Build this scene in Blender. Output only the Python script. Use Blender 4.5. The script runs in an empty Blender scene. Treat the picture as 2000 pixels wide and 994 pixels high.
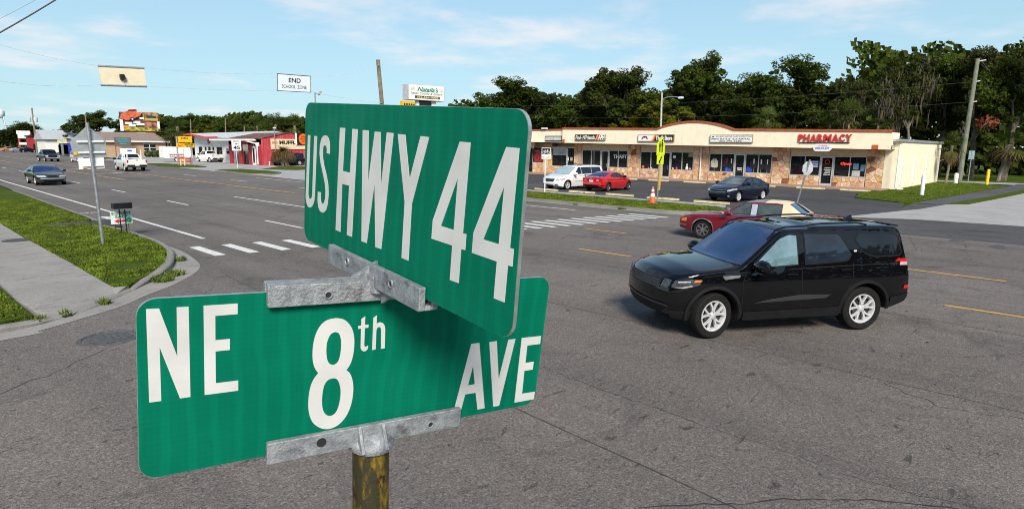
import bpy, bmesh, math, random
from mathutils import Vector, Matrix, noise as mnoise
R = math.radians
scene = bpy.context.scene
col = scene.collection
random.seed(7)

# ------------------------------------------------------------------ camera
CAMH = 3.05            # camera held up high beside the street-name sign
FPX = 1192.0           # focal length in pixels of a 2000 px wide frame
PITCH, ROLL, YAW = R(10.0), 0.010, R(46.656)   # +Y runs along the highway, +X across it
_w = Vector((0, math.cos(PITCH), -math.sin(PITCH))); _r0 = Vector((1, 0, 0)); _d0 = _w.cross(_r0)
_r = _r0*math.cos(ROLL) - _d0*math.sin(ROLL); _d = _r0*math.sin(ROLL) + _d0*math.cos(ROLL)
_rz = Matrix.Rotation(-YAW, 3, 'Z')
CR, CD, CW = _rz @ _r, _rz @ _d, _rz @ _w
cam_d = bpy.data.cameras.new('camera'); cam = bpy.data.objects.new('camera', cam_d); col.objects.link(cam)
cam_d.sensor_width = 36.0; cam_d.lens = FPX/2000*36.0; cam_d.clip_start = 0.05; cam_d.clip_end = 6000
cam.matrix_world = Matrix((( CR.x, -CD.x, -CW.x, 0), (CR.y, -CD.y, -CW.y, 0), (CR.z, -CD.z, -CW.z, CAMH), (0, 0, 0, 1)))
scene.camera = cam

# ------------------------------------------------------------------ sky, sun, exposure
SUN_EL, SUN_TRAVEL = R(38), Vector((0.64, 0.768))       # sun behind the photographer
world = bpy.data.worlds.new('World'); scene.world = world; world.use_nodes = True
wt = world.node_tree; wt.nodes.clear()
def wn(t, **k):
    n = wt.nodes.new(t)
    for a, b in k.items(): setattr(n, a, b)
    return n
sky = wn('ShaderNodeTexSky', sky_type='NISHITA', sun_disc=False, sun_elevation=SUN_EL,
         sun_rotation=math.atan2(-SUN_TRAVEL.x, -SUN_TRAVEL.y), air_density=1.0, dust_density=0.35, ozone_density=2.0)
tc = wn('ShaderNodeTexCoord'); sep = wn('ShaderNodeSeparateXYZ'); wt.links.new(tc.outputs['Generated'], sep.inputs[0])
def wm(op, a, b=None, clamp=False):
    n = wn('ShaderNodeMath', operation=op, use_clamp=clamp)
    for i, v in enumerate((a, b)):
        if v is None: continue
        if isinstance(v, (int, float)): n.inputs[i].default_value = v
        else: wt.links.new(v, n.inputs[i])
    return n.outputs[0]
zc = wm('ADD', wm('MAXIMUM', sep.outputs[2], 0.0), 0.10)
comb = wn('ShaderNodeCombineXYZ')
wt.links.new(wm('DIVIDE', sep.outputs[0], zc), comb.inputs[0]); wt.links.new(wm('DIVIDE', sep.outputs[1], zc), comb.inputs[1])
def wnoise(scale, detail, rough, off):
    mp = wn('ShaderNodeMapping'); mp.inputs['Location'].default_value = off; wt.links.new(comb.outputs[0], mp.inputs[0])
    n = wn('ShaderNodeTexNoise'); n.inputs['Scale'].default_value = scale; n.inputs['Detail'].default_value = detail
    n.inputs['Roughness'].default_value = rough; wt.links.new(mp.outputs[0], n.inputs['Vector']); return n.outputs[0]
def wramp(v, a, b):
    n = wn('ShaderNodeMapRange', interpolation_type='SMOOTHSTEP'); wt.links.new(v, n.inputs[0])
    n.inputs[1].default_value = a; n.inputs[2].default_value = b; return n.outputs[0]
cov = wnoise(0.42, 2.0, 0.5, (12.6, -4.4, 0))
puff = wnoise(1.25, 7.0, 0.58, (-8.1, 6.6, 0))
cloud = wramp(wm('ADD', wm('MULTIPLY', cov, 0.55), wm('MULTIPLY', puff, 0.55)), 0.55, 0.72)
gain = wn('ShaderNodeVectorMath', operation='MULTIPLY'); wt.links.new(sky.outputs[0], gain.inputs[0]); gain.inputs[1].default_value = (0.86, 1.06, 1.16)
haze = wn('ShaderNodeMix', data_type='RGBA'); wt.links.new(wm('MULTIPLY', wm('SUBTRACT', 1.0, wramp(sep.outputs[2], 0.0, 0.60)), 0.80), haze.inputs[0])   # summer haze veils the lower sky all round
wt.links.new(gain.outputs[0], haze.inputs[6]); haze.inputs[7].default_value = (4.25, 6.2, 6.9, 1)
mixc = wn('ShaderNodeMix', data_type='RGBA'); wt.links.new(wm('MULTIPLY', cloud, 0.70), mixc.inputs[0])
wt.links.new(haze.outputs[2], mixc.inputs[6]); mixc.inputs[7].default_value = (8.0, 7.5, 7.45, 1)
bg = wn('ShaderNodeBackground'); bg.inputs[1].default_value = 0.085; wt.links.new(mixc.outputs[2], bg.inputs[0])
wo = wn('ShaderNodeOutputWorld'); wt.links.new(bg.outputs[0], wo.inputs[0])

sun_d = bpy.data.lights.new('sun', 'SUN'); sun = bpy.data.objects.new('sun', sun_d); col.objects.link(sun)
sun_d.energy = 3.9; sun_d.angle = R(20.0); sun_d.color = (1.0, 0.93, 0.82)
sun.rotation_euler = Vector((SUN_TRAVEL.x*math.cos(SUN_EL), SUN_TRAVEL.y*math.cos(SUN_EL), -math.sin(SUN_EL))).to_track_quat('-Z', 'Y').to_euler()
sun.location = (-20, -30, 40)
vs = scene.view_settings
vs.view_transform = 'Standard'; vs.look = 'None'; vs.gamma = 1.0; vs.use_curve_mapping = False; vs.exposure = 0.55
scene.cycles.filter_width = 1.0

# ------------------------------------------------------------------ measuring helpers (photo pixel -> place)
def ray(px, py): return (CR*(px-1000) + CD*(py-497) + CW*FPX)/FPX
def G(px, py, z=0.0):
    v = ray(px, py); t = (z-CAMH)/v.z; return Vector((v.x*t, v.y*t, z))
def PX(px, py, X):
    v = ray(px, py); t = X/v.x; return Vector((X, v.y*t, v.z*t+CAMH))
def PY(px, py, Y):
    v = ray(px, py); t = Y/v.y; return Vector((v.x*t, Y, v.z*t+CAMH))

# ------------------------------------------------------------------ scene-object helpers
def props(o, label=None, cat=None, group=None, kind=None):
    if label: o['label'] = label
    if cat: o['category'] = cat
    if group: o['group'] = group
    if kind: o['kind'] = kind
    return o
def empty(name, loc=(0, 0, 0), rz=0.0, label=None, cat=None, group=None):
    o = bpy.data.objects.new(name, None); col.objects.link(o); o.location = loc; o.rotation_euler = (0, 0, rz)
    o.empty_display_size = 0.2
    return props(o, label, cat, group)
def link(name, me, parent=None, loc=None, rot=None):
    o = bpy.data.objects.new(name, me); col.objects.link(o)
    if parent is not None: o.parent = parent
    if loc is not None: o.location = loc
    if rot is not None: o.rotation_euler = rot
    return o
def kids(o): return [c for c in bpy.data.objects if c.parent == o]
def copy_tree(o, parent=None, table=None):
    if table is None:
        table = {}
        for c in bpy.data.objects:
            if c.parent is not None: table.setdefault(c.parent.name, []).append(c)
    c = o.copy(); col.objects.link(c); c.parent = parent
    for ch in table.get(o.name, []): copy_tree(ch, c, table)
    return c
class MB:
    """collects shapes for one mesh object"""
    def __init__(s): s.v = []; s.f = []; s.m = []; s.mi = 0
    def add(s, vs, fs):
        b = len(s.v); s.v += [tuple(p) for p in vs]; s.f += [tuple(i+b for i in q) for q in fs]; s.m += [s.mi]*len(fs); return s
    def box(s, lo, hi):
        (a, b, c), (d, e, f) = lo, hi
        return s.add([(a,b,c),(d,b,c),(d,e,c),(a,e,c),(a,b,f),(d,b,f),(d,e,f),(a,e,f)],
                     [(0,3,2,1),(4,5,6,7),(0,1,5,4),(1,2,6,5),(2,3,7,6),(3,0,4,7)])
    def obox(s, o, u, v, w):           # corner o and three edge vectors
        o, u, v, w = map(Vector, (o, u, v, w))
        p = [o, o+u, o+u+v, o+v, o+w, o+u+w, o+u+v+w, o+v+w]
        fl = u.cross(v).dot(w) > 0
        fs = [(0,3,2,1),(4,5,6,7),(0,1,5,4),(1,2,6,5),(2,3,7,6),(3,0,4,7)]
        return s.add(p, fs if fl else [q[::-1] for q in fs])
    def cbox(s, o, u, v, w, bev=0.0):  # chamfered in the u-v outline, thickness along w
        u, v = Vector(u), Vector(v); lu, lv = u.length, v.length
        b = bev; pts = [(b,0),(lu-b,0),(lu,b),(lu,lv-b),(lu-b,lv),(b,lv),(0,lv-b),(0,b)] if b else [(0,0),(lu,0),(lu,lv),(0,lv)]
        return s.prism(pts, o, u.normalized(), v.normalized(), w)
    def prism(s, pts, o, u, v, w):     # 2d outline pts in frame o,u,v pushed along w
        o, u, v, w = map(Vector, (o, u, v, w)); n = len(pts)
        a = [o+u*x+v*y for x, y in pts]; b = [p+w for p in a]
        ar = sum(pts[i][0]*pts[(i+1) % n][1]-pts[(i+1) % n][0]*pts[i][1] for i in range(n))
        fl = (u.cross(v).dot(w) > 0) == (ar > 0)
        fs = [tuple(range(n))[::-1], tuple(range(n, 2*n))]+[(i, (i+1) % n, n+(i+1) % n, n+i) for i in range(n)]
        return s.add(a+b, fs if fl else [q[::-1] for q in fs])
    def tube(s, path, rad, seg=8, caps=True):
        path = [Vector(p) for p in path]; n = len(path)
        rad = [rad]*n if isinstance(rad, (int, float)) else rad
        vs, fs = [], []; ref = None
        for i, p in enumerate(path):
            t = (path[min(i+1, n-1)]-path[max(i-1, 0)]).normalized()
            if ref is None: ref = t.orthogonal().normalized()
            ref = (ref-t*ref.dot(t)); ref = ref.normalized() if ref.length > 1e-6 else t.orthogonal().normalized()
            b = t.cross(ref)
            for k in range(seg):
                a = 2*math.pi*k/seg; vs.append(p+(ref*math.cos(a)+b*math.sin(a))*rad[i])
        for i in range(n-1):
            for k in range(seg):
                k2 = (k+1) % seg; fs.append((i*seg+k, i*seg+k2, (i+1)*seg+k2, (i+1)*seg+k))
        if caps: fs += [tuple(range(seg))[::-1], tuple(range((n-1)*seg, n*seg))]
        return s.add(vs, fs)
    def lathe(s, prof, o=(0,0,0), axis='Z', seg=20):   # profile (radius, height)
        vs, fs = [], []; n = len(prof); o = Vector(o)
        for r_, h in prof:
            for k in range(seg):
                a = 2*math.pi*k/seg; x, y = r_*math.cos(a), r_*math.sin(a)
                vs.append(o+Vector({'Z': (x, y, h), 'Y': (y, h, x), 'X': (h, x, y)}[axis]))
        for i in range(n-1):
            for k in range(seg):
                k2 = (k+1) % seg; fs.append((i*seg+k, i*seg+k2, (i+1)*seg+k2, (i+1)*seg+k))
        return s.add(vs, fs)
    def mesh(s, name, mats, smooth=False, ang=35):
        me = bpy.data.meshes.new(name); me.from_pydata(s.v, [], s.f)
        for m in (mats if isinstance(mats, (list, tuple)) else [mats]): me.materials.append(m)
        me.polygons.foreach_set('material_index', s.m)
        if smooth:
            me.polygons.foreach_set('use_smooth', [True]*len(me.polygons)); me.set_sharp_from_angle(angle=R(ang))
        me.update(); return me
    def build(s, name, mats, parent=None, smooth=False, ang=35, loc=None, rot=None):
        return link(name, s.mesh(name, mats, smooth, ang), parent, loc, rot)

# ------------------------------------------------------------------ materials
class NT:
    def __init__(s, name):
        s.m = bpy.data.materials.new(name); s.m.use_nodes = True; s.t = s.m.node_tree
        s.b = s.t.nodes['Principled BSDF']
    def n(s, ty, **k):
        x = s.t.nodes.new(ty)
        for a, b in k.items(): setattr(x, a, b)
        return x
    def l(s, a, b): s.t.links.new(a, b)
    def pos(s, obj=False): return s.n('ShaderNodeTexCoord').outputs['Object'] if obj else s.n('ShaderNodeNewGeometry').outputs['Position']
    def mapv(s, v, sc=(1,1,1), loc=(0,0,0)):
        x = s.n('ShaderNodeMapping'); s.l(v, x.inputs[0]); x.inputs['Scale'].default_value = sc; x.inputs['Location'].default_value = loc; return x.outputs[0]
    def noise(s, v, scale, detail=4, rough=.55, dist=0):
        x = s.n('ShaderNodeTexNoise'); s.l(v, x.inputs['Vector']); x.inputs['Scale'].default_value = scale
        x.inputs['Detail'].default_value = detail; x.inputs['Roughness'].default_value = rough; x.inputs['Distortion'].default_value = dist; return x.outputs[0]
    def voro(s, v, scale, feat='F1', out='Distance'):
        x = s.n('ShaderNodeTexVoronoi', feature=feat); s.l(v, x.inputs['Vector']); x.inputs['Scale'].default_value = scale; return x.outputs[out]
    def rng(s, v, a, b, c=0., d=1., smooth=True):
        x = s.n('ShaderNodeMapRange', interpolation_type='SMOOTHSTEP' if smooth else 'LINEAR'); s.l(v, x.inputs[0])
        for i, q in enumerate((a, b, c, d)): x.inputs[i+1].default_value = q
        return x.outputs[0]
    def math(s, op, a, b=None):
        x = s.n('ShaderNodeMath', operation=op)
        for i, v in enumerate((a, b)):
            if v is None: continue
            if isinstance(v, (int, float)): x.inputs[i].default_value = v
            else: s.l(v, x.inputs[i])
        return x.outputs[0]
    def mix(s, fac, a, b, blend='MIX'):
        x = s.n('ShaderNodeMix', data_type='RGBA', blend_type=blend)
        for i, v in ((0, fac), (6, a), (7, b)):
            if isinstance(v, (int, float)): x.inputs[i].default_value = v
            elif isinstance(v, (tuple, list)): x.inputs[i].default_value = (*v[:3], 1)
            else: s.l(v, x.inputs[i])
        return x.outputs[2]
    def bump(s, h, strength=.3, dist=.01):
        x = s.n('ShaderNodeBump'); s.l(h, x.inputs['Height']); x.inputs['Strength'].default_value = strength; x.inputs['Distance'].default_value = dist
        s.l(x.outputs[0], s.b.inputs['Normal'])
    def out(s, c=None, rough=None, metal=None, spec=None, coat=None, emit=None, estr=1.0, coat_rough=.03):
        for k, v in (('Base Color', c), ('Roughness', rough), ('Metallic', metal), ('Specular IOR Level', spec), ('Coat Weight', coat), ('Emission Color', emit)):
            if v is None: continue
            if isinstance(v, (int, float)): s.b.inputs[k].default_value = v
            elif isinstance(v, (tuple, list)): s.b.inputs[k].default_value = (*v[:3], 1)
            else: s.l(v, s.b.inputs[k])
        if coat is not None: s.b.inputs['Coat Roughness'].default_value = coat_rough
        if emit is not None: s.b.inputs['Emission Strength'].default_value = estr
        return s.m
_mc = {}
def M(name, c, rough=.6, metal=0., var=.12, scale=3., bump=0., bscale=40., spec=.4, coat=None, dirt=0., obj=False):
    """plain material: colour with two-scale mottling, optional streaky dirt and fine relief"""
    if name in _mc: return _mc[name]
    t = NT(name); p = t.pos(obj)
    n1 = t.noise(p, scale, 5); cc = t.mix(t.rng(n1, .3, .7), tuple(x*(1-var) for x in c), tuple(min(1, x*(1+var)) for x in c))
    if dirt:
        st = t.noise(t.mapv(p, (2.2, 2.2, .25)), 2.0, 5, .65)
        cc = t.mix(t.math('MULTIPLY', t.rng(st, .5, .75), dirt), cc, (.10, .085, .065))
    rg = t.rng(t.noise(p, scale*2.3, 3), .3, .7, max(0, rough-.06), min(1, rough+.06))
    if bump: t.bump(t.noise(p, bscale, 3), bump, .01)
    t.out(cc, rg, metal, spec, coat); _mc[name] = t.m; return t.m
def paint(name, c, flake=0., rough=.28):
    if name in _mc: return _mc[name]
    t = NT(name); p = t.pos(True)
    lum = max(c); cc = t.mix(t.math('MULTIPLY', t.rng(t.noise(p, 1.7, 6, .65), .55, .8), .10 if lum > .05 else .012), c, (.20, .18, .15))
    t.out(cc, rough, flake, .5 if lum > .05 else 0.0, 1.0, coat_rough=.015); t.b.inputs['Coat IOR'].default_value = 1.5; _mc[name] = t.m; return t.m
def glass(name, c, spec=.5, rough=.02, ior=1.5):
    if name in _mc: return _mc[name]
    t = NT(name); p = t.pos(True)
    t.out(t.mix(t.rng(t.noise(p, 2.1, 3), .35, .65), tuple(x*.7 for x in c), tuple(x*1.3 for x in c)), rough, 0, spec)
    t.b.inputs['IOR'].default_value = ior; _mc[name] = t.m; return t.m
def emis(name, c, s=1.0):
    if name in _mc: return _mc[name]
    t = NT(name); t.out((c[0]*.5, c[1]*.5, c[2]*.5), .5, emit=c, estr=s); _mc[name] = t.m; return t.m

# flat lettering from Blender's built-in font, fitted to a box in the frame o,u,v (o = lower left)
def text(name, s, o, u, v, w, h, m, parent=None, bold=0.0, shear=0.0, depth=0.002, nrm=None):
    cu = bpy.data.curves.new('tmp', 'FONT'); cu.body = s; cu.size = 1.0; cu.offset = bold; cu.shear = shear; cu.resolution_u = 3
    ob = bpy.data.objects.new('tmp', cu); col.objects.link(ob)
    dg = bpy.context.evaluated_depsgraph_get(); me = bpy.data.meshes.new_from_object(ob.evaluated_get(dg))
    bpy.data.objects.remove(ob); bpy.data.curves.remove(cu)
    xs = [q.co.x for q in me.vertices]; ys = [q.co.y for q in me.vertices]
    x0, x1, y0, y1 = min(xs), max(xs), min(ys), max(ys)
    o, u, v = Vector(o), Vector(u).normalized(), Vector(v).normalized()
    nn = (Vector(nrm) if nrm is not None else u.cross(v)).normalized()*depth
    for q in me.vertices:
        q.co = o+u*((q.co.x-x0)/(x1-x0)*w)+v*((q.co.y-y0)/(y1-y0)*h)+nn
    me.materials.clear(); me.materials.append(m); me.update()
    return link(name, me, parent)
# objects whose meshes are written in world coordinates: the Empty stands at the base, children keep their place
WORLD_ROOTS = set()
def wempty(name, base, label, cat, group=None):
    o = empty(name, base, 0, label, cat, group); WORLD_ROOTS.add(o.name); return o
_link0 = link
def link(name, me, parent=None, loc=None, rot=None):
    o = _link0(name, me, parent, loc, rot)
    if parent is not None and parent.name in WORLD_ROOTS: o.matrix_parent_inverse = Matrix.Translation(-Vector(parent.location))
    return o

# ------------------------------------------------------------------ ground materials
def asphalt(name, c, speck=.62, streak=.5, smudge=1.0):
    t = NT(name); p = t.pos()
    cell = t.voro(p, 46, out='Color'); sx = t.n('ShaderNodeSeparateColor'); t.l(cell, sx.inputs[0])       # stone chips
    base = t.mix(t.math('MULTIPLY', t.rng(sx.outputs[0], .55, 1.0, 0, 1, False), speck), c, tuple(min(1, a*2.5) for a in c))
    base = t.mix(t.math('MULTIPLY', t.rng(sx.outputs[1], .62, 1.0, 0, 1, False), .75), base, tuple(a*.22 for a in c))
    fs = t.rng(t.noise(p, 62, 2, .6), .34, .68); base = t.mix(.45, base, t.mix(fs, tuple(a*.45 for a in c), tuple(a*1.6 for a in c)))
    def tone(fac, k): return t.mix(fac, base, (k, k, k*1.02), 'MULTIPLY')
    base = tone(t.rng(t.noise(p, .10, 4, .6), .35, .65, .55, 0), .62)                                          # big worn areas
    base = tone(t.math('MULTIPLY', t.rng(t.noise(t.mapv(p, (.9, .04, 1)), 1.0, 4, .6), .42, .68), streak), .62)   # wheel paths along the highway
    base = tone(t.math('MULTIPLY', t.rng(t.noise(p, .45, 6, .72, 1.3), .52, .70), .75*smudge), .50)             # oil and tyre smudges
    base = tone(t.math('MULTIPLY', t.rng(t.noise(t.mapv(p, (2.2, 6.0, 1), (3, 1, 0)), .9, 5, .7, .6), .61, .67), .9*smudge), .42)
    base = tone(t.math('MULTIPLY', t.rng(t.noise(p, 7.5, 3, .6), .66, .72), .8*smudge), .40)                    # drips
    t.bump(t.voro(p, 75), .45, .010)
    return t.out(base, .82, spec=.22)
A_ROAD = asphalt('highway_asphalt', (.162, .143, .128))
A_LOT = asphalt('parking_asphalt', (.080, .078, .079), speck=.35, streak=.9)
A_PATH = asphalt('driveway_asphalt', (.10, .10, .105), speck=.3, streak=.1)
def concrete(name, c, stain=.5):
    t = NT(name); p = t.pos()
    n = t.rng(t.noise(p, .7, 6, .65), .3, .7); b = t.mix(n, tuple(x*.8 for x in c), tuple(x*1.12 for x in c))
    d = t.rng(t.noise(t.mapv(p, (1, 1.6, 1)), 1.9, 6, .7), .52, .72); b = t.mix(t.math('MULTIPLY', d, stain), b, tuple(x*.38 for x in c))
    b = t.mix(.35, b, t.mix(t.rng(t.noise(p, 30, 3), .3, .7), tuple(x*.7 for x in c), tuple(x*1.3 for x in c)))
    t.bump(t.noise(p, 45, 4), .3, .006); return t.out(b, .85, spec=.25)
CONC = concrete('worn_concrete', (.27, .255, .235), .9); CONC_P = concrete('pale_concrete', (.34, .33, .32), .25); KERB = concrete('kerb_concrete', (.24, .225, .205), .7)
PINK = concrete('tinted_walk', (.34, .22, .17), .3)
def grass_mat(name, c1, c2):
    t = NT(name); p = t.pos()
    n = t.rng(t.noise(p, .55, 6, .65), .32, .68); b = t.mix(n, c1, c2)
    b = t.mix(t.rng(t.noise(p, 9, 4, .7), .35, .7), b, tuple(x*.55 for x in c1)); dry = t.rng(t.noise(p, 1.1, 6, .72), .54, .72)
    b = t.mix(t.math('MULTIPLY', dry, .6), b, (.13, .095, .04)); t.bump(t.noise(p, 35, 4, .7), .9, .05)
    return t.out(b, .95, spec=.1)
GRASS = grass_mat('lawn_turf', (.060, .098, .006), (.090, .135, .008)); GRASS_F = grass_mat('field_grass', (.05, .085, .014), (.075, .11, .02))
BLADE = M('grass_blade', (.094, .130, .009), .7, var=.5, scale=2.2, spec=.2)
WHITE_L = M('worn_white_line', (.62, .61, .58), .7, var=.10, scale=8, dirt=.5); YEL_L = M('worn_yellow_line', (.62, .33, .045), .7, var=.12, scale=8, dirt=.4)

def sheet(name, pts, z, m, parent=None, kind=None, thick=0):
    b = MB(); n = len(pts); ar = sum(pts[i][0]*pts[(i+1) % n][1]-pts[(i+1) % n][0]*pts[i][1] for i in range(n))
    if ar < 0: pts = pts[::-1]
    if thick: b.prism([(p[0], p[1]) for p in pts], (0, 0, z-thick), (1, 0, 0), (0, 1, 0), (0, 0, thick))
    else: b.add([(p[0], p[1], z) for p in pts], [tuple(range(n))])
    o = b.build(name, m, parent)
    if kind: o['kind'] = kind
    return o
sheet('ground', [(-2500, -2500), (2500, -2500), (2500, 2500), (-2500, 2500)], -0.06, GRASS_F, kind='structure')
road = sheet('road', [(6.35, -300), (26.2, -300), (26.2, 18), (26.35, 30), (26.6, 55), (27.6, 90), (31.5, 156), (36, 240), (48, 460), (36, 460), (10.5, 240), (7.2, 80), (6.35, 45),
      (6.1, 19.5), (5.75, 16.9), (5.1, 15.25), (4.35, 14.35), (3.1, 13.1), (2.35, 12.6), (1.1, 12.05), (-60, 10.5), (-60, -1.0), (-1.0, 1.0), (.9, 1.7), (2.0, 1.2), (2.6, 0), (2.6, -300)], 0, A_ROAD, kind='structure')
lot = sheet('parking_lot', [(26.2, 12.9), (28.2, 12.5), (31.0, 14.3), (31.6, 29), (31.2, 48.5), (30.5, 62), (52.6, 62), (52.6, 12.0), (48, 12.0), (43.9, 11.1), (41.9, 7.9), (38.0, 7.2), (32.0, 6.8), (29.0, 8.0), (26.2, 8.4)], .004, A_LOT, kind='structure')
sheet('side_street', [(26.2, 8.4), (29.0, 8.0), (32.0, 6.9), (38, 7.3), (42.1, 7.5), (42.9, 6.1), (160, -6.5), (160, -14), (44, -4.5), (34, -5.5), (26.2, -8)], .002, asphalt('side_street_asphalt', (.10, .095, .095), speck=.35), kind='structure')
sheet('concrete_apron', [(30.9, 8.2), (34.6, 7.4), (38.5, 6.45), (42.9, 6.0), (52, 4.9), (160, -6.6), (160, -13.5), (44, -4.3), (36, -4.5), (32.9, 1.6), (32.4, 5.6)], .008, CONC_P, kind='structure')
# the photographer's own corner, out of frame below
sheet('near_corner_pavement', [(-60, -1.2), (-1.0, .8), (.85, 1.45), (1.75, 1.05), (2.3, 0), (2.3, -300), (-60, -300)], .12, CONC, kind='structure', thick=.16)

# ------------------------------------------------------------------ near-left verge, pavement and kerb
def kerb(name, path, w=.16, h=.14, inward=1):
    """a rounded kerb along path (road side), w wide towards the left of travel when inward=1"""
    P = [Vector((p[0], p[1], 0)) for p in path]; vs, fs = [], []; n = len(P)
    k = 6; h0, h1 = h if isinstance(h, tuple) else (h, h)
    for i, p in enumerate(P):
        t = (P[min(i+1, n-1)]-P[max(i-1, 0)]).normalized(); nn = Vector((-t.y, t.x, 0))*inward; h = h0+(h1-h0)*i/(n-1)
        for a, z in [(0, -.05), (0, h-.04), (.03, h-.008), (.06, h), (w, h), (w, -.05)]: q = p+nn*a; vs.append((q.x, q.y, z))
    for i in range(n-1):
        for j in range(k-1): fs.append((i*k+j, i*k+j+1, (i+1)*k+j+1, (i+1)*k+j))
    fs += [tuple(range(k)), tuple(range((n-1)*k, n*k))]
    o = MB().add(vs, fs).build(name, KERB, smooth=True); o['kind'] = 'structure'; return o
def spline(pts, n=6):
    pts = [Vector((p[0], p[1], 0)) for p in pts]; out = []
    for i in range(len(pts)-1):
        a, b, c, d = pts[max(i-1, 0)], pts[i], pts[i+1], pts[min(i+2, len(pts)-1)]
        for k in range(n):
            t = k/n; out.append(.5*((2*b)+(c-a)*t+(2*a-5*b+4*c-d)*t*t+(-a+3*b-3*c+d)*t**3))
    return [(p.x, p.y) for p in out+[pts[-1]]]
corner = spline([(3.55, 14.35), (3.91, 14.9), (4.45, 15.55), (4.93, 16.48), (5.30, 17.5), (5.62, 18.6), (5.80, 20.0), (5.86, 21.6), (5.86, 23.4), (5.75, 24.9)])
gtop = .125
verge = sheet('verge_turf', [(3.30, 14.45)]+corner+[(5.5, 25.6), (4.55, 26.75), (4.45, 27.25), (5.6, 27.2), (5.9, 28.2), (6.0, 29.9), (6.04, 36.4), (6.15, 42), (6.2, 47.5), (5.6, 50), (1.2, 62), (1.9, 45), (2.9, 34), (3.25, 29.4), (3.22, 24), (3.27, 20.5)], gtop, GRASS, kind='structure', thick=.17)
kerb('kerb_corner', [(p[0], p[1]) for p in spline([(4.55, 15.45), (5.05, 16.42), (5.44, 17.46), (5.76, 18.6), (5.95, 20.0), (6.01, 21.6), (6.0, 23.4), (5.86, 25.0), (5.55, 25.75)])], .17, .15)
kerb('kerb_along_verge', spline([(5.6, 26.9), (5.95, 27.3), (6.1, 28.6), (6.16, 36), (6.26, 42), (6.32, 48)]), .15, .13)
kerb('kerb_side_street', spline([(-30, 12.75), (-6, 12.6), (.2, 12.42), (.9, 12.44)]), .17, .14)
kerb('kerb_taper', spline([(.9, 12.44), (1.3, 12.50), (1.7, 12.64), (2.0, 12.82)]), .17, (.14, .05))
kerb('kerb_rise', spline([(3.62, 14.30), (4.0, 14.8), (4.55, 15.45)]), .17, (.05, .15))
kerb('dropped_kerb', spline([(2.0, 12.82), (2.6, 13.2), (3.2, 13.85), (3.66, 14.36)]), .30, .05)
gut_in = spline([(-30, 12.74), (-6, 12.59), (.2, 12.41), (.9, 12.43), (1.7, 12.62), (2.0, 12.8), (2.6, 13.2), (3.2, 13.85), (4.0, 14.78), (4.55, 15.42), (5.05, 16.40), (5.44, 17.44), (5.80, 18.9), (5.96, 20.2)])
gut_out = spline([(-30, 12.1), (-6, 12.05), (1.0, 12.02), (1.7, 12.25), (2.36, 12.61), (3.12, 13.1), (3.7, 13.7), (4.37, 14.3), (5.1, 15.2), (5.55, 16.0), (5.80, 16.95), (6.03, 18.6), (6.1, 20.3)])
sheet('gutter', gut_in+gut_out[::-1], .006, CONC, kind='structure')
walk = wempty('pavement', (2.5, 20, 0), None, None); walk['kind'] = 'structure'
ys = [13.0, 14.55, 16.6, 18.7, 20.9, 23.2, 25.6, 28.1, 31, 34.5, 38, 42, 46]
for i in range(len(ys)-1):                         # concrete slabs with open joints
    a, b = ys[i]+.022, ys[i+1]-.022
    fr = lambda y: (1.72 if y < 17 else 1.70-(y-17)*.012) if y > 13.3 else 2.0
    to = lambda y: 3.28 if y < 30 else 3.25-(y-30)*.035
    b0 = MB(); z = .118+random.uniform(-.006, .004)
    if i == 0: pts = [(1.85, 13.3), (2.02, 12.92), (2.6, 13.35), (3.2, 13.98), (3.52, 14.38), (3.30, 14.54), (1.72, 14.54)]
    else: pts = [(fr(a), a), (to(a), a), (to(b), b), (fr(b), b)]
    vs = [(x, y, (z if i or y > 14 else .04)) for x, y in pts]; n = len(pts)
    b0.add([(x, y, -.05) for x, y in pts]+vs, [tuple(range(n, 2*n))]+[(k, (k+1) % n, n+(k+1) % n, n+k) for k in range(n)])
    b0.build('slab', CONC, walk)
sheet('near_lawn', [(-30, 12.95), (1.0, 12.65), (1.72, 13.0), (1.66, 16), (1.60, 20), (1.5, 30), (.9, 60), (-30, 60)], .115, GRASS, kind='structure', thick=.17)
sheet('drain_flume', [(4.2, 26.9), (4.6, 26.62), (5.6, 26.5), (6.3, 25.6), (6.4, 27.6), (5.9, 27.35), (4.6, 27.3)], .130, A_LOT, kind='structure', thick=.10)
lid = wempty('utility_cover', (2.9, 23.4, .12), 'dark round utility cover set in the pavement slab', 'cover')
MB().lathe([(0, .0), (.36, 0), (.40, -.004), (.40, -.03)], (3.0, 23.4, .128), seg=24).build('lid', M('dark_cover', (.06, .058, .055), .8, var=.3, scale=20, bump=.6), lid)
mh = wempty('manhole_cover', (2.37, 11.0, 0), 'iron manhole cover in the asphalt beside the kerb', 'manhole')
mhm = M('manhole_iron', (.085, .085, .085), .7, .15, var=.3, scale=18)
MB().lathe([(.0, .010), (.33, .010), (.34, .004)], (2.37, 11.0, 0), seg=28).build('lid', mhm, mh)
MB().lathe([(.36, .002), (.365, .014), (.42, .014), (.43, .002)], (2.37, 11.0, 0), seg=28).build('frame_ring', mhm, mh)
for k in range(7):
    x = -.24+k*.08; hl = math.sqrt(max(.02, .30**2-x*x))
    MB().box((2.37+x-.018, 11-hl, .0115), (2.37+x+.018, 11+hl, .018)).build('rib', mhm, mh)

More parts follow.
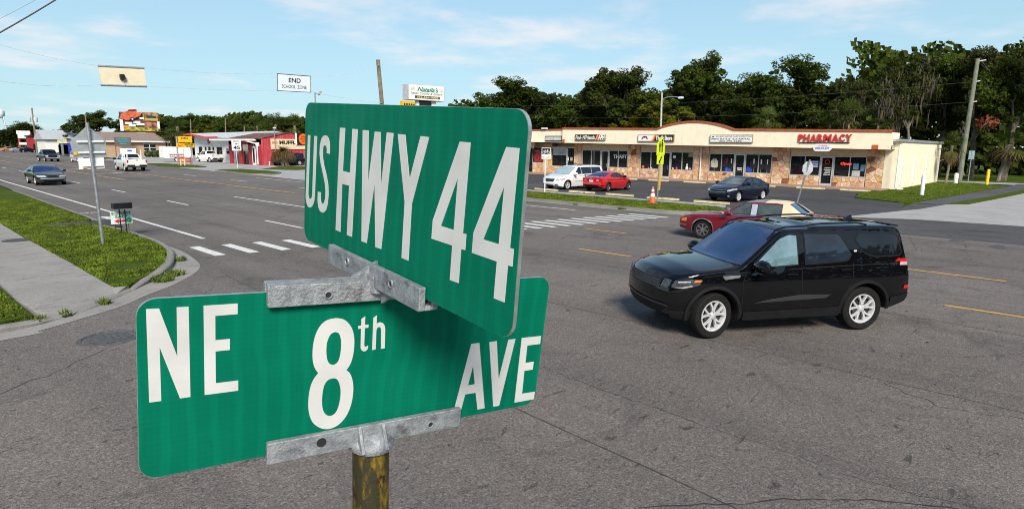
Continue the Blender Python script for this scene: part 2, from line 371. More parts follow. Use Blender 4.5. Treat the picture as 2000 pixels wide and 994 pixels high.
# ------------------------------------------------------------------ far verges and kerbs
fv = spline([(27.9, 27.9), (26.9, 26.6), (26.62, 24), (26.5, 20.5), (26.4, 17.3), (26.4, 14.6), (27.0, 13.2), (28.3, 12.75), (29.6, 13.3)])
sheet('far_verge_turf', fv+[(30.1, 13.9), (30.55, 20.8), (30.7, 27.5), (29.6, 28.2)], .12, GRASS, kind='structure', thick=.17)
kerb('far_kerb', [(x-.14 if y > 14 else x, y-.12 if y < 14 else y) for x, y in fv], .16, .15, -1)
fw = wempty('far_pavement', (31, 20, 0), None, None); fw['kind'] = 'structure'
yy = 14.0
while yy < 28.6:
    MB().box((30.15+(yy-14)*.04, yy, -.05), (31.35+(yy-14)*.04, yy+1.78, .11+random.uniform(-.004, .004))).build('slab', CONC_P, fw); yy += 1.8
sheet('far_gutter', [(x-.15, y-.1) for x, y in fv]+[(x-.62, y-.45 if y < 14 else y) for x, y in fv][::-1], .005, CONC, kind='structure')
isl1 = spline([(28.0, 73), (27.6, 70), (27.2, 64), (27.2, 61.2), (28.2, 60.6), (30.2, 62.4), (31.0, 63.6)])
sheet('island_turf', isl1+[(31.6, 68), (31.2, 74), (29.5, 74.5)], .12, GRASS, kind='structure', thick=.17)
kerb('island_kerb', [(x-.12, y-.05) for x, y in isl1], .15, .14, -1)
sheet('sign_island_turf', [(27.9, 84.6), (29.6, 83.8), (31.2, 84.8), (31.8, 92), (31, 101), (28.6, 101), (28.0, 92)], .11, GRASS, kind='structure', thick=.16)
sheet('shop_forecourt', [(26.4, 28.5), (26.4, 50), (26.9, 60), (27.6, 85), (28.6, 104), (30.6, 136), (36, 136), (46, 130), (52, 92), (46, 60), (31.6, 59), (31.2, 48), (31.4, 29.2), (29.4, 28.6)], .006, CONC_P, kind='structure')
sheet('shop_side_lawn', [(33.6, 74.5), (40, 82.6), (60, 80), (60, 74), (44, 73), (36, 70)], .02, GRASS, kind='structure')
sheet('far_drive', [(31.4, 128), (34.4, 170), (40, 240), (62, 240), (60, 150), (48, 132)], .003, CONC_P, kind='structure')
for k, (a, b) in enumerate([((30.2, 136), (31.6, 152)), ((33, 172), (36, 214)), ((36, 226), (40, 300)), ((2.0, 62), (5.0, 120))]):
    (x0, y0), (x1, y1) = a, b
    sheet('roadside_turf', [(x0, y0), (x0+3.5, y0), (x1+4.5, y1), (x1, y1)], .03, GRASS, kind='structure')

# ------------------------------------------------------------------ lawns right of the shops
sheet('shop_lawn', [(52.7, 12.05), (48, 11.85), (43.9, 11.0), (42.2, 8.2), (42.4, 7.6), (52, 6.75), (69, 5.4), (73.5, 8.2), (73.5, 12.3), (54, 12.3)], .055, GRASS, kind='structure', thick=.10)
sheet('lawn_path', [(42.3, 7.52), (42.9, 6.1), (52, 4.9), (70, 3.4), (76, 3.4), (76, 5.2), (69, 5.4)], .0115, A_PATH, kind='structure')
sheet('street_verge', [(43.0, 6.0), (43.9, 5.1), (52, 4.25), (64, 3.2), (78, 1.9), (78, 2.7), (52, 5.0)], .05, GRASS, kind='structure', thick=.09)
sheet('back_street', [(73.6, -4), (78.5, -4), (78.5, 40), (73.6, 40)], .006, CONC_P, kind='structure')
sheet('back_lawn', [(79, -30), (140, -30), (140, 45), (79, 45)], .015, GRASS, kind='structure')

# ------------------------------------------------------------------ road markings (children of the road)
def bar(name, x0, y0, x1, y1, w, m, z=.005):
    a, b = Vector((x0, y0, 0)), Vector((x1, y1, 0)); t = (b-a).normalized(); nn = Vector((-t.y, t.x, 0))*w/2
    MB().add([(q.x, q.y, z) for q in (a-nn, b-nn, b+nn, a+nn)], [(0, 1, 2, 3)]).build(name, m, road)
bar('edge_line', 7.40, 20.8, 7.55, 60, .15, WHITE_L); bar('edge_line', 7.55, 60, 9.0, 160, .15, WHITE_L)
for y in (21.1, 32.95, 43.9, 55.85, 68, 80, 92, 104): bar('lane_dash', 11.0+(y-21)*.008, y, 11.0+(y-18)*.008, y+3.1, .13, WHITE_L)
bar('turn_lane_line', 14.9, 28.0, 14.85, 36.5, .13, WHITE_L)
bar('median_line', 15.1, 59, 15.5, 110, .13, YEL_L); bar('median_line', 15.5, 110, 17, 200, .13, YEL_L)
bar('median_line', 18.85, 37, 19.3, 95, .13, YEL_L); bar('median_line', 19.3, 95, 21.5, 200, .13, YEL_L)
for x, y0, y1 in ((14.8, 9.3, 11.15), (18.75, 12.0, 13.9), (18.5, 1.2, 3.3), (14.64, -1.2, 1.85)): bar('median_dash', x, y0, x, y1, .10, YEL_L)
for y in (38.5, 50.6, 62.3, 74, 86, 98): bar('far_lane_dash', 21.7+(y-50)*.016, y, 21.7+(y-47)*.016, y+3.3, .13, WHITE_L)
bar('far_edge_line', 24.0, 18.4, 24.1, 26.5, .13, WHITE_L); bar('far_edge_line', 24.8, 40, 24.9, 56, .12, WHITE_L)
x = 6.58
while x < 25.0:
    yc = 18.35-.208*(x-6.5); bar('crosswalk_bar', x, yc-1.0, x, yc+1.0, .29, WHITE_L); x += .868 if x < 16 else .70
for (x, y, s) in ((17.0, 72.3, 1.5), (16.7, 85.3, 1.3)):           # turn arrows
    MB().prism([(-.12, -1), (.12, -1), (.12, .5), (.5, .5), (0, 1.3), (-.5, .5), (-.12, .5)], (x, y, .0035), (0, s, 0), (s*.8, 0, 0), (0, 0, .0015)).build('turn_arrow', WHITE_L, road)
bk = MB()
for cx in (6.45, 6.9): bk.lathe([(.14, .005), (.20, .005)], (cx, 31.9, 0), seg=14)
bk.build('bicycle_symbol', WHITE_L, road)
MB().prism([(-.1, -.6), (.1, -.6), (.1, .2), (.3, .2), (0, .8), (-.3, .2), (-.1, .2)], (6.7, 29.2, .0035), (1, 0, 0), (0, 1, 0), (0, 0, .0015)).build('bicycle_arrow', WHITE_L, road)
SEAL = M('joint_sealer', (.050, .047, .045), .85, var=.3, scale=5)
CRACK = M('crack_fill', (.030, .028, .027), .9, var=.3, scale=9)
def crack(pix, w=.018, jit=.03):
    pts = [G(*p) for p in pix]; L = []
    for a, b in zip(pts, pts[1:]):
        n = max(2, int((b-a).length/.12))
        for k in range(n): L.append(a.lerp(b, k/n)+Vector((random.gauss(0, jit), random.gauss(0, jit), 0)))
    L.append(pts[-1]); vs, fs = [], []
    for i, p in enumerate(L):
        t = (L[min(i+1, len(L)-1)]-L[max(i-1, 0)]).normalized(); nn = Vector((-t.y, t.x, 0))*w*random.uniform(.3, 1)*.5
        vs += [(p.x-nn.x, p.y-nn.y, .0035), (p.x+nn.x, p.y+nn.y, .0035)]
    fs = [(2*i, 2*i+2, 2*i+3, 2*i+1) for i in range(len(L)-1)]
    MB().add(vs, fs).build('crack', CRACK, road)
crack([(1060, 718), (1180, 762), (1290, 800), (1400, 838), (1530, 880), (1660, 930), (1800, 968), (2000, 1010)], .010, .018)
crack([(1240, 990), (1400, 985), (1560, 974), (1700, 976), (1850, 992), (1950, 1010)], .022, .012)
crack([(1720, 748), (1830, 790), (1930, 812), (2000, 818)], .010, .03)
crack([(1760, 690), (1880, 697), (2000, 690)], .012, .02)
crack([(1752, 500), (1790, 488), (1776, 462)], .02, .02)
def seam(name, x0, y0, x1, y1, w, m):
    n = int(math.hypot(x1-x0, y1-y0)/.5)+2; vs = []; d = Vector((x1-x0, y1-y0)).normalized()
    for i in range(n):
        t = i/(n-1); j = .03*mnoise.noise((x0+i*.31, y0, 1)); ww = w*(.6+.5*abs(mnoise.noise((i*.37, x0, 4)))); cx, cy = x0+(x1-x0)*t-d.y*j, y0+(y1-y0)*t+d.x*j
        vs += [(cx+d.y*ww/2, cy-d.x*ww/2, .0028), (cx-d.y*ww/2, cy+d.x*ww/2, .0028)]
    MB().add(vs, [(2*i, 2*i+2, 2*i+3, 2*i+1) for i in range(n-1)]).build(name, m, road)
for x in (9.1, 13.1, 16.9, 20.6, 24.6): seam('paving_seam', x, -40, x+.05, 14+x*.2, .02, SEAL); seam('paving_seam', x, 20, x+.5, 95, .03, SEAL)
seam('paving_seam', 4.6, -2, 5.6, 14.6, .03, SEAL)
crack([(420, 560), (300, 640), (120, 720), (0, 770)], .014, .025)
MB().prism([(math.cos(a)*.34*(1+.35*math.sin(3*a)), math.sin(a)*.26*(1+.15*math.cos(2*a))) for a in [k*math.pi/8 for k in range(16)]], G(1870, 470, .002), (1, 0, 0), (0, 1, 0), (0, 0, .003)).build('patch', A_PATH, road)
MB().prism([(math.cos(a)*.5*(1+.25*math.sin(2*a)), math.sin(a)*.22*(1+.3*math.cos(3*a))) for a in [k*math.pi/8 for k in range(16)]], G(1950, 482, .002), (1, 0, 0), (0, 1, 0), (0, 0, .003)).build('patch', A_PATH, road)

# ------------------------------------------------------------------ grass blades
def inside(x, y, P):
    r_ = False; j = len(P)-1
    for i in range(len(P)):
        (xi, yi), (xj, yj) = P[i], P[j]
        if (yi > y) != (yj > y) and x < (xj-xi)*(y-yi)/(yj-yi)+xi: r_ = not r_
        j = i
    return r_
def blades(name, label, P, n, z, h=(.02, .055), w=.018):
    rnd = random.Random(name); xs = [p[0] for p in P]; ys_ = [p[1] for p in P]; vs, fs = [], []
    tries = 0
    while len(fs) < n and tries < n*6:
        tries += 1
        y = rnd.uniform(min(ys_), max(ys_)); x = rnd.uniform(min(xs), max(xs))
        if not inside(x, y, P): continue
        if mnoise.noise((x*1.1, y*1.1, 3)) < -.32: continue
        if 4.3 < x < 6.3 and 26.55 < y < 27.35: continue
        a = rnd.uniform(0, 6.28); hh = rnd.uniform(*h); ww = w*rnd.uniform(.6, 1.4); lx, ly = rnd.gauss(0, .03), rnd.gauss(0, .03)
        b = len(vs); vs += [(x-math.cos(a)*ww, y-math.sin(a)*ww, z-.01), (x+math.cos(a)*ww, y+math.sin(a)*ww, z-.01), (x+lx, y+ly, z+hh)]; fs.append((b, b+1, b+2))
    o = MB().add(vs, fs).build(name, BLADE); props(o, label, 'grass', kind='stuff')
blades('verge_grass', 'short green grass on the corner verge round the leaning sign pole', [(p[0], p[1]) for p in corner]+[(5.75, 28.2), (6.0, 40), (2.4, 40), (3.27, 30), (3.25, 20.5), (3.3, 14.5)], 46000, gtop)
blades('side_lawn_grass', 'short grass left of the concrete pavement', [(-.4, 12.8), (1.66, 13.1), (1.62, 20), (-.4, 20)], 9000, .115)
blades('far_verge_grass', 'green grass strip between far kerb and parking lot', fv+[(30.1, 13.9), (30.5, 20.8), (30.7, 27.5)], 26000, .12)
blades('shop_lawn_grass', 'bright green lawn beside the shop side wall', [(48, 11.8), (43.9, 11.0), (42.2, 8.1), (52, 6.7), (69, 5.4), (73.4, 8.2), (73.4, 11.2), (55, 11.2)], 22000, .055)
WEED = M('weed_green', (.075, .11, .012), .8, var=.5, scale=3)
def weeds(name, label, spots):
    b = MB(); rnd = random.Random(name)
    for x, y, r_, n in spots:
        for k in range(n):
            a, d = rnd.uniform(0, 6.28), r_*math.sqrt(rnd.random()); px, py = x+d*math.cos(a), y+d*math.sin(a); hh = rnd.uniform(.04, .16); w = rnd.uniform(.01, .03); q = rnd.uniform(0, 3.14)
            b.add([(px-math.cos(q)*w, py-math.sin(q)*w, .0), (px+math.cos(q)*w, py+math.sin(q)*w, .0), (px+rnd.gauss(0, .06), py+rnd.gauss(0, .06), hh)], [(0, 1, 2)])
    props(b.build(name, WEED), label, 'weeds', kind='stuff')
weeds('gutter_weeds', 'weeds growing in the gutter along the corner kerb', [(4.72, 15.40, .24, 300), (4.35, 14.90, .22, 240), (5.50, 17.2, .12, 120), (2.2, 12.98, .1, 60), (2.9, 13.45, .1, 80), (1.75, 12.85, .12, 120), (1.5, 13.0, .15, 150)])
weeds('far_kerb_weeds', 'weed tufts spilling over the far kerb', [(26.25, 20.0, .22, 160), (26.15, 17.0, .25, 200), (33.0, 24.6, .1, 30)])
# ================================================================== the strip of shops
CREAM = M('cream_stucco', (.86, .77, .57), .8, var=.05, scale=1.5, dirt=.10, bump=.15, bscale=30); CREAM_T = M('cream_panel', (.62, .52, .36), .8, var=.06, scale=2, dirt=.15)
TRIM = M('rust_trim', (.36, .085, .03), .6, var=.2, scale=6); ORANGE = M('rust_block', (.52, .10, .02), .6, var=.1)
ALU = M('pale_frame', (.58, .58, .56), .4, .3, var=.06, dirt=.1); MORTAR = M('mortar', (.36, .25, .16), .9, var=.2, scale=9)
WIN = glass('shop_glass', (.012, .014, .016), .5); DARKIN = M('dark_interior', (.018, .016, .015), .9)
WHITE = M('white_paint', (.74, .74, .71), .6, var=.05, dirt=.12); BLACK = M('black_paint', (.012, .012, .013), .5); SIGNW = M('sign_white', (.78, .78, .75), .45, var=.03)
SIGNBK = M('sign_black', (.014, .014, .015), .4); REDT = M('sign_red', (.62, .03, .025), .4, var=.06); BLUET = M('sign_blue', (.02, .08, .50), .4); GREENT = M('sign_green_ink', (.0, .22, .12), .5)
GREYM = M('galvanised', (.42, .44, .46), .42, .75, var=.18, scale=9, dirt=.15); WOOD = M('weathered_pole', (.20, .155, .105), .9, var=.25, scale=3, dirt=.35, bump=.5, bscale=25)
STONES = [M('flagstone_%d' % i, c, .8, var=.22, scale=5, bump=.5, bscale=14) for i, c in enumerate([(.58, .36, .21), (.50, .30, .16), (.62, .44, .31), (.56, .31, .22), (.52, .31, .18), (.66, .50, .34), (.22, .085, .04), (.60, .36, .14)])]
SX, FX = 55.3, 54.0                                # wall plane and fascia plane
def HZ(z, y): return z*(1+.0042*(y-12.2))          # the strip's levels rise gently along its length
shop = wempty('shop_building', (55.3, 30, 0), 'long cream strip of shops with flagstone piers and curved rust-edged parapet', 'building')
Y0, Y1, YL, YE = 11.45, 43.45, 43.5, 62.0
# body of the building behind the shopfronts
MB().box((56.35, 11.2, 0), (73.0, 62, 3.72)).build('main_walls', CREAM, shop)
b = MB(); b.box((54.32, 11.22, 3.72), (73.2, 62, 3.90)); b.build('roof', M('roof_grey', (.42, .42, .42), .6, var=.1, scale=1), shop)
MB().box((55.3, 11.2, 0), (56.34, 12.1, 3.3)).build('end_wall', CREAM, shop)
MB().box((54.32, 11.09, 3.73), (73.25, 11.19, 3.93)).build('roof_edge', M('edge_metal', (.50, .52, .54), .4, .5, var=.1), shop)
for x in (56.9, 61.5, 66.6): MB().box((x-.22, 11.13, .35), (x+.22, 11.199, 2.40)).build('wall_pilaster', WHITE, shop)
MB().tube([(54.6, 11.02, 3.5), (54.6, 11.02, .25), (54.75, 10.9, .12), (55.1, 10.75, .10), (55.6, 10.7, .10)], .055, 8).build('downpipe', WHITE, shop, True)
# fascia with the curved parapet
def ftop(y):
    z = HZ(4.56, y)
    if 23.9 < y < 31.6: z += .70*max(0, math.sin(math.pi*(y-23.9)/7.7))**.85
    return z
fas = MB(); ysn = sorted(set([Y0+(Y1-Y0)*k/64 for k in range(65)]+[23.9, 31.6])); vs, fs = [], []
for y in ysn:
    zb, zt = HZ(3.12, y), ftop(y)
    vs += [(FX, y, zb), (FX, y, zt), (FX+.30, y, zt), (FX+.30, y, zb)]
for i in range(len(ysn)-1):
    for k in range(4): fs.append((i*4+k, (i+1)*4+k, (i+1)*4+(k+1) % 4, i*4+(k+1) % 4))
fs += [(3, 2, 1, 0), tuple(range(len(vs)-4, len(vs)))]
fas.add(vs, fs).build('fascia', CREAM, shop)
tr = MB(); vs, fs = [], []
for y in ysn:
    zt = ftop(y); vs += [(FX-.07, y, zt-.13), (FX-.07, y, zt+.05), (FX+.36, y, zt+.05), (FX+.36, y, zt-.13)]
for i in range(len(ysn)-1):
    for k in range(4): fs.append((i*4+k, (i+1)*4+k, (i+1)*4+(k+1) % 4, i*4+(k+1) % 4))
fs += [(3, 2, 1, 0), tuple(range(len(vs)-4, len(vs)))]
tr.add(vs, fs).build('parapet_trim', TRIM, shop)
b = MB()                                           # soffit slab between fascia and wall
b.add([(FX+.01, Y0, HZ(3.14, Y0)), (56.4, Y0, HZ(3.14, Y0)), (56.4, YE, HZ(3.14, YE)), (FX+.01, YE, HZ(3.14, YE))]+[(FX+.01, Y0, 3.45), (56.4, Y0, 3.45), (56.4, YE, 3.70), (FX+.01, YE, 3.70)],
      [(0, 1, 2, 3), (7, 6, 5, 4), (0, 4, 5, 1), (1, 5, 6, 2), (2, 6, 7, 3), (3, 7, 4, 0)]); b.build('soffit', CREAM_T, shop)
b = MB(); b.box((FX+.302, Y0+.002, 3.2), (56.3, Y0+.25, 4.40)); b.build('parapet_return', CREAM, shop)
b = MB(); b.add([(FX+.28, YL+.02, 3.52), (FX+.28, YE, 3.70), (FX+.28, YE, 5.0), (FX+.28, YL+.02, 4.98), (FX+.55, YL+.02, 3.52), (FX+.55, YE, 3.70), (FX+.55, YE, 5.0), (FX+.55, YL+.02, 4.98)],
                [(3, 2, 1, 0), (4, 5, 6, 7), (0, 1, 5, 4), (1, 2, 6, 5), (2, 3, 7, 6), (3, 0, 4, 7)]); b.build('fascia', CREAM, shop)
MB().box((FX+.22, YL+.03, 4.90), (FX+.62, YE, 5.06)).build('parapet_trim', TRIM, shop)
MB().box((FX-.05, 12.32, 3.13), (FX-.002, 12.74, 3.47)).build('rust_block', ORANGE, shop); MB().box((FX-.05, 43.1, 3.58), (FX-.002, 43.46, 3.92)).build('rust_block', ORANGE, shop)
MB().box((FX+.05, 45.9, 5.07), (FX+.35, 46.6, 5.22)).build('roof_lamp', WHITE, shop)

# ---- flagstone veneer: Voronoi stones, each its own piece
def voronoi_cells(w, h, n, rnd):
    nx = max(1, round(math.sqrt(n*w/h))); ny = max(1, round(n/nx)); S = []
    for i in range(nx):
        for j in range(ny): S.append(((i+.5+rnd.uniform(-.42, .42))*w/nx, (j+.5+rnd.uniform(-.42, .42))*h/ny))
    cells = []
    for i, (px, py) in enumerate(S):
        P = [(0, 0), (w, 0), (w, h), (0, h)]
        for j, (qx, qy) in enumerate(S):
            if i == j: continue
            mx, my, dx, dy = (px+qx)/2, (py+qy)/2, qx-px, qy-py; out = []
            for k in range(len(P)):
                a, c = P[k], P[(k+1) % len(P)]; da = (a[0]-mx)*dx+(a[1]-my)*dy; dc = (c[0]-mx)*dx+(c[1]-my)*dy
                if da <= 0: out.append(a)
                if (da < 0 < dc) or (dc < 0 < da):
                    t = da/(da-dc); out.append((a[0]+(c[0]-a[0])*t, a[1]+(c[1]-a[1])*t))
            P = out
            if len(P) < 3: break
        if len(P) >= 3: cells.append(((px, py), P))
    return cells
srnd = random.Random(5); nst = [0]
def veneer(name, y0, y1, z0, z1, n, x=SX):
    back = MB().box((x+.03, y0, z0), (56.38, y1, z1)).build(name, MORTAR, shop)
    for (cx, cy), P in voronoi_cells(y1-y0, z1-z0, n, srnd):
        g = .012; d = srnd.uniform(.02, .055)
        Q = []
        for a, c in P:
            v = Vector((a-cx, c-cy)); L = v.length; Q.append((cx+v.x*max(.3, (L-g)/L), cy+v.y*max(.3, (L-g)/L)))
        nq = len(Q); cq = (sum(q[0] for q in Q)/nq, sum(q[1] for q in Q)/nq)
        T = [(cq[0]+(a-cq[0])*.90, cq[1]+(c-cq[1])*.90) for a, c in Q]
        vs = [(x+.031, y1-a, z0+c) for a, c in Q]+[(x+.03-d, y1-a+srnd.gauss(0, .006), z0+c) for a, c in T]
        MB().add(vs, [tuple(range(nq, 2*nq))[::-1]]+[(k, nq+k, nq+(k+1) % nq, (k+1) % nq) for k in range(nq)]).build('stone', srnd.choice(STONES[:6]+STONES[7:] if srnd.random() < .94 else STONES[6:7]), back); nst[0] += 1
bays = [(13.32, 19.26), (20.78, 26.70), (28.26, 34.20), (35.70, 41.70)]
piers = [(12.12, 13.30, 12), (19.28, 20.76, 16), (26.72, 28.24, 16), (34.22, 35.68, 15), (41.72, 42.78, 10)]
for y0, y1, n in piers: veneer('stone_pier', y0, y1, .02, HZ(3.12, (y0+y1)/2), int(n*1.5))
walk2 = MB().box((52.55, 11.5, -.05), (56.36, 62, .10)).build('shop_pavement', PINK); walk2['kind'] = 'structure'
def shopfront(y0, y1, doors, k, sill_n=17):
    zs, zt, zc = HZ(.86, y0), HZ(2.48, y0), HZ(3.12, y0); d0, d1 = doors
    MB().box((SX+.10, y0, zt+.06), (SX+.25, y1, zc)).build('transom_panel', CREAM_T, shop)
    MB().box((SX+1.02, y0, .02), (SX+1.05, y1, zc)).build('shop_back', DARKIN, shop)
    for a, c in ((y0, d0), (d1, y1)):
        if c-a < .4: continue
        veneer('stone_sill_wall', a+.02, c-.02, .02, zs, int(sill_n*(c-a)/2.5)+1)
        w = MB().box((SX+.14, a+.07, zs+.07), (SX+.155, c-.07, zt)).build('window', WIN, shop)
        f = MB(); f.box((SX+.06, a+.01, zs+.01), (SX+.20, c-.01, zs+.07)); f.box((SX+.06, a+.01, zt), (SX+.20, c-.01, zt+.055)); f.box((SX+.06, a+.01, zs+.07), (SX+.20, a+.07, zt)); f.box((SX+.06, c-.07, zs+.07), (SX+.20, c-.01, zt)); f.build('frame', ALU, w)
        if c-a > 1.9: MB().box((SX+.06, (a+c)/2-.03, zs+.07), (SX+.139, (a+c)/2+.03, zt)).build('mullion', ALU, w)
    dr = MB().box((SX+.14, d0+.12, .16), (SX+.155, d1-.12, zt-.09)).build('door', WIN, shop)
    f = MB(); f.box((SX+.05, d0+.01, .105), (SX+.18, d0+.12, zt+.05)); f.box((SX+.05, d1-.12, .105), (SX+.18, d1-.01, zt+.05)); f.box((SX+.05, d0+.12, zt-.09), (SX+.18, d1-.12, zt+.05)); f.box((SX+.05, d0+.12, .105), (SX+.18, d1-.12, .28)); f.build('frame', ALU, dr)
    MB().tube([(SX+.0, d0+.22, .95), (SX-.03, d0+.22, 1.0), (SX-.03, d0+.22, 1.3), (SX+.0, d0+.22, 1.35)], .018, 6).build('handle', GREYM, dr)
for k, ((y0, y1), dd) in enumerate(zip(bays, [(15.76, 16.78), (23.20, 24.20), (30.72, 31.72), (38.10, 39.14)])): shopfront(y0, y1, dd, k)
# older lower end of the strip
veneer('stone_pier', 46.0, 47.3, .02, 3.5, 6); veneer('stone_sill_wall', 47.3, 49.0, .02, 1.2, 6)
MB().box((SX+.14, 47.3, 1.25), (SX+.155, 49.0, 2.95)).build('window', WIN, shop); MB().box((SX+.06, 47.3, 1.2), (SX+.2, 49.0, 1.26)).build('window_sill', ALU, shop)
MB().box((SX+.14, 43.9, .95), (SX+.155, 46.0, 3.05)).build('window', WIN, shop); MB().box((SX+.14, 42.8, .1), (SX+.155, 43.7, 2.95)).build('door', WIN, shop)
MB().box((SX+.05, 43.7, .1), (SX+.2, 43.9, 3.05)).build('frame', ALU, shop); MB().box((SX+.05, 42.78, 2.96), (SX+.2, 46, 3.08)).build('frame', ALU, shop)
veneer('stone_sill_wall', 43.92, 46.0, .02, .93, 6)
MB().box((SX+.3, 49.0, .02), (56.3, 62, 3.6)).build('front_wall', CREAM, shop)
MB().box((SX+.12, 49.1, .1), (SX+.13, 51, 2.9)).build('window', WIN, shop)
MB().tube([(SX-.10, 27.45, HZ(3.1, 27)), (SX-.10, 27.45, .12)], .06, 8).build('downpipe', WHITE, shop, True)
# ---- things behind and on the glass
U, V, NX = Vector((0, -1, 0)), Vector((0, 0, 1)), Vector((-1, 0, 0))     # lettering frame of everything that faces the highway
def ftext(s, y, z, w, h, m, parent, x, bold=.012, shear=0, name='lettering'): return text(name, s, (x, y, z), U, V, w, h, m, parent, bold, shear, .003, NX)
def poster(name, label, cat, y0, y1, z0, z1, m, x=SX+.137, group=None):
    o = MB().box((x-.004, y0, z0), (x, y1, z1)).build(name, m); props(o, label, cat, group); return o
ftext('TH', 37.55, HZ(1.78, 36), .68, .36, SIGNW, shop, SX+.135, .03); ftext('RIFT', 36.78, HZ(1.78, 36), .90, .36, SIGNW, shop, SX+.135, .03)
sign = wempty('neon_open_sign', (SX+.12, 14.9, 1.8), 'red neon open sign in the pharmacy window', 'sign')
ftext('Open', 15.25, 1.80, .82, .26, emis('neon_red', (1.0, .03, .02), 2.5), sign, SX+.12, .02, .2, 'neon_tube')
p = poster('window_poster', 'blue and white poster in the window left of the pharmacy door', 'poster', 16.95, 17.75, 1.55, 2.15, BLUET)
for j, (s, zz, hh) in enumerate((('FREE', 1.98, .12), ('OPEN', 1.80, .12), ('DAILY', 1.60, .13))): MB().box((SX+.128, 17.0, zz), (SX+.1295, 17.6-.1*j, zz+hh)).build('print_band', SIGNW, p)
poster('window_notice', 'pale notice at the bottom right of the pharmacy window', 'poster', 13.75, 14.35, .98, 1.42, M('pale_paper', (.55, .55, .52)))
poster('window_notice', 'bluish leaflet hanging high in the pharmacy window, right of the neon', 'poster', 13.9, 14.3, 1.5, 2.0, M('blue_paper', (.18, .30, .42)))
poster('window_notice', 'bluish leaflet nearest the pharmacy corner pier', 'poster', 13.45, 13.75, 1.4, 1.9, M('blue_paper2', (.14, .26, .40)))
poster('window_notice', 'blue card low in the suit shop window left of its door', 'poster', 24.55, 25.1, 1.0, 1.45, BLUET); poster('window_notice', 'blue card low in the suit shop window right of its door', 'poster', 22.55, 23.05, 1.02, 1.45, BLUET)
for (ax, az, m_) in ((0, 2.02, SIGNW),):
    for j in range(5): MB().box((SX+.1285, 15.98, .98+j*.14), (SX+.1305, 16.5-.05*(j % 3), 1.04+j*.14)).build('door_print', SIGNW, shop)
    MB().lathe([(.14, -.001), (.20, -.001), (.20, .001), (.14, .001)], (SX+.13, 16.27, 2.05), 'X', 16).build('door_emblem', REDT, shop)
MB().box((SX+.1285, 23.45, 1.28), (SX+.1305, 23.95, 1.36)).build('door_print', SIGNW, shop); MB().box((SX+.1285, 23.5, 1.12), (SX+.1305, 23.9, 1.24)).build('door_print', SIGNW, shop)
poster('window_notice', 'white notice in the thrift store window beside its door', 'poster', 30.2, 30.5, 2.1, 2.35, SIGNW); poster('window_notice', 'tan notice in the top corner of the thrift store window', 'poster', 28.4, 28.85, 2.25, 2.6, M('tan_paper', (.40, .28, .15)))
poster('window_notice', 'pale banner across the top of the end shop window', 'poster', 43.95, 45.9, 2.15, 2.95, M('grey_banner', (.38, .44, .45)))
ftext('SALE', 45.1, 2.25, .8, .28, M('grey_ink', (.15, .18, .2)), shop, SX+.131)
poster('window_notice', 'small white card stuck beside the end shop door', 'poster', 43.5, 43.7, 1.55, 1.95, SIGNW, SX+.04)
poster('red_window_display', 'red and orange window display in the leftmost visible shop', 'poster', 47.4, 48.8, 1.35, 2.6, M('red_display', (.35, .03, .03), .7, var=.7, scale=4))
poster('window_wreath_card', 'pale round wreath on the end shop door', 'wreath', 43.05, 43.4, 1.55, 1.95, M('wreath_cream', (.55, .48, .35), .8, var=.6, scale=12))
# clothes on stands in the suit shop and goods in the thrift window
def jacket(y, z, label, m, trim, group='suits in the window'):
    t = wempty('suit_on_stand', (SX+.09, y, z), label, 'suit', group); x = SX+.10
    o = MB(); P = [(-.24, 0), (.24, 0), (.26, .62), (.17, .82), (.06, .86), (-.06, .86), (-.17, .82), (-.26, .62)]
    o.prism(P, (x, y, z), (0, -1, 0), (0, 0, 1), (.03, 0, 0)); o.build('jacket', m, t)
    for s in (-1, 1): MB().prism([(s*.25, .70), (s*.36, .58), (s*.34, .05), (s*.27, .05)], (x-.01, y, z), (0, -1, 0), (0, 0, 1), (.03, 0, 0)).build('sleeve', m, t)
    MB().prism([(-.06, .86), (.06, .86), (.03, .42), (-.03, .42)], (x-.006, y, z), (0, -1, 0), (0, 0, 1), (.004, 0, 0)).build('shirt_front', trim, t)
    MB().tube([(x+.02, y, z), (x+.02, y, .95)], .02, 6).build('stand', GREYM, t)
IV = M('ivory_cloth', (.62, .56, .42), .9); DK = M('dark_cloth', (.02, .02, .024), .9); WS = M('shirt_white', (.70, .70, .68), .9); RD = M('tie_red', (.45, .02, .03), .9)
jacket(26.15, 1.30, 'ivory suit jacket on a stand in the suit shop window', IV, M('shirt_blue', (.25, .35, .5), .9))
jacket(25.45, 1.35, 'dark suit with red tie beside the ivory jacket', DK, RD); jacket(24.95, 1.35, 'dark suit with red shirt front, third from the ivory jacket', DK, RD); jacket(24.5, 1.30, 'dark suit with white shirt just left of the suit shop door', DK, WS)
jacket(22.4, 1.32, 'dark suit with white shirt just right of the suit shop door', DK, WS); jacket(21.75, 1.30, 'dark suit with wide white shirt in the right suit window', DK, WS); jacket(21.2, 1.30, 'dark suit with white shirt by the stone pier', DK, WS)
rg = random.Random(3)
gl = [('pumpkin', 'orange pumpkin in the left thrift store window', 33.85, (.70, .10, .01), .15), ('ball', 'pink ball on the thrift store window ledge', 30.05, (.62, .03, .16), .12), ('figurine', 'white figurine in the right thrift store window', 28.95, (.65, .62, .58), .16), ('jar', 'white jar on the thrift store window ledge right of the door', 30.45, (.6, .58, .55), .09), ('vase', 'small orange vase beside the pumpkin', 33.2, (.55, .16, .03), .07), ('jar', 'white jar beside the thrift store door post', 31.95, (.6, .6, .58), .09), ('toy', 'pale brown toy beside the white figurine', 28.62, (.42, .28, .16), .11), ('jar', 'cream jar between the orange vase and the window bar', 32.85, (.55, .5, .42), .07)]
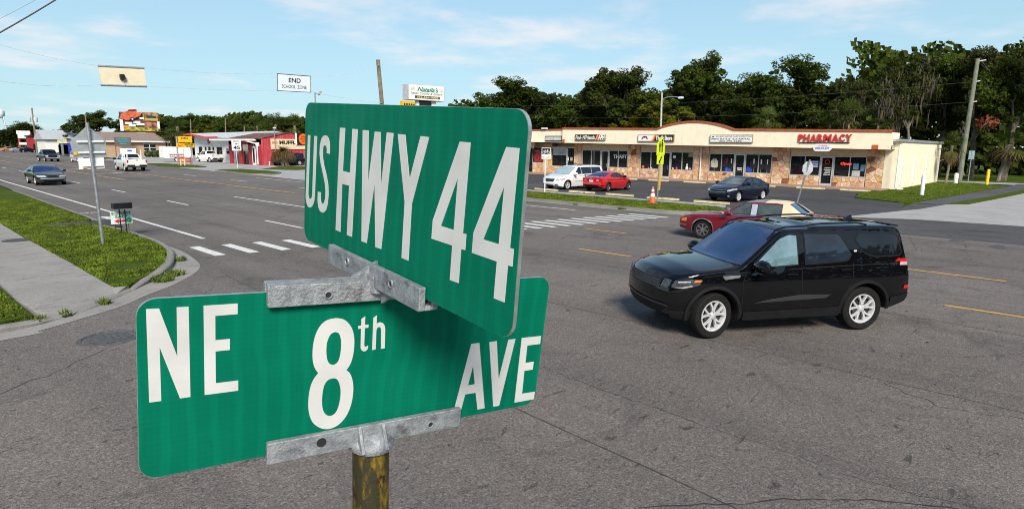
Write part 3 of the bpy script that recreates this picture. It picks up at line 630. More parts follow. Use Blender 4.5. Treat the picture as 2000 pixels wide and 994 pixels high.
for nm, lb, y, c, r_ in gl:
    b = MB(); prof = [(r_*.3, 0), (r_*.9, r_*.25), (r_, r_*.8), (r_*.75, r_*1.4), (r_*.25, r_*1.6), (r_*.2, r_*2.0), (0.001, r_*2.05)]
    if nm == 'figurine': prof = [(.13, 0), (.15, .12), (.10, .30), (.06, .36), (.09, .44), (.08, .54), (.001, .6)]
    b.lathe(prof, (SX+.10-r_*0, y, HZ(.94, 30)), seg=12); o = b.build(nm, M('goods_%s%.2f' % (nm, y), c, .5), None, True); o.scale = (1, 1, 1); props(o, lb, nm)
for j in range(9):
    y = rg.choice([rg.uniform(31.9, 33.9), rg.uniform(28.5, 30.4)]); c = [rg.uniform(.05, .4) for _ in range(3)]
# ---- fascia signs
def boxsign(name, label, y0, y1, z0, z1, m, edge=.0, x=FX-.04):
    t = wempty(name, (x, (y0+y1)/2, z0), label, 'sign'); MB().box((x-.10, min(y0, y1), z0), (FX-.006, max(y0, y1), z1)).build('cabinet', M('sign_cabinet', (.34, .20, .09), .6), t)
    MB().box((x-.112, min(y0, y1)+.05, z0+.06), (x-.101, max(y0, y1)-.05, z1-.05)).build('face', m, t); return t
t = boxsign('shop_sign', 'black and white sign reading Find-N\'Friends with paw dots', 37.62, 41.58, 3.80, 4.44, SIGNBK); x = FX-.154
MB().prism([(0, 0), (.95, 0), (.95, .53), (.25, .53)], (x, 38.63, 3.86), U, V, (.001, 0, 0)).build('white_field', SIGNW, t)
MB().prism([(-.12, 0), (.08, 0), (.33, .53), (.13, .53)], (x-.002, 38.63, 3.86), U, V, (.001, 0, 0)).build('red_band', M('band_red', (.65, .06, .02)), t); MB().prism([(-.26, 0), (-.12, 0), (.13, .53), (.0, .53)], (x-.002, 38.63, 3.86), U, V, (.001, 0, 0)).build('yellow_band', M('band_yellow', (.75, .48, .10)), t)
ftext("Find- N'Friends", 41.48, 3.90, 2.55, .42, SIGNW, t, x, .03, .12)
for yy, zz in ((38.2, 4.22), (38.05, 3.95), (37.85, 4.25), (37.78, 3.96), (38.35, 3.93)): MB().lathe([(.0, 0), (.075, 0)], (x-.004, yy, zz), 'X', 10).build('paw_dot', SIGNBK, t)
t = boxsign('shop_sign', 'black and white sign reading Thrift Store', 29.66, 33.66, 3.68, 4.36, SIGNBK)
MB().prism([(0, 0), (1.62, 0), (1.90, .57), (0, .57)], (x, 33.60, 3.74), U, V, (.001, 0, 0)).build('white_field', SIGNW, t)
MB().prism([(1.62, 0), (1.78, 0), (2.06, .57), (1.90, .57)], (x-.002, 33.60, 3.74), U, V, (.001, 0, 0)).build('red_band', M('band_red', (.65, .06, .02)), t); MB().prism([(1.45, 0), (1.6, 0), (1.88, .57), (1.75, .57)], (x-.002, 33.60, 3.74), U, V, (.001, 0, 0)).build('yellow_band', M('band_yellow', (.75, .48, .10)), t)
MB().prism([(.35, .14), (.5, .16), (.62, .34), (.72, .26), (.85, .34), (.98, .16), (1.12, .14), (.98, .44), (.72, .50), (.50, .42)], (x-.003, 33.60, 3.74), U, V, (.001, 0, 0)).build('house_emblem', M('maroon', (.16, .02, .03)), t)
ftext('Thrift Store', 31.62, 3.80, 1.80, .44, SIGNW, t, x, .045)
t = boxsign('shop_sign', 'white sign for jewelry repair and suit rental', 22.06, 26.0, 3.60, 4.30, SIGNW)
ftext('JEWELRY REPAIR AND ENGRAVING', 25.45, 4.06, 3.3, .15, M('ink_brown', (.10, .07, .02)), t, x, .02); ftext('MENS SUITS & TUX RENTAL', 25.85, 3.85, 3.6, .15, SIGNBK, t, x, .02); ftext('352 795 5686', 25.1, 3.68, 2.1, .12, SIGNBK, t, x, .02)
MB().prism([(0, .06), (.2, .02), (.28, .14), (.1, .12)], (x-.002, 25.85, 4.05), U, V, (.001, 0, 0)).build('ring_emblem', SIGNBK, t)
t = wempty('shop_sign', (FX-.1, 45, 3.7), 'blank white light box on the lower end fascia', 'sign'); MB().box((FX+.10, 43.6, 3.72), (FX+.279, 46.05, 4.30)).build('cabinet', SIGNBK, t)
for k in range(2): MB().box((FX+.085, 43.68+k*1.18, 3.80), (FX+.099, 44.82+k*1.18, 4.20)).build('face', M('sign_grey', (.50, .50, .48)), t)
t = wempty('pharmacy_sign', (FX-.1, 16.3, 3.6), 'big raised red PHARMACY letters on the fascia', 'sign')
MB().box((FX-.09, 14.35, 3.60), (FX-.005, 18.15, 3.67)).build('letter_rail', SIGNBK, t)
REDL = M('letter_red', (.60, .035, .03), .35, var=.05)
for i, ch in enumerate('PHARMACY'):
    w = [.42, .52, .54, .50, .62, .54, .44, .52][i]; y = 18.25-sum([.42, .52, .54, .50, .62, .54, .44, .52][:i])
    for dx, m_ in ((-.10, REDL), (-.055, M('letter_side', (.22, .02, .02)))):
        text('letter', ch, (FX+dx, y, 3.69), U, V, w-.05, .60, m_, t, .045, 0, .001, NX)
t = wempty('discount_sign', (FX-.1, 16.3, 2.9), 'white oval sign reading Citrus Discount below the pharmacy letters', 'sign')
rr = [(math.cos(a)*.28+(.42 if math.cos(a) > 0 else -.42), math.sin(a)*.30) for a in [math.pi*2*(k+.5)/20 for k in range(20)]]
MB().prism(rr, (FX-.12, 16.28, 3.22), U, V, (-.10, 0, 0)).build('board', SIGNW, t)
for yy in (16.7, 15.9): MB().tube([(FX-.16, yy, 3.48), (FX-.16, yy, 3.60)], .012, 5).build('hanger', GREYM, t)
ftext('CITRUS', 16.65, 3.30, .74, .12, REDT, t, FX-.222, .02); ftext('DISCOUNT', 16.82, 3.07, 1.08, .19, BLUET, t, FX-.222, .025)

# ---- parking wheel stops
STOPM = M('wheel_stop_paint', (.62, .50, .28), .85, var=.15, scale=4, dirt=.45, bump=.4, bscale=18)
so = MB(); so.prism([(-.09, 0), (.09, 0), (.07, .11), (-.07, .11)], (0, -1.05, 0), (1, 0, 0), (0, 0, 1), (0, 2.1, 0)); stop_me = so.mesh('wheel_stop', STOPM)
lab = {0: 'yellowed wheel stop in front of the white minivan', 1: 'yellowed wheel stop behind the red coupe', 2: 'yellowed wheel stop right of the red coupe', 3: 'yellowed wheel stop behind the crossing sign post', 4: 'yellowed wheel stop in front of the dark blue sedan'}
for i, (x, y) in enumerate([(33.58, 28.38), (33.57, 25.2), (33.5, 22.1), (33.1, 18.75), (33.0, 15.6)]):
    o = link('wheel_stop', stop_me, None, (x, y, .006), (0, 0, random.uniform(-.03, .03))); props(o, lab[i], 'wheel stop', 'wheel stops along the pavement')
lab = ['yellowed wheel stop by the thrift store, left of the crossing sign', 'yellowed wheel stop under the right thrift store window', 'yellowed wheel stop before the suit shop downpipe', 'yellowed wheel stop behind the dark blue sedan', 'yellowed wheel stop left of the pharmacy door', 'yellowed wheel stop nearest the pharmacy corner']
for i, y in enumerate([33.2, 29.8, 26.1, 20.0, 16.2, 13.0]):
    o = link('wheel_stop', stop_me, None, (51.6, y, .006), (0, 0, random.uniform(-.03, .03))); props(o, lab[i], 'wheel stop', 'wheel stops along the shops')
# ================================================================== muffler shop and white workshop
REDW = NT('red_sheet_metal'); _p = REDW.pos()
_c = REDW.mix(REDW.rng(REDW.noise(REDW.mapv(_p, (3, 3, .35)), 1.2, 5, .65), .35, .75), (.40, .035, .045), (.52, .10, .11)); REDW.out(_c, .6, spec=.3); REDW = REDW.m
REDD = M('red_dark', (.33, .02, .03), .7, var=.15); RUST = M('rusty_roof', (.13, .06, .05), .85, var=.7, scale=1.2, bump=.3, bscale=8); BEIGE = M('beige_stucco', (.45, .30, .19), .85, var=.06, dirt=.1); BROWNR = M('brown_roof', (.22, .17, .14), .9, var=.15, scale=2)
CREAMW = M('white_block', (.72, .70, .66), .85, var=.05, dirt=.15, bump=.2, bscale=12)
ms = wempty('muffler_shop', (40.2, 89.4, 0), 'red corrugated metal workshop with open bays and rusty roof', 'building')
gx0, gx1, gy0, gy1, he, hr = 40.2, 49.0, 88.0, 99.5, 3.85, 4.72; gm = (gx0+gx1)/2
nr = 46                                           # ribbed gable wall panel by panel
for k in range(nr):
    xa, xb = gx0+(gx1-gx0)*k/nr, gx0+(gx1-gx0)*(k+1)/nr; f_ = lambda x: he+(hr-he)*(1-abs(x-gm)/(gx1-gm))
    y = gy0-(.035 if k % 2 else 0)
    MB().add([(xa, y, 0), (xb, y, 0), (xb, y, f_(xb)), (xa, y, f_(xa)), (xa, gy0+.1, 0), (xb, gy0+.1, 0), (xb, gy0+.1, f_(xb)), (xa, gy0+.1, f_(xa))], [(0, 1, 2, 3), (5, 4, 7, 6), (1, 5, 6, 2), (4, 0, 3, 7), (3, 2, 6, 7), (4, 5, 1, 0)]).build('wall_sheet', REDW, ms)
for k in range(2):
    s = 1 if k else -1; xe = gm+s*(gx1-gm+.25)
    MB().add([(gm, gy0-.12, hr+.04), (xe, gy0-.12, he-.02), (xe, gy1, he-.02), (gm, gy1, hr+.04), (gm, gy0-.12, hr+.10), (xe, gy0-.12, he+.04), (xe, gy1, he+.04), (gm, gy1, hr+.10)], [(0, 1, 2, 3), (7, 6, 5, 4), (0, 4, 5, 1), (1, 5, 6, 2), (2, 6, 7, 3), (3, 7, 4, 0)]).build('roof_slope', RUST, ms)
rr_ = random.Random(9)
for k in range(16):
    y = rr_.uniform(gy0+.3, gy1-1.5); x = rr_.uniform(gx0, gm-.6); z = he+(hr-he)*(x-gx0)/(gm-gx0)+.06
    MB().add([(x, y, z), (x+rr_.uniform(.5, 1.4), y+.1, z+.14), (x+1.1, y+rr_.uniform(.4, 1.2), z+.14), (x+.1, y+.9, z+.03)], [(0, 1, 2, 3)]).build('roof_patch', rr_.choice([RUST, M('faded_red', (.35, .14, .13), .8), M('pale_rust', (.40, .30, .27), .8)]), ms)
# front with the bay openings, facing the highway
b = MB(); fr = [(88.1, 90.0), (91.2, 92.5), (95.0, 96.0), (98.4, 99.5)]
for a, c in fr: b.box((gx0, a, 0), (gx0+.25, c, he-.12))
b.box((gx0, 88.1, 3.0), (gx0+.251, 99.5, he-.121)); b.build('front_wall', REDD, ms)
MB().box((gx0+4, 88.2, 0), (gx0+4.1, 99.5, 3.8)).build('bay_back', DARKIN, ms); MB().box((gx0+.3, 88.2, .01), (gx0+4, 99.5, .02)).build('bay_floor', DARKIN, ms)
MB().box((gx0-1.6, 89.6, he-.32), (gx0+.2, 103.0, he-.06)).build('canopy', WHITE, ms)
d = MB().box((gx0-.05, 90.05, .02), (gx0+.02, 91.15, 2.75)).build('door', WHITE, ms); MB().box((gx0-.06, 90.3, .3), (gx0-.051, 90.9, 2.5)).build('pane', WIN, d)
MB().tube([(gx0-1.5, 89.8, he-.35), (gx0-.2, 89.3, 3.1), (gx0-.12, 89.2, 2.9), (gx0-.12, 89.2, .1)], .09, 7).build('downpipe', WHITE, ms, True)
MB().box((gx0+.9, 96.1, .05), (gx0+1.1, 97.0, 2.0)).build('workbench_panel', M('ply_orange', (.42, .16, .04), .8), ms)
t = wempty('oil_drum', (gx0+1.5, 93.6, 0), 'pale drum standing inside the open workshop bay', 'drum'); MB().lathe([(.001, 0), (.28, 0), (.30, .3), (.28, .32), (.30, .6), (.28, .62), (.28, .9), (.001, .9)], (gx0+1.5, 93.6, .02), seg=16).build('drum_body', WHITE, t, True)
# painted wall board
UX, NY = Vector((1, 0, 0)), Vector((0, -1, 0))
def ytext(s, x, z, w, h, m, parent, y, bold=.012, shear=0, name='lettering'): return text(name, s, (x, y, z), UX, V, w, h, m, parent, bold, shear, .004, NY)
t = wempty('muffler_sign', (43.5, 87.9, 2.7), 'cream wall board with black MUFFLER lettering on the red gable', 'sign')
MB().box((41.55, 87.86, 2.35), (47.2, 87.95, 3.84)).build('board', M('board_cream', (.70, .56, .36), .8), t)
ytext('Bert\'s', 41.75, 3.12, .85, .42, M('ink_red', (.55, .05, .03)), t, 87.85, .02, .25); ytext('MUFFLER', 42.85, 3.05, 3.6, .55, SIGNBK, t, 87.85, .05)
t = wempty('round_orange_sign', (46.6, 87.8, 3.0), 'round orange sign on a white-edged panel above the red wall', 'sign')
MB().box((45.55, 87.72, 3.0), (49.2, 87.84, 4.75)).build('panel', SIGNBK, t); MB().box((45.35, 87.70, 3.0), (45.55, 87.84, 4.75)).build('edge_strip', SIGNW, t)
MB().lathe([(.001, 0), (.80, 0), (.82, .03)], (46.65, 87.715, 3.87), 'Y', 24).build('disc', M('orange_disc', (.80, .14, .01), .4), t)
for zz, x0_, x1_ in ((4.2, 46.2, 47.1), (3.85, 46.05, 47.0), (3.5, 46.3, 47.2)): MB().box((x0_, 87.69, zz), (x1_, 87.70, zz+.14)).build('print_band', M('dark_orange', (.40, .05, .01)), t)
t = wempty('lamp_post', (42.1, 86.5, 0), 'thin floodlight pole against the red gable wall', 'lamp post'); MB().tube([(42.0, 87.5, 1.75), (42.0, 87.5, 5.35)], .05, 6).build('pole', GREYM, t); MB().box((41.85, 87.3, 5.3), (42.15, 87.6, 5.5)).build('lamp_head', WHITE, t); MB().box((41.82, 87.4, 1.3), (42.2, 87.7, 1.95)).build('meter_box', M('meter', (.5, .42, .25)), t)
t = wempty('wall_notice', (40.6, 87.9, 2.8), 'small white notice on the red front beside the door', 'sign'); MB().box((40.13, 88.7, 2.75), (40.19, 89.8, 3.3)).build('board', SIGNW, t)
for i, xx in enumerate((41.0, 42.2)):
    t = wempty('vent_pipe', (xx, 87.6, 0), ['white stub pipe at the red wall corner', 'white stub pipe nearer the meter box'][i], 'pipe', 'stub pipes by the red wall'); MB().tube([(xx, 87.5, 0), (xx, 87.5, .55)], .09, 8).build('stub', WHITE, t)
# white workshop with the swooping red eave
ws = wempty('white_workshop', (43, 110, 0), 'white block workshop with swooping red-edged roof left of the red shop', 'building')
MB().box((42.0, 101.5, 0), (56, 119, 3.7)).build('walls', CREAMW, ws)
pr = [(119.6, 4.45), (117.2, 4.6), (113, 4.25), (109.5, 3.98), (104.5, 4.0), (100.2, 3.95)]; b = MB(); b2 = MB(); vs, fs, v2 = [], [], []
for y, z in pr: vs += [(40.5, y, z), (40.5, y, z+.18), (56, y, z+1.0), (56, y, z+.8)]; v2 += [(40.44, y, z-.04), (40.44, y, z+.22), (40.6, y, z+.23), (40.6, y, z-.04)]
for i in range(len(pr)-1):
    for k in range(4): fs.append((i*4+k, i*4+(k+1) % 4, (i+1)*4+(k+1) % 4, (i+1)*4+k))
fs += [(3, 2, 1, 0), tuple(range(len(vs)-4, len(vs)))]
b.add(vs, fs).build('roof', M('pale_roof', (.50, .51, .53), .6, var=.1), ws); n4 = 4*4; MB().add(v2[:5*4], [q for q in fs if max(q) < 20]+[(16, 17, 18, 19)]).build('red_eave', REDT, ws)
MB().add([(42.0, 103, 3.7), (42.0, 119, 3.7), (42.0, 118.5, 4.5), (42.0, 109, 4.02), (42.0, 103, 4.02)], [(0, 1, 2, 3, 4)]).build('gable_infill', CREAMW, ws)
for y, w_ in ((116.2, 1.4), (113.8, .6), (112.1, .9), (110.4, .6), (107.8, 2.2)):
    w = MB().box((41.93, y-w_/2, 1.1 if w_ > 1 else 1.6), (41.99, y+w_/2, 2.5)).build('window', WIN, ws); MB().box((41.9, y-w_/2-.06, 1.04 if w_ > 1 else 1.54), (41.97, y+w_/2+.06, 1.12 if w_ > 1 else 1.62)).build('sill', WHITE, w)
MB().box((41.93, 103.6, 1.4), (41.99, 104.9, 2.3)).build('window', WIN, ws)
t = wempty('wall_flag', (41.9, 112.3, 3.2), 'small flag hung on the white workshop wall', 'flag'); MB().box((41.9, 111.6, 3.05), (41.94, 112.6, 3.75)).build('cloth', M('flag_red', (.45, .08, .10), .9), t); MB().box((41.88, 112.1, 3.4), (41.899, 112.6, 3.75)).build('canton', BLUET, t)
# yellow pylon sign
YEL = M('sign_yellow', (.78, .42, .01), .5, var=.05)
t = wempty('yellow_pylon_sign', (30.5, 92.5, 0), 'two stacked yellow signs on posts advertising the muffler shop', 'sign')
a_, c_ = PY(349, 320, 92.5), PY(376, 320, 92.5); za, zb, zc_, zd = PY(360, 288.5, 92.5).z, PY(360, 280, 92.5).z, PY(360, 278.5, 92.5).z, PY(360, 266.5, 92.5).z
for xx in (a_.x, c_.x): MB().tube([(xx, 92.6, 0), (xx, 92.6, zd)], .09, 8).build('post', GREYM, t)
x0, x1 = PY(344, 285, 92.5).x, PY(378.5, 285, 92.5).x
MB().box((x0, 92.35, za), (x1, 92.5, zb)).build('lower_board', YEL, t); MB().box((PY(347, 270, 92.5).x, 92.33, zc_), (PY(374, 270, 92.5).x, 92.5, zd)).build('upper_board', YEL, t)
ytext("Bert's", x0+.15, za+.12, .75, .38, REDT, t, 92.34, .02, .3); ytext('MUFFLER', x0+1.05, za+.32, 1.2, .24, SIGNBK, t, 92.34, .03); ytext('SHOP', x0+1.25, za+.05, .85, .22, SIGNBK, t, 92.34, .03)
for k in range(5): xa = PY(353, 270, 92.5).x+k*.18; MB().box((xa, 92.318, zc_+.48), (xa+.12, 92.328, zc_+.66)).build('print_mark', SIGNBK, t)
t = wempty('barricade', (31.5, 96, 0), 'orange slatted barricade at the foot of the yellow sign', 'barricade'); OR = M('safety_orange', (.80, .12, .02), .5)
bx, by = PY(349, 320, 95).x, 95.0
for i in range(2): MB().box((bx, by-.02, .40+.42*i), (bx+1.75, by+.02, .62+.42*i)).build('rail', OR, t)
for i in range(2): MB().box((bx+.05+1.55*i, by-.06, 0), (bx+.15+1.55*i, by+.06, 1.15)).build('leg', OR, t)
for i, xx in enumerate((29.6, 30.2)):
    t = wempty('bollard', (xx, 89.3+i*.3, 0), ['pale yellow bollard in the sign island, left one', 'pale yellow bollard in the sign island, right one'][i], 'bollard', 'bollards by the yellow sign'); MB().lathe([(.001, 1.0), (.06, .98), (.09, .92), (.09, 0)], (xx, 89.3+i*.3, 0), seg=12).build('post', M('bollard_yellow', (.62, .50, .22)), t, True)
# beige building, grey building and the shops further out
bb = wempty('beige_building', (40, 155, 0), 'low beige building with brown roof behind the billboard', 'building')
MB().box((35.2, 155, 0), (48.5, 168, 3.5)).build('walls', BEIGE, bb); MB().add([(34.3, 154.3, 3.45), (49.4, 154.3, 3.45), (49.4, 169, 3.45), (34.3, 169, 3.45), (36.8, 160, 5.4), (47.5, 160, 5.4), (47.5, 164, 5.4), (36.8, 164, 5.4)], [(3, 2, 1, 0), (4, 5, 6, 7), (0, 1, 5, 4), (1, 2, 6, 5), (2, 3, 7, 6), (3, 0, 4, 7)]).build('roof', BROWNR, bb)
MB().box((34.3, 154.25, 3.2), (49.4, 154.45, 3.5)).build('eave_board', WHITE, bb)
w = MB().box((44.0, 154.9, 1.45), (46.3, 154.99, 2.75)).build('window', WIN, bb); f = MB(); f.box((43.9, 154.86, 1.35), (46.4, 154.95, 1.46)); f.box((45.05, 154.86, 1.46), (45.2, 154.95, 2.75)); f.box((44.0, 154.86, 2.0), (46.3, 154.949, 2.1)); f.box((43.9, 154.86, 2.75), (46.4, 154.95, 2.86)); f.build('frame', WHITE, w)
t = wempty('dark_shop_sign', (38, 153, 0), 'dark board with teal lettering in front of the beige building', 'sign'); MB().box((37.9, 152.9, 2.3), (41.0, 153.1, 4.2)).build('board', M('board_dark', (.12, .10, .09), .8), t)
for xx in (38.0, 40.9): MB().box((xx-.12, 152.95, 0), (xx+.12, 153.05, 2.3)).build('post', WOOD, t)
TEAL = M('teal_ink', (.03, .30, .34)); 
for zz, x0_, x1_ in ((3.75, 38.2, 40.5), (3.25, 38.6, 40.7), (2.7, 38.9, 40.2)): MB().box((x0_, 152.88, zz), (x1_, 152.899, zz+.22)).build('print_band', TEAL, t)
for i, (px, nm) in enumerate(((290, 'round clipped shrub under the beige building window'), (301, 'second clipped shrub right of the window'), (311, 'third clipped shrub near the beige building corner'))):
    p = PY(px, 309, 152); t = wempty('shrub', (p.x, 152, 0), nm, 'shrub', 'shrubs before the beige building'); q = random.Random(i); b = MB()
    for k in range(500):
        v = Vector((q.gauss(0, 1), q.gauss(0, 1), q.gauss(0, 1))).normalized()*q.uniform(.7, 1.02)*.8; s = .12; c = Vector((p.x, 152, .75))+v; u1 = Vector((q.gauss(0, 1), q.gauss(0, 1), q.gauss(0, 1))).normalized()*s; u2 = u1.orthogonal().normalized()*s
        b.add([c-u1, c+u2, c+u1, c-u2], [(0, 1, 2, 3)])
    b.build('foliage', M('shrub_leaf', (.06, .09, .02), .8, var=.4), t); MB().tube([(p.x, 152, 0), (p.x, 152, .6)], .06, 5).build('stem', WOOD, t)
gb = wempty('grey_roof_building', (34, 190, 0), 'white shop with grey metal roof left of the pentagon sign', 'building')
gxa, gxb = PY(88, 280, 190).x, PY(148, 280, 190).x
MB().box((gxa, 190, 0), (gxb+3, 200, 3.8)).build('walls', CREAMW, gb); zt = PY(120, 262, 190).z
MB().add([(gxa-.5, 189.3, 3.7), (gxb+4, 189.3, 3.7), (gxb+4, 201, 3.7), (gxa-.5, 201, 3.7), (gxa-.5, 195, zt+1.0), (gxb+4, 195, zt+1.0)], [(3, 2, 1, 0), (0, 1, 5, 4), (1, 2, 5), (2, 3, 4, 5), (3, 0, 4)]).build('roof', M('grey_sheet_roof', (.40, .42, .44), .5, var=.1), gb)
MB().box((gxb-3.6, 189.9, 0), (gxb+.2, 189.99, 2.9)).build('blue_door', M('blue_door', (.02, .05, .35)), gb); MB().box((gxa+2.6, 189.9, .1), (gxa+4.6, 189.99, 2.4)).build('window', WIN, gb)
def roadside(name, label, pix, Y, faces, post_m, legs, cat='sign'):
    """roadside sign at depth Y: faces = list of (px0,py0,px1,py1,material); legs = pixel columns"""
    base = PY(pix, 290, Y); t = wempty(name, (base.x, Y, 0), label, cat)
    for i, (x0_, y0_, x1_, y1_, m_) in enumerate(faces):
        a, c = PY(x0_, y1_, Y), PY(x1_, y0_, Y); MB().box((a.x, Y-.15-.02*i, a.z), (c.x, Y, c.z)).build('board', m_, t)
    for lx, top in legs:
        a = PY(lx, top, Y); MB().box((a.x-.22, Y+.01, 0), (a.x+.22, Y+.3, a.z)).build('post', post_m, t)
    return t
roadside('red_post_sign', 'white panels on tall red posts left of the utility pole', 46, 255, [(32, 256, 58, 262, SIGNW), (35, 262, 57, 270.5, SIGNW), (37.5, 278.5, 59, 283, SIGNW)], REDT, [(35.5, 258), (58.5, 258)])
roadside('cream_pylon_sign', 'cream pylon sign over a light blue board', 78, 235, [(69.5, 254, 83.5, 264.5, M('cream_sign', (.72, .58, .42))), (70, 270, 91, 278, M('sky_sign', (.12, .50, .72))), (74, 263, 82, 266, REDT)], REDT, [(70, 268), (77, 268)])
roadside('blue_yellow_sign', 'small blue and yellow sign before the grey roof', 120, 180, [(112, 271.5, 129.5, 280, M('blueyellow', (.55, .52, .20), .6, var=.5, scale=2)), (113, 272, 124, 275, M('pale_blue', (.35, .40, .65)))], GREYM, [(121, 281)])
rb = wempty('red_kiosk', (38, 240, 0), 'small red and black kiosk behind the utility pole', 'building'); a, c = PY(60, 297, 242), PY(79, 268, 242); MB().box((a.x, 242, 0), (c.x, 247, c.z)).build('walls', REDD, rb); MB().box((a.x-.3, 241.7, c.z), (c.x+1.5, 247.4, c.z+.5)).build('roof', SIGNBK, rb); MB().box((a.x+.8, 241.9, .3), (a.x+2.2, 241.99, 2.4)).build('window', WIN, rb)
# billboard
bl = wempty('billboard', (49, 170, 0), 'large billboard with an orange pickup cut-out standing on one black post', 'billboard'); Yb = 170
def bb_(n, x0_, y0_, x1_, y1_, m_, d, th=.1):
    a, c = PY(x0_, y1_, Yb), PY(x1_, y0_, Yb); MB().box((a.x, Yb-d-th, a.z), (c.x, Yb-d, c.z)).build(n, m_, bl)
bb_('panel', 235, 222, 309, 257, M('billboard_brown', (.10, .045, .035), .7, var=.6, scale=1.2), .2, .4)
bb_('white_edge', 234, 233, 238, 256, SIGNW, .62); bb_('white_edge', 306, 238, 309.5, 252, SIGNW, .62)
bb_('lime_band', 242, 250, 307, 255.5, M('lime_print', (.30, .30, .03), .7, var=.8, scale=1.6), .62); bb_('orange_band', 240, 245.5, 250, 255, M('orange_print', (.75, .22, .05)), .61)
bb_('logo_field', 278, 221, 306, 237, M('logo_gold', (.34, .19, .05), .7, var=.7, scale=1.4), .63); bb_('logo_dark', 284, 227, 302, 232, M('logo_ink', (.03, .03, .06)), .75); bb_('logo_bar', 282, 232, 306, 236, M('logo_yellow', (.45, .34, .08)), .76)
bb_('meat_print', 281, 239, 304, 250, M('print_pink', (.26, .11, .08), .7, var=.8, scale=1.1), .64)
for x0_, y0_, x1_, y1_ in ((243, 239, 256, 243), (258, 237, 272, 241), (250, 243, 263, 247.5), (265, 241.5, 280, 245), (271, 230, 279, 233)): bb_('white_print', x0_, y0_, x1_, y1_, SIGNW, .66)
tk = [(232, 231), (234, 224), (240, 219), (246, 218), (249, 214.5), (262, 214), (265.5, 219), (274, 221), (272, 226), (262, 231), (255, 232), (248, 236), (240, 234)]
P = [PY(a, c, Yb) for a, c in tk]; MB().prism([(q.x, q.z) for q in P], (0, Yb-.75, 0), (1, 0, 0), (0, 0, 1), (0, -.25, 0)).build('truck_cutout', M('truck_orange', (.62, .13, .06), .5, var=.35, scale=.9), bl)
P = [PY(a, c, Yb) for a, c in ((247, 217.5), (249.5, 215), (264, 214.8), (264.5, 217))]; MB().prism([(q.x, q.z) for q in P], (0, Yb-1.01, 0), (1, 0, 0), (0, 0, 1), (0, -.02, 0)).build('truck_window', SIGNBK, bl)
c = PY(256, 233, Yb); MB().lathe([(.001, 0), (.17, 0), (.18, -.01), (.45, -.01), (.46, .05)], (c.x, Yb-1.02, c.z), 'Y', 18).build('truck_wheel', SIGNBK, bl); MB().lathe([(.001, 0), (.2, 0)], (c.x, Yb-1.06, c.z), 'Y', 14).build('truck_hubcap', SIGNW, bl)
bb_('lower_board', 246, 257, 303, 266, M('board_red', (.36, .02, .015), .6), .3, .2); bb_('white_print', 251, 259, 262, 262, SIGNW, .51, .02); bb_('white_print', 266, 259, 284, 261.5, SIGNW, .51, .02)
bb_('catwalk', 236, 266.3, 308, 267.5, GREYM, -.3, .9); a, c = PY(268, 300, Yb), PY(272.5, 268, Yb); MB().tube([(a.x+.3, Yb+.6, 0), (a.x+.3, Yb+.6, c.z+.4)], .32, 12).build('post', SIGNBK, bl, True)
# ================================================================== the street-name sign in the foreground
from mathutils.geometry import tessellate_polygon
def sheeting(name, c):
    t = NT(name); p = t.pos(True)
    b = t.mix(t.rng(t.noise(p, 9, 4, .6), .3, .7), tuple(x*.90 for x in c), tuple(x*1.08 for x in c))
    w = t.n('ShaderNodeTexWave', wave_type='BANDS', bands_direction='X'); t.l(p, w.inputs['Vector']); w.inputs['Scale'].default_value = 11; w.inputs['Distortion'].default_value = 4; w.inputs['Detail'].default_value = 3; w.inputs['Detail Scale'].default_value = .5
    b = t.mix(t.math('MULTIPLY', t.rng(w.outputs[1], .55, .95), .24), b, tuple(x*1.5 for x in c))
    k = t.n('ShaderNodeTexChecker'); mp = t.n('ShaderNodeMapping'); t.l(p, mp.inputs[0]); mp.inputs['Rotation'].default_value = (0, 0, R(45)); t.l(mp.outputs[0], k.inputs['Vector']); k.inputs['Scale'].default_value = 190
    b = t.mix(t.math('MULTIPLY', k.outputs[1], .10), b, tuple(x*.60 for x in c))
    d = t.rng(t.noise(t.mapv(p, (60, 6, 1)), 1.0, 5, .7), .62, .78); b = t.mix(t.math('MULTIPLY', d, .05), b, (.20, .22, .18))
    t.out(b, t.rng(t.noise(p, 14, 4), .3, .7, .42, .58), 0, .05); return t.m
SGREEN = sheeting('green_sheeting', (.001, .138, .078))
_t = NT('letter_sheeting'); _p = _t.pos(True); _b = _t.mix(_t.rng(_t.noise(_p, 11, 5), .3, .7), (.52, .52, .50), (.60, .60, .58)); _s = _t.rng(_t.noise(_p, 260, 2), .70, .78); _b = _t.mix(_t.math('MULTIPLY', _s, .35), _b, (.25, .24, .22)); LETTER = _t.out(_b, .5, 0, .3)
CAST = NT('cast_zinc'); _p = CAST.pos(True); _b = CAST.mix(CAST.rng(CAST.noise(_p, 60, 6, .7), .3, .7), (.22, .235, .25), (.42, .44, .46)); _b = CAST.mix(CAST.math('MULTIPLY', CAST.rng(CAST.noise(_p, 24, 6, .75), .54, .70), .8), _b, (.09, .09, .09)); CAST.bump(CAST.noise(_p, 230, 5, .7), .8, .003); CAST = CAST.out(_b, .5, .5, .4)
EDGE = M('blade_edge', (.55, .56, .56), .35, .8, var=.15, scale=60, obj=True)
def frame(TL, TR, BR, BL):
    TL, TR, BR, BL = map(Vector, (TL, TR, BR, BL)); C = (TL+TR+BR+BL)/4; Wd = (TR-TL).length; Ht = (TL-BL).length; U_ = (TR-TL).normalized(); V_ = (TL-BL); V_ = (V_-U_*V_.dot(U_)).normalized()
    return C, U_, V_, U_.cross(V_), Wd, Ht
F1 = frame((.5216, .96375, 3.11888), (.43669, .38585, 3.08458), (.43160, .41115, 2.85603), (.51651, .98906, 2.89033))
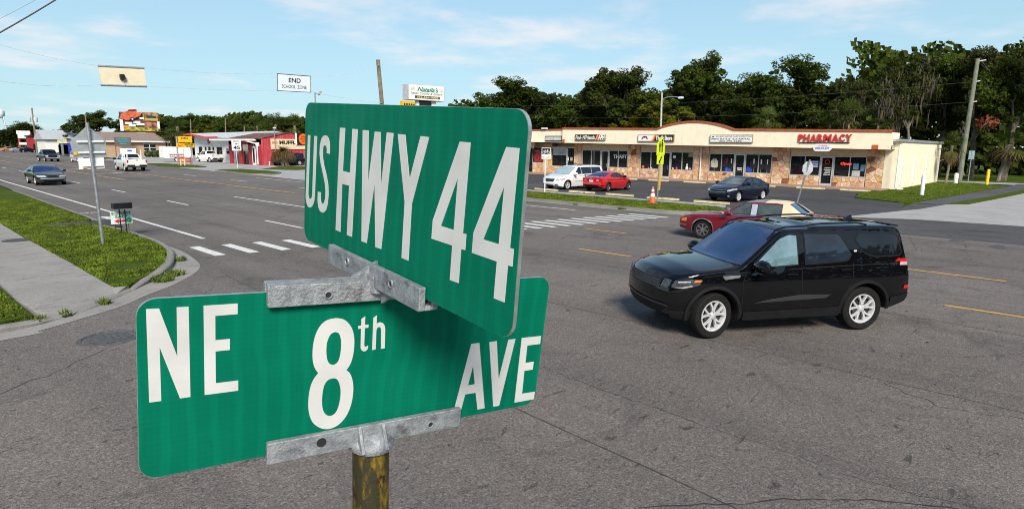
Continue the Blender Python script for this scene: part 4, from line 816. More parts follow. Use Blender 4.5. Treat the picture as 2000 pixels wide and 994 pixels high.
F8 = frame((.19446, .77395, 2.87504), (.76949, .63957, 2.83692), (.76383, .66148, 2.60804), (.18880, .79587, 2.64615))
def uvp(F, px, py, off=0.0):
    C, U_, V_, N_, _, _ = F; d = ray(px, py); o = Vector((0, 0, CAMH)); P = C+N_*off; t = (P-o).dot(N_)/d.dot(N_); q = o+d*t-P; return q.dot(U_), q.dot(V_)
post_dir = F8[2]
base_pt = F8[0]-F8[2]*(.13+2.6)
sroot = wempty('street_name_sign', (base_pt.x, base_pt.y, 0), 'green street-name sign with two crossed blades on a rusty yellow post', 'street sign')
def fobj(name, F, mb, m, parent, smooth=False):
    """mesh written in the blade frame (x right, y up, z to the reader)"""
    o = mb.build(name, m, parent, smooth)
    C, U_, V_, N_, _, _ = F
    o.matrix_basis = Matrix(((U_.x, V_.x, N_.x, C.x), (U_.y, V_.y, N_.y, C.y), (U_.z, V_.z, N_.z, C.z), (0, 0, 0, 1))); return o
def blade(F, label):
    Wd, Ht = F[4], F[5]; r_ = .021; P = []
    for cx, cy, a0 in ((Wd/2-r_, -Ht/2+r_, -90), (Wd/2-r_, Ht/2-r_, 0), (-Wd/2+r_, Ht/2-r_, 90), (-Wd/2+r_, -Ht/2+r_, 180)):
        for k in range(7): a = R(a0+15*k); P.append((cx+r_*math.cos(a), cy+r_*math.sin(a)))
    o = fobj('blade', F, MB().prism(P, (0, 0, -.0042), (1, 0, 0), (0, 1, 0), (0, 0, .0042)), EDGE, sroot); o['label'] = label
    f = MB(); f.prism([(x*.9985, y*.9965) for x, y in P], (0, 0, .0001), (1, 0, 0), (0, 1, 0), (0, 0, .0005)); s = f.build('sheeting', SGREEN, o)
    f = MB(); f.prism([(x*.9985, y*.9965) for x, y in P], (0, 0, -.0047), (1, 0, 0), (0, 1, 0), (0, 0, .0004)); s = f.build('sheeting', SGREEN, o)
    return o
def glyph(F, bo, z0, outer, holes=()):
    ox, oy, sc = z0; L = [[uvp(F, ox+x/sc, oy+y/sc) for x, y in c] for c in (outer, *holes)]
    flat = [p for c in L for p in c]; tris = tessellate_polygon([[Vector((x, y, 0)) for x, y in c] for c in L])
    def ccw(t):
        (a, b), (c, d), (e, f) = (flat[i] for i in t); return t if (c-a)*(f-b)-(e-a)*(d-b) > 0 else t[::-1]
    n = len(flat); mb = MB().add([(x, y, .0011) for x, y in flat]+[(x, y, .0006) for x, y in flat], [ccw(t) for t in tris])
    k = 0
    for c in L:
        m_ = len(c); mb.add([(x, y, .0011) for x, y in c]+[(x, y, .0006) for x, y in c], [(i, (i+1) % m_, m_+(i+1) % m_, m_+i) for i in range(m_)])
    mb.build('letter', LETTER, bo)
zA, zB, zC, zD, zE = (590, 240, 3.825), (740, 260, 2.9235), (270, 580, 4.517), (590, 600, 3.977), (870, 640, 5.524)
b1 = blade(F1, 'upper green blade reading US HWY 44'); b8 = blade(F8, 'lower green blade reading NE 8th AVE')
glyph(F1, b1, zA, [(48,92),(65,94),(50,530),(51,548),(56,564),(64,570),(72,566),(78,552),(80,535),(95,99),(116,101),(98,550),(95,580),(89,605),(80,625),(65,634),(52,629),(42,614),(35,590),(31,555)])
glyph(F1, b1, zA, [(210,233),(188,228),(190,198),(185,176),(175,168),(165,176),(159,205),(159,260),(168,318),(187,395),(199,465),(201,540),(195,612),(183,655),(162,673),(140,662),(126,632),(120,585),(122,515),(144,519),(142,570),(147,597),(158,607),(169,596),(177,562),(179,510),(174,450),(160,380),(143,302),(135,232),(138,165),(150,117),(163,100),(176,95),(190,99),(201,114),(208,140),(211,175)])
glyph(F1, b1, zA, [(288,38),(326,40),(308,360),(363,374),(381,46),(420,50),(376,852),(339,838),(356,470),(303,457),(290,815),(255,800)])
glyph(F1, b1, zA, [(458,55),(502,58),(496,460),(548,66),(590,70),(594,482),(638,73),(688,78),(595,943),(552,928),(546,440),(487,898),(448,884)])
glyph(F1, b1, zB, [(112,6),(154,10),(179,265),(242,18),(291,24),(191,408),(172,728),(133,712),(151,395)])
glyph(F1, b1, zB, [(466,50),(527,55),(483,572),(503,577),(496,668),(473,662),(459,856),(409,838),(423,642),(304,602),(312,497)], [[(455,255),(432,553),(358,530)]])
glyph(F1, b1, zB, [(732,80),(807,87),(752,655),(774,662),(766,762),(740,755),(721,966),(660,942),(678,733),(535,683),(544,570)], [[(720,305),(689,634),(600,607)]])
glyph(F8, b8, zC, [(68,104),(183,98),(344,520),(338,88),(444,82),(460,876),(368,890),(188,440),(203,912),(96,926)])
glyph(F8, b8, zC, [(575,74),(876,55),(876,148),(679,164),(680,378),(808,366),(807,463),(681,476),(684,756),(881,732),(881,821),(585,860)])
def round_poly(P, n=3):
    Q = [Vector((x, y, 0)) for x, y in P]; out = []; m_ = len(Q)
    for i in range(m_):
        a, b, c, d = Q[i-1], Q[i], Q[(i+1) % m_], Q[(i+2) % m_]
        for k in range(n):
            t = k/n; p = .5*((2*b)+(c-a)*t+(2*a-5*b+4*c-d)*t*t+(-a+3*b-3*c+d)*t**3); out.append((p.x, p.y))
    return out
up = [(262,82),(310,88),(350,112),(385,160),(402,225),(403,300),(392,380),(372,440),(343,485)]; dn = [(343,485),(370,510),(388,555),(396,620),(390,700),(370,780),(335,850),(285,905),(230,935),(180,942),(130,928),(85,895),(58,840),(47,770),(50,690),(65,610),(92,550),(125,508)]; lf = [(125,508),(100,475),(83,420),(80,340),(90,260),(112,190),(150,130),(200,95),(262,82)]
def sm(P): return [tuple(q) for q in spline(P, 3)]
glyph(F8, b8, zD, sm(up)[:-1]+sm(dn)[:-1]+sm(lf)[:-1],
      [round_poly([(258,190),(283,200),(298,235),(302,290),(296,360),(280,415),(255,440),(228,443),(203,425),(190,385),(187,320),(195,260),(215,215),(235,197)]), round_poly([(240,548),(268,555),(288,590),(298,650),(292,720),(275,785),(250,825),(215,840),(182,828),(160,790),(153,730),(158,660),(172,600),(200,562)])])
glyph(F8, b8, zD, [(458,90),(489,68),(487,135),(515,132),(513,156),(486,159),(481,290),(485,303),(497,304),(506,295),(512,300),(508,320),(496,335),(478,340),(462,332),(453,315),(453,290),(456,163),(434,166),(434,143),(457,140)])
glyph(F8, b8, zD, [(552,80),(580,60),(577,128),(588,118),(602,114),(622,118),(636,132),(643,155),(644,180),(640,316),(611,320),(612,185),(610,162),(605,153),(597,150),(587,153),(579,163),(575,180),(570,324),(542,330)])
glyph(F8, b8, zE, [(276,170),(363,160),(420,862),(343,878),(322,697),(210,714),(152,935),(73,945)], [[(295,405),(313,603),(240,618)]])
glyph(F8, b8, zE, [(470,152),(551,140),(571,550),(676,125),(752,118),(576,836),(512,846)])
glyph(F8, b8, zE, [(820,107),(1028,85),(1018,171),(880,188),(859,376),(949,362),(939,446),(848,461),(823,707),(961,686),(949,766),(741,803)])
# cast brackets: two-jaw bars that clasp the blades, ribs, cap and post
def jaws(name, F, u0, u1, v0, v1, over, th=.012):
    mb = MB()
    for s in (1, -1):
        z0, z1 = (.0032, th) if s > 0 else (-th-.003, -.0062)
        mb.cbox((u0, v0, z0), (u1-u0, 0, 0), (0, v1-v0, 0), (0, 0, z1-z0), .0015)
    mb.box((u0+.001, min(v0, v1)+.0 if over < 0 else max(v0, v1)-.006, -.0061), (u1-.001, min(v0, v1)+.006 if over < 0 else max(v0, v1), .0031))
    o = fobj(name, F, mb, CAST, sroot)
    bv = o.modifiers.new('bevel', 'BEVEL'); bv.width = .0012; bv.segments = 2; bv.limit_method = 'ANGLE'; return o
jt = jaws('upper_clamp', F8, -.1555, .1420, .0975, .1265, 1); jl = jaws('lower_clamp', F8, -.1508, .1420, -.1225, -.0915, -1); jh = jaws('top_clamp', F1, -.1560, .1270, -.1290, -.0985, -1)
def screw(u, v, par, hole=False):
    if hole: MB().lathe([(.0001, .0124), (.0052, .0124), (.0066, .0128), (.0068, .012)], (u, v, 0), 'Z', 16).build('screw_hole', [M('hole_dark', (.015, .03, .025), .9)][0], par)
    else:
        MB().lathe([(.0062, .0118), (.0060, .0136), (.0046, .0140), (.0038, .0126)], (u, v, 0), 'Z', 16).build('screw_rim', CAST, par, True)
        MB().lathe([(.0001, .0125), (.0038, .0126)], (u, v, 0), 'Z', 12).build('screw_recess', M('hole_dark', (.02, .02, .02), .9), par)
screw(-.0798, .1105, jt); screw(.075, .1105, jt); screw(-.0789, -.1040, jl, True); screw(.0890, -.1090, jl); screw(-.0832, -.1110, jh); screw(.0537, -.1110, jh)
# gussets between the crossed clamps
c8 = F8[0]+F8[2]*.1265; c1 = F1[0]-F1[2]*.129
mid = (c8+c1)/2
def gusset(a, b, c, n, th, nm='gusset'):
    a, b, c, n = map(Vector, (a, b, c, n)); n = n.normalized()*th/2
    return MB().add([a-n, b-n, c-n, a+n, b+n, c+n], [(2, 1, 0), (3, 4, 5), (0, 1, 4, 3), (1, 2, 5, 4), (2, 0, 3, 5)]).build(nm, CAST, sroot)
U1, U8, V8 = F1[1], F8[1], F8[2]
for s in (-1, 1):
    gusset(c8+U8*(s*.055)-V8*.002, c8+U8*(s*.010)-V8*.002, c8+U8*(s*.010)+V8*.026, F8[3], .005); gusset(c1+U1*(s*.045)+V8*.002, c1+U1*(s*.010)+V8*.002, c1+U1*(s*.010)-V8*.022, F1[3], .005)
MB().lathe([(.001, -.012), (.020, -.012), (.020, .012), (.001, .012)], (0, 0, 0), seg=16).build('pivot', CAST, sroot).matrix_basis = Matrix.Translation(mid)
ctr = -.0015
mb = MB(); mb.lathe([(.0300, -.131), (.0335, -.130), (.0345, -.125), (.0335, -.120), (.029, -.114), (.018, -.1085), (.001, -.106)], seg=28)
cap = fobj('post_cap', F8, MB().add([(x+ctr, z, -y) for x, y, z in mb.v], mb.f), CAST, sroot, True)
for uu in (-.0245, .0110):
    fobj('cap_rib', F8, MB().add([(uu-.0022, -.093, .012), (uu+.0022, -.093, .012), (uu+.0022, -.123, .034), (uu-.0022, -.123, .034), (uu-.0022, -.123, .010), (uu+.0022, -.123, .010)], [(0, 3, 2, 1), (0, 4, 3), (1, 2, 5), (3, 4, 5, 2)]), CAST, sroot)
_t = NT('rusty_yellow_post'); _p = _t.pos(True); _b = _t.mix(_t.rng(_t.noise(_t.mapv(_p, (1, 1, .35)), 38, 6, .65), .46, .64), (.030, .026, .010), (.27, .17, .008)); _b = _t.mix(_t.rng(_t.noise(_t.mapv(_p, (1, 1, .5)), 55, 6, .7), .56, .64), _b, (.030, .008, .005)); _t.bump(_t.noise(_p, 120, 5, .7), .6, .003); POSTM = _t.out(_b, .55, 0, .4)
ptop = F8[0]+F8[1]*ctr-F8[2]*.1285; pbot = Vector((ptop.x, ptop.y, .11))
for _ in range(30):                                    # the post runs straight down, plumb in the photograph
    q = pbot-Vector((0, 0, CAMH)); qt = ptop-Vector((0, 0, CAMH)); pbot += CR*(qt.dot(CR)/qt.dot(CW)-q.dot(CR)/q.dot(CW))*q.dot(CW)*.5; pbot.z = .11
MB().tube([ptop+(ptop-pbot)*.001, ptop.lerp(pbot, .5), pbot], .0268, 28).build('post', POSTM, sroot, True)

# ================================================================== overhead span and other street furniture
def wire(name, label, a, b, sag, r_=.012, m=None, n=16):
    a, b = Vector(a), Vector(b); P = [a.lerp(b, k/n)-Vector((0, 0, sag*4*(k/n)*(1-k/n))) for k in range(n+1)]
    o = MB().tube(P, r_, 5).build(name, m or M('wire_dark', (.05, .055, .06), .6)); props(o, label, 'cable'); return o
YS = 40.0
t = wempty('span_pole', (27.7, YS, 0), 'weathered wooden pole holding the span wires behind the street sign', 'utility pole')
MB().tube([(28.3, YS, 0), (27.55, YS, 9.35)], [.19, .14], 10).build('pole', WOOD, t, True)
for zz, xx in ((8.95, 27.45), (6.2, 27.66)): MB().tube([(xx, YS-.25, zz), (xx, YS+.1, zz)], .03, 6).build('eye_bolt', GREYM, t)
WTHIN = M('thin_wire', (.48, .55, .60), .6)
zup = PY(541, 146, YS).z+.03; zlo = PY(541, 181, YS).z+.1
wire('span_wire', 'upper span wire from wooden pole to the overhead sign', (27.45, YS-.25, 8.95), (21.95, YS, PY(606, 149, YS).z), .25, .011, WTHIN)
wire('span_wire', 'lower span wire from wooden pole to the overhead sign', (27.62, YS-.25, 6.2), (21.95, YS, PY(606, 179, YS).z), .1, .011, WTHIN)
e0, e1 = PY(541, 144.5, YS), PY(606, 181, YS); k0, k1 = PY(192, 128.5, YS), PY(286, 169, YS)
wire('span_wire', 'upper span wire between the two overhead signs', (e0.x, YS, e0.z), (k1.x, YS, PY(286, 133, YS).z), .12, .011, WTHIN); wire('span_wire', 'lower span wire between the two overhead signs', (e0.x, YS, PY(541, 178, YS).z), (k1.x, YS, k1.z), .05, .011, WTHIN)
wire('span_wire', 'upper span wire running left from the beige sign back', (k0.x, YS, k0.z), (2.0, YS, PY(0, 78, YS).z+.9), .35, .011, WTHIN); wire('span_wire', 'lower span wire running left from the beige sign back', (k0.x+.1, YS, PY(198, 165, YS).z), (2.0, YS, PY(0, 149, YS).z+.5), .5, .016, WTHIN)
t = wempty('overhead_sign', (e0.x, YS, e1.z), 'white overhead sign reading END SCHOOL ZONE hung on wires', 'sign')
ang = math.radians(0); Pq = [PY(a, b, YS) for a, b in ((541, 177.5), (606, 181), (606, 149.5), (541, 144.5))]
quad = [(q.x, q.z) for q in Pq]; SW2 = M('overhead_white', (.66, .70, .72), .5, var=.03); MB().prism(quad, (0, YS-.02, 0), (1, 0, 0), (0, 0, 1), (0, -.03, 0)).build('board', SW2, t)
uq = (Pq[1]-Pq[0]).normalized(); vq = (Pq[3]-Pq[0]).normalized(); wq = (Pq[1]-Pq[0]).length; hq = (Pq[3]-Pq[0]).length; o_ = Pq[0]+Vector((0, -.052, 0))
text('lettering', 'END', o_+uq*wq*.33+vq*hq*.53, uq, vq, wq*.36, hq*.27, SIGNBK, t, .025, 0, .003, NY); text('lettering', 'SCHOOL  ZONE', o_+uq*wq*.13+vq*hq*.18, uq, vq, wq*.74, hq*.20, SIGNBK, t, .008, 0, .003, NY)
fr_ = MB(); 
for a, b in ((0, 1), (1, 2), (2, 3), (3, 0)): fr_.tube([Pq[a]+Vector((0, -.05, 0)), Pq[b]+Vector((0, -.05, 0))], .022, 5)
fr_.build('rim', M('dark_rim', (.06, .08, .09)), t)
t = wempty('overhead_sign', (k0.x, YS, k1.z), 'cream back of an overhead sign with a black box hung on wires', 'sign')
Pq = [PY(a, b, YS) for a, b in ((198, 166), (286, 169), (281, 134.5), (192, 130))]; MB().prism([(q.x, q.z) for q in Pq], (0, YS-.03, 0), (1, 0, 0), (0, 0, 1), (0, .06, 0)).build('board', M('sign_back_cream', (.70, .62, .44), .6, var=.05, scale=2), t)
for i, (a, b) in enumerate((((191.5, 129.5), (281.5, 134)), ((197, 166.5), (286.5, 169.5)))): MB().tube([PY(*a, YS), PY(*b, YS)], .06, 8).build('rail', GREYM, t)
c = PY(238, 151, YS); MB().prism([(-.10, -.16), (.12, -.14), (.13, .02), (.08, .15), (-.13, .13), (-.13, -.02)], (c.x, YS-.03, c.z), (1, 0, 0), (0, 0, 1), (0, -.16, 0)).build('signal_box', SIGNBK, t); MB().tube([(c.x, YS-.1, c.z-.13), (c.x+.1, YS-.1, PY(242, 167, YS).z)], .012, 5).build('lead', WTHIN, t)
# overhead lines top left and along the far side
wire('power_line', 'thick black power line crossing the top left corner', PY(-40, 86, 24), PY(190, -52, 24)+Vector((0, 0, 0)), .05, .022, BLACK)
wire('power_line', 'thin power line above the thick one in the top left corner', PY(-60, 66, 26), PY(140, -40, 26), .05, .006, M('wire_pale', (.25, .22, .22)))
# leaning pole with the backs of a school sign and a plate
lp = wempty('school_sign_pole', (4.6, 20.9, .12), 'leaning steel pole with the bare back of a pentagon sign on the verge', 'sign')
Lb, Lt = Vector((4.62, 20.9, .10)), PY(170, 240, 20.9); MB().tube([Lb, Lt], .045, 12).build('pole', GREYM, lp, True)
Pq = [PY(a, b, 20.93) for a, b in ((145, 309), (209, 306.5), (207, 275), (171, 245), (137, 277))]; PB = M('sign_back_grey', (.52, .54, .55), .38, .6, var=.10, scale=3, dirt=.1); MB().prism([(q.x, q.z) for q in Pq], (0, 20.96, 0), (1, 0, 0), (0, 0, 1), (0, .012, 0)).build('pentagon_back', PB, lp)
for a, b in (((150, 277.5), (202, 277)), ((153, 299), (205, 298))): MB().tube([PY(*a, 20.93), PY(*b, 20.93)], .028, 6).build('brace', WHITE, lp)
Pq = [PY(a, b, 20.93) for a, b in ((155, 331), (205, 329), (203, 308), (153, 310))]; MB().prism([(q.x, q.z) for q in Pq], (0, 20.96, 0), (1, 0, 0), (0, 0, 1), (0, .012, 0)).build('plate_back', SIGNW, lp); MB().tube([PY(162, 325, 20.93), PY(201, 323.5, 20.93)], .022, 6).build('brace', WHITE, lp)
for a, b, c, d in ((144.5, 297, 151, 303), (162, 326, 169, 329)): p0, p1 = PY(a, d, 20.92), PY(c, b, 20.92); MB().box((p0.x, 20.93, p0.z), (p1.x, 20.945, p1.z)).build('sticker', YEL, lp)
# plant sale placard and the black box on legs
ps = wempty('plant_sale_sign', (5.6, 23.3, .12), 'white placard reading BIG PLANT SALE with a red arrow', 'sign')
Yp = 23.25; q0, q1 = PY(217.5, 438.5, Yp), PY(257, 411, Yp); MB().box((q0.x, Yp, q0.z), (q1.x, Yp+.02, q1.z)).build('board', M('placard', (.70, .76, .74), .6, var=.04), ps); w_, h_ = q1.x-q0.x, q1.z-q0.z
for i, xx in enumerate((q0.x+.12, q1.x-.12)): MB().tube([(xx, Yp+.03, .1), (xx, Yp+.03, q1.z)], .008, 5).build('wire_leg', SIGNBK, ps)
ytext('BIG PLANT', q0.x+w_*.05, q0.z+h_*.72, w_*.9, h_*.22, GREENT, ps, Yp, .02); ytext('SALE', q0.x+w_*.2, q0.z+h_*.46, w_*.58, h_*.22, GREENT, ps, Yp, .03)
MB().prism([(.14, .22), (.36, .38), (.36, .29), (.62, .29), (.62, .15), (.36, .15), (.36, .06)], (q0.x, Yp-.003, q0.z), (w_, 0, 0), (0, 0, h_), (0, -.002, 0)) if False else None
MB().prism([(a*w_, b*h_) for a, b in ((.14, .22), (.36, .40), (.36, .30), (.64, .30), (.64, .14), (.36, .14), (.36, .04))], (q0.x, Yp-.003, q0.z), (1, 0, 0), (0, 0, 1), (0, -.002, 0)).build('red_arrow', REDT, ps)
fl = MB()
for k in range(5): fl.lathe([(.001, 0), (.045, 0)], (q0.x+w_*.82+.06*math.cos(k*1.257), Yp-.004, q0.z+h_*.26+.055*math.sin(k*1.257)), 'Y', 8)
fl.build('green_flower', M('leaf_print', (.03, .42, .12)), ps)
bx = wempty('black_roadside_box', (5.6, 22.9, .12), 'black metal box on two thin legs over the plant sale placard', 'utility box')
q0, q1 = PY(219.5, 408.5, 23.05), PY(255, 395, 23.05); MB().cbox((q0.x, 22.9, q0.z), (q1.x-q0.x, 0, 0), (0, 0, q1.z-q0.z), (0, .30, 0), .02).build('box', SIGNBK, bx)
for pxl in (232.5, 243): a, c = PY(pxl, 409, 23.05), PY(pxl+6, 462, 23.05); MB().tube([(a.x, 23.05, a.z), (c.x, 23.05, .1)], .018, 6).build('leg', SIGNBK, bx)
# far side: speed limit, bike lane, school crossing, cone, stop sign seen from behind
sp = wempty('speed_limit_sign', (31.5, 76, .1), 'white SPEED LIMIT 45 sign on a thin post in the grass island', 'sign')
q0, q1 = PY(453, 294.5, 76), PY(469.8, 273, 76); MB().box((q0.x, 75.95, q0.z), (q1.x, 75.98, q1.z)).build('board', SIGNW, sp); w_, h_ = q1.x-q0.x, q1.z-q0.z; MB().tube([((q0.x+q1.x)/2, 76.03, .1), ((q0.x+q1.x)/2-.05, 76.03, q1.z)], .05, 7).build('post', M('post_white', (.6, .62, .62), .5, .3), sp)
ytext('SPEED', q0.x+w_*.15, q0.z+h_*.76, w_*.7, h_*.14, M('ink_grey', (.12, .14, .18)), sp, 75.945, .01); ytext('LIMIT', q0.x+w_*.2, q0.z+h_*.54, w_*.6, h_*.14, M('ink_grey', (.12, .14, .18)), sp, 75.945, .01); ytext('45', q0.x+w_*.14, q0.z+h_*.10, w_*.72, h_*.34, SIGNBK, sp, 75.945, .03)
bs = wempty('bike_lane_sign', (31.2, 26.5, .12), 'black and white BIKE LANE sign on a white post by the minivan', 'sign')
dv = Vector((.85, -.53, 0)); nv = Vector((-.53, -.85, 0)); pc = Vector((31.2, 26.46, 0)); wv, z0_, z1_ = .62, PX(1066, 310.5, 31.2).z, PX(1066, 289, 31.2).z; zm = PX(1066, 302, 31.2).z
MB().tube([(31.2, 26.5, .1), (31.2, 26.5, z1_-.05)], .035, 8).build('post', WHITE, bs); o_ = pc-dv*wv/2+nv*.05
MB().obox(o_+Vector((0, 0, z0_)), dv*wv, Vector((0, 0, z1_-z0_)), nv*.012).build('board', SIGNW, bs); MB().obox(o_+dv*.03+Vector((0, 0, zm))+nv*.013, dv*(wv-.06), Vector((0, 0, z1_-zm-.03)), nv*.002).build('black_field', SIGNBK, bs)
bk = MB(); zc_ = zm+.13
for s in (.16, .46):
    cc = o_+dv*s+Vector((0, 0, zc_))+nv*.018; ring = [(cc+dv*(.09*math.cos(a))+Vector((0, 0, .09*math.sin(a)))) for a in [k*math.pi/8 for k in range(17)]]; bk.tube(ring, .012, 4, False)
P3 = lambda a, z: o_+dv*a+Vector((0, 0, z))+nv*.018
for L in ([(.16, zc_), (.24, zc_+.13), (.40, zc_+.13), (.46, zc_)], [(.24, zc_+.13), (.31, zc_), (.40, zc_+.13)], [(.16, zc_), (.31, zc_)], [(.40, zc_+.13), (.39, zc_+.2), (.45, zc_+.2)], [(.24, zc_+.13), (.22, zc_+.18)]): bk.tube([P3(*q) for q in L], .012, 4)
bk.build('bicycle_symbol', SIGNW, bs); text('lettering', 'BIKE LANE', o_+dv*.06+Vector((0, 0, z0_+.05))+nv*.013, dv, V, wv-.12, .13, SIGNBK, bs, .01, 0, .003, nv)
xs_ = wempty('school_crossing_sign', (30.3, 17.5, .12), 'yellow-green school crossing sign with arrow plate on a yellow post', 'sign'); LIME = M('fluorescent_lime', (.62, .72, .01), .4, var=.04)
dv = Vector((1, 0, 0)); nv = Vector((0, -1, 0)); pc = Vector((30.3, 17.5, 0))
MB().tube([(30.3, 17.5, .1), (30.3, 17.5, 3.5)], .04, 8).build('post', GREYM, xs_, True); MB().obox(pc+dv*.045+nv*.02+Vector((0, 0, .75)), dv*.12, nv*.03, (0, 0, 1.6)).build('yellow_strip', M('strip_yellow', (.70, .38, .01), .5), xs_)
zt_, zs_, zb_ = PX(1289, 266, 30.3).z, PX(1289, 282, 30.3).z, PX(1289, 303, 30.3).z; hw = .43; o_ = pc+nv*.05
MB().prism([(-hw, zb_), (hw, zb_), (hw, zs_), (0, zt_), (-hw, zs_)], o_, dv, (0, 0, 1), nv*.01).build('pentagon', LIME, xs_)
za_ = PX(1289, 321, 30.3).z; MB().prism([(-.36, za_), (.36, za_), (.36, zb_-.01), (-.36, zb_-.01)], o_, dv, (0, 0, 1), nv*.01).build('arrow_plate', LIME, xs_)
fg = MB()
for s, hh in ((-.12, .62), (.12, .74)):
    z_ = zb_+.14; fg.prism([(s-.05, z_), (s-.01, z_), (s, z_+hh*.35), (s+.02, z_), (s+.07, z_), (s+.07, z_+hh*.7), (s+.10, z_+hh*.45), (s+.13, z_+hh*.45), (s+.06, z_+hh*.78), (s-.06, z_+hh*.78), (s-.12, z_+hh*.45), (s-.09, z_+hh*.45), (s-.06, z_+hh*.65)], o_+nv*.011, dv, (0, 0, 1), nv*.002)
    fg.prism([(s+.05*math.cos(a), z_+hh*.88+.06*math.sin(a)) for a in [k*math.pi/5 for k in range(10)]], o_+nv*.011, dv, (0, 0, 1), nv*.002)
fg.build('walking_figures', SIGNBK, xs_); zc_ = (za_+zb_)/2; MB().prism([(-.15, zc_-.2), (.04, zc_-.2), (-.02, zc_-.12), (.18, zc_+.14), (.10, zc_+.2), (-.09, zc_-.06), (-.15, zc_+.0)], o_+nv*.011, dv, (0, 0, 1), nv*.002).build('arrow', SIGNBK, xs_)
cn = wempty('traffic_cone', (29.9, 17.9, .12), 'orange traffic cone with white collars beside the crossing sign', 'cone'); p = G(1274, 397, .12); CO = M('cone_orange', (.55, .12, .03), .6, var=.2)
MB().cbox((p.x-.24, p.y-.24, .12), (.48, 0, 0), (0, .48, 0), (0, 0, .05), .05).build('base', CO, cn); MB().lathe([(.17, .17), (.13, .42), (.125, .45), (.085, .70), (.08, .74), (.045, 1.0), (.03, 1.02), (.001, 1.02)], (p.x, p.y, 0), seg=18).build('cone_body', CO, cn, True)
for r0, z0, r1, z1 in ((.128, .48, .098, .66), (.083, .76, .066, .88)): MB().lathe([(r0, z0), (r1, z1)], (p.x, p.y, 0), seg=18).build('collar', SIGNW, cn, True)
st = wempty('stop_sign', (36, 11.9, 0), 'grey back of a stop sign on a leaning post before the pharmacy', 'sign'); sb, stt = Vector((35.95, 11.95, 0)), PX(1582, 312, 35.9)
MB().tube([sb, stt], .045, 8).build('post', GREYM, st, True); cc = PX(1580, 329, 35.85); dv = Vector((.72, -.69, 0))
MB().prism([(.40*math.cos(R(22.5+45*k))*.8, .40*math.sin(R(22.5+45*k))) for k in range(8)], cc+Vector((.09, .09, 0)), dv, (.12, 0, 1), Vector((.012, .012, 0))).build('octagon', PB, st)
# utility poles, lights, markers
def upole(label, base, top, r0=.17, r1=.11, m=WOOD, arms=(), name='utility_pole'):
    t = wempty(name, base, label, 'utility pole'); MB().tube([base, top], [r0, r1], 10).build('pole', m, t, True); a, b = Vector(base), Vector(top)
    for f_, ln in arms:
        p = a.lerp(b, f_); MB().tube([p+Vector((0, -.14, 0)), p+Vector((-.02, -.14-ln, .05))], .05, 6).build('insulator', SIGNW, t)
    return t
upole('tall grey-green utility pole right of the shop side wall', (72.8, 9.4, 0), PX(1910, 115, 72.8), .24, .17, M('pole_greygreen', (.17, .18, .13), .9, var=.2, scale=2, dirt=.2), ((.98, .5), (.82, .3), (.66, .3)))
for i, (f0, lab_) in enumerate(((.82, 'upper line running from the right-hand utility pole past the trees'), (.66, 'lower line running from the right-hand utility pole past the trees'))):
    q = Vector((72.8, 9.4, 0)).lerp(PX(1910, 115, 72.8), f0); wire('power_line', lab_, q, (78, 75, q.z+.6), .8, .008, M('wire_grey', (.12, .12, .12)))
t = wempty('street_light', (75, 43.5, 0), 'grey street light with curved arm behind the shops', 'street light'); q0, q1 = PX(1288, 330, 75), PX(1293, 181, 75); MB().tube([(75, q0.y, 0), (75, q1.y, q1.z)], [.16, .11], 8).build('pole', M('pole_concrete', (.42, .40, .36), .8), t, True)
arm = [PX(a, b, 75) for a, b in ((1291.5, 205), (1293, 197), (1297, 192.5), (1304, 190), (1318, 189.5), (1326, 190.5))]; MB().tube(arm, .06, 7).build('arm', GREYM, t, True); hd = PX(1329, 191.5, 75); MB().lathe([(.001, -.45), (.12, -.42), (.17, -.1), (.15, .25), (.001, .42)], hd, 'Y', 10).build('lamp_head', M('lamp_pale', (.6, .62, .64), .3), t, True)
for i, (px, py, pb, Yd, lab_) in enumerate(((62, 211, 299, 217, 'dark utility pole with transformers at the far left'), (440, 231, 300, 130, 'thin wooden pole behind the white workshop roof'), (477, 246, 300, 128, 'short lamp pole between workshop roof and palms'), (372, 233, 300, 140, 'thin pole with pale box behind the yellow sign'), (167, 222, 300, 150, 'slim pole rising behind the pentagon sign'))):
    a, c = PY(px+(11 if i == 0 else 2), pb, Yd), PY(px, py, Yd); tt = upole(lab_, (a.x, Yd, 0), c, .16 if i else .28, .1 if i else .18)
    if i == 0:
        for s in (-1, 1): MB().lathe([(.001, 0), (.45, 0), (.5, .2), (.5, 1.2), (.001, 1.4)], PY(63.5, 238.5, Yd)+Vector((s*.75, -.2, 0)), seg=10).build('transformer', M('trans_grey', (.5, .52, .52)), tt, True)
t = wempty('floodlight_pole', (30, 62, 0), 'lamp on a short mast peeking above the green blade', 'lamp post'); a, c = PY(617, 206, 60), PY(615, 181, 60); MB().tube([(a.x, 60, 0), c], .07, 7).build('mast', GREYM, t); MB().tube([c+Vector((0, 0, -.15)), PY(620, 184, 60)], .04, 5).build('arm', GREYM, t); q = PY(626, 179, 60); MB().obox(q+Vector((-.18, 0, -.28)), (.26, 0, .34), (0, .3, 0), (.12, 0, -.1)).build('lamp_head', M('lamp_tan', (.35, .31, .25)), t)
for nm, lb, px, py, h_, r_, m_, zb in (('bollard', 'yellow bollard by the back street right of the utility pole', 1927, 362, 1.45, .13, M('bollard_yellow2', (.75, .50, .02)), .0), ('marker_post', 'white marker post in the lawn before the shop side wall', 1800, 381, 1.35, .13, WHITE, .05), ('bollard', 'short white post beside the utility pole foot', 1866, 358, .95, .18, WHITE, .05)):
    p = G(px, py, zb); t = wempty(nm, p, lb, 'post'); MB().lathe([(r_, 0), (r_, h_-.1), (r_*.7, h_), (.001, h_+.02)], p, seg=12).build('shaft', m_, t, True)
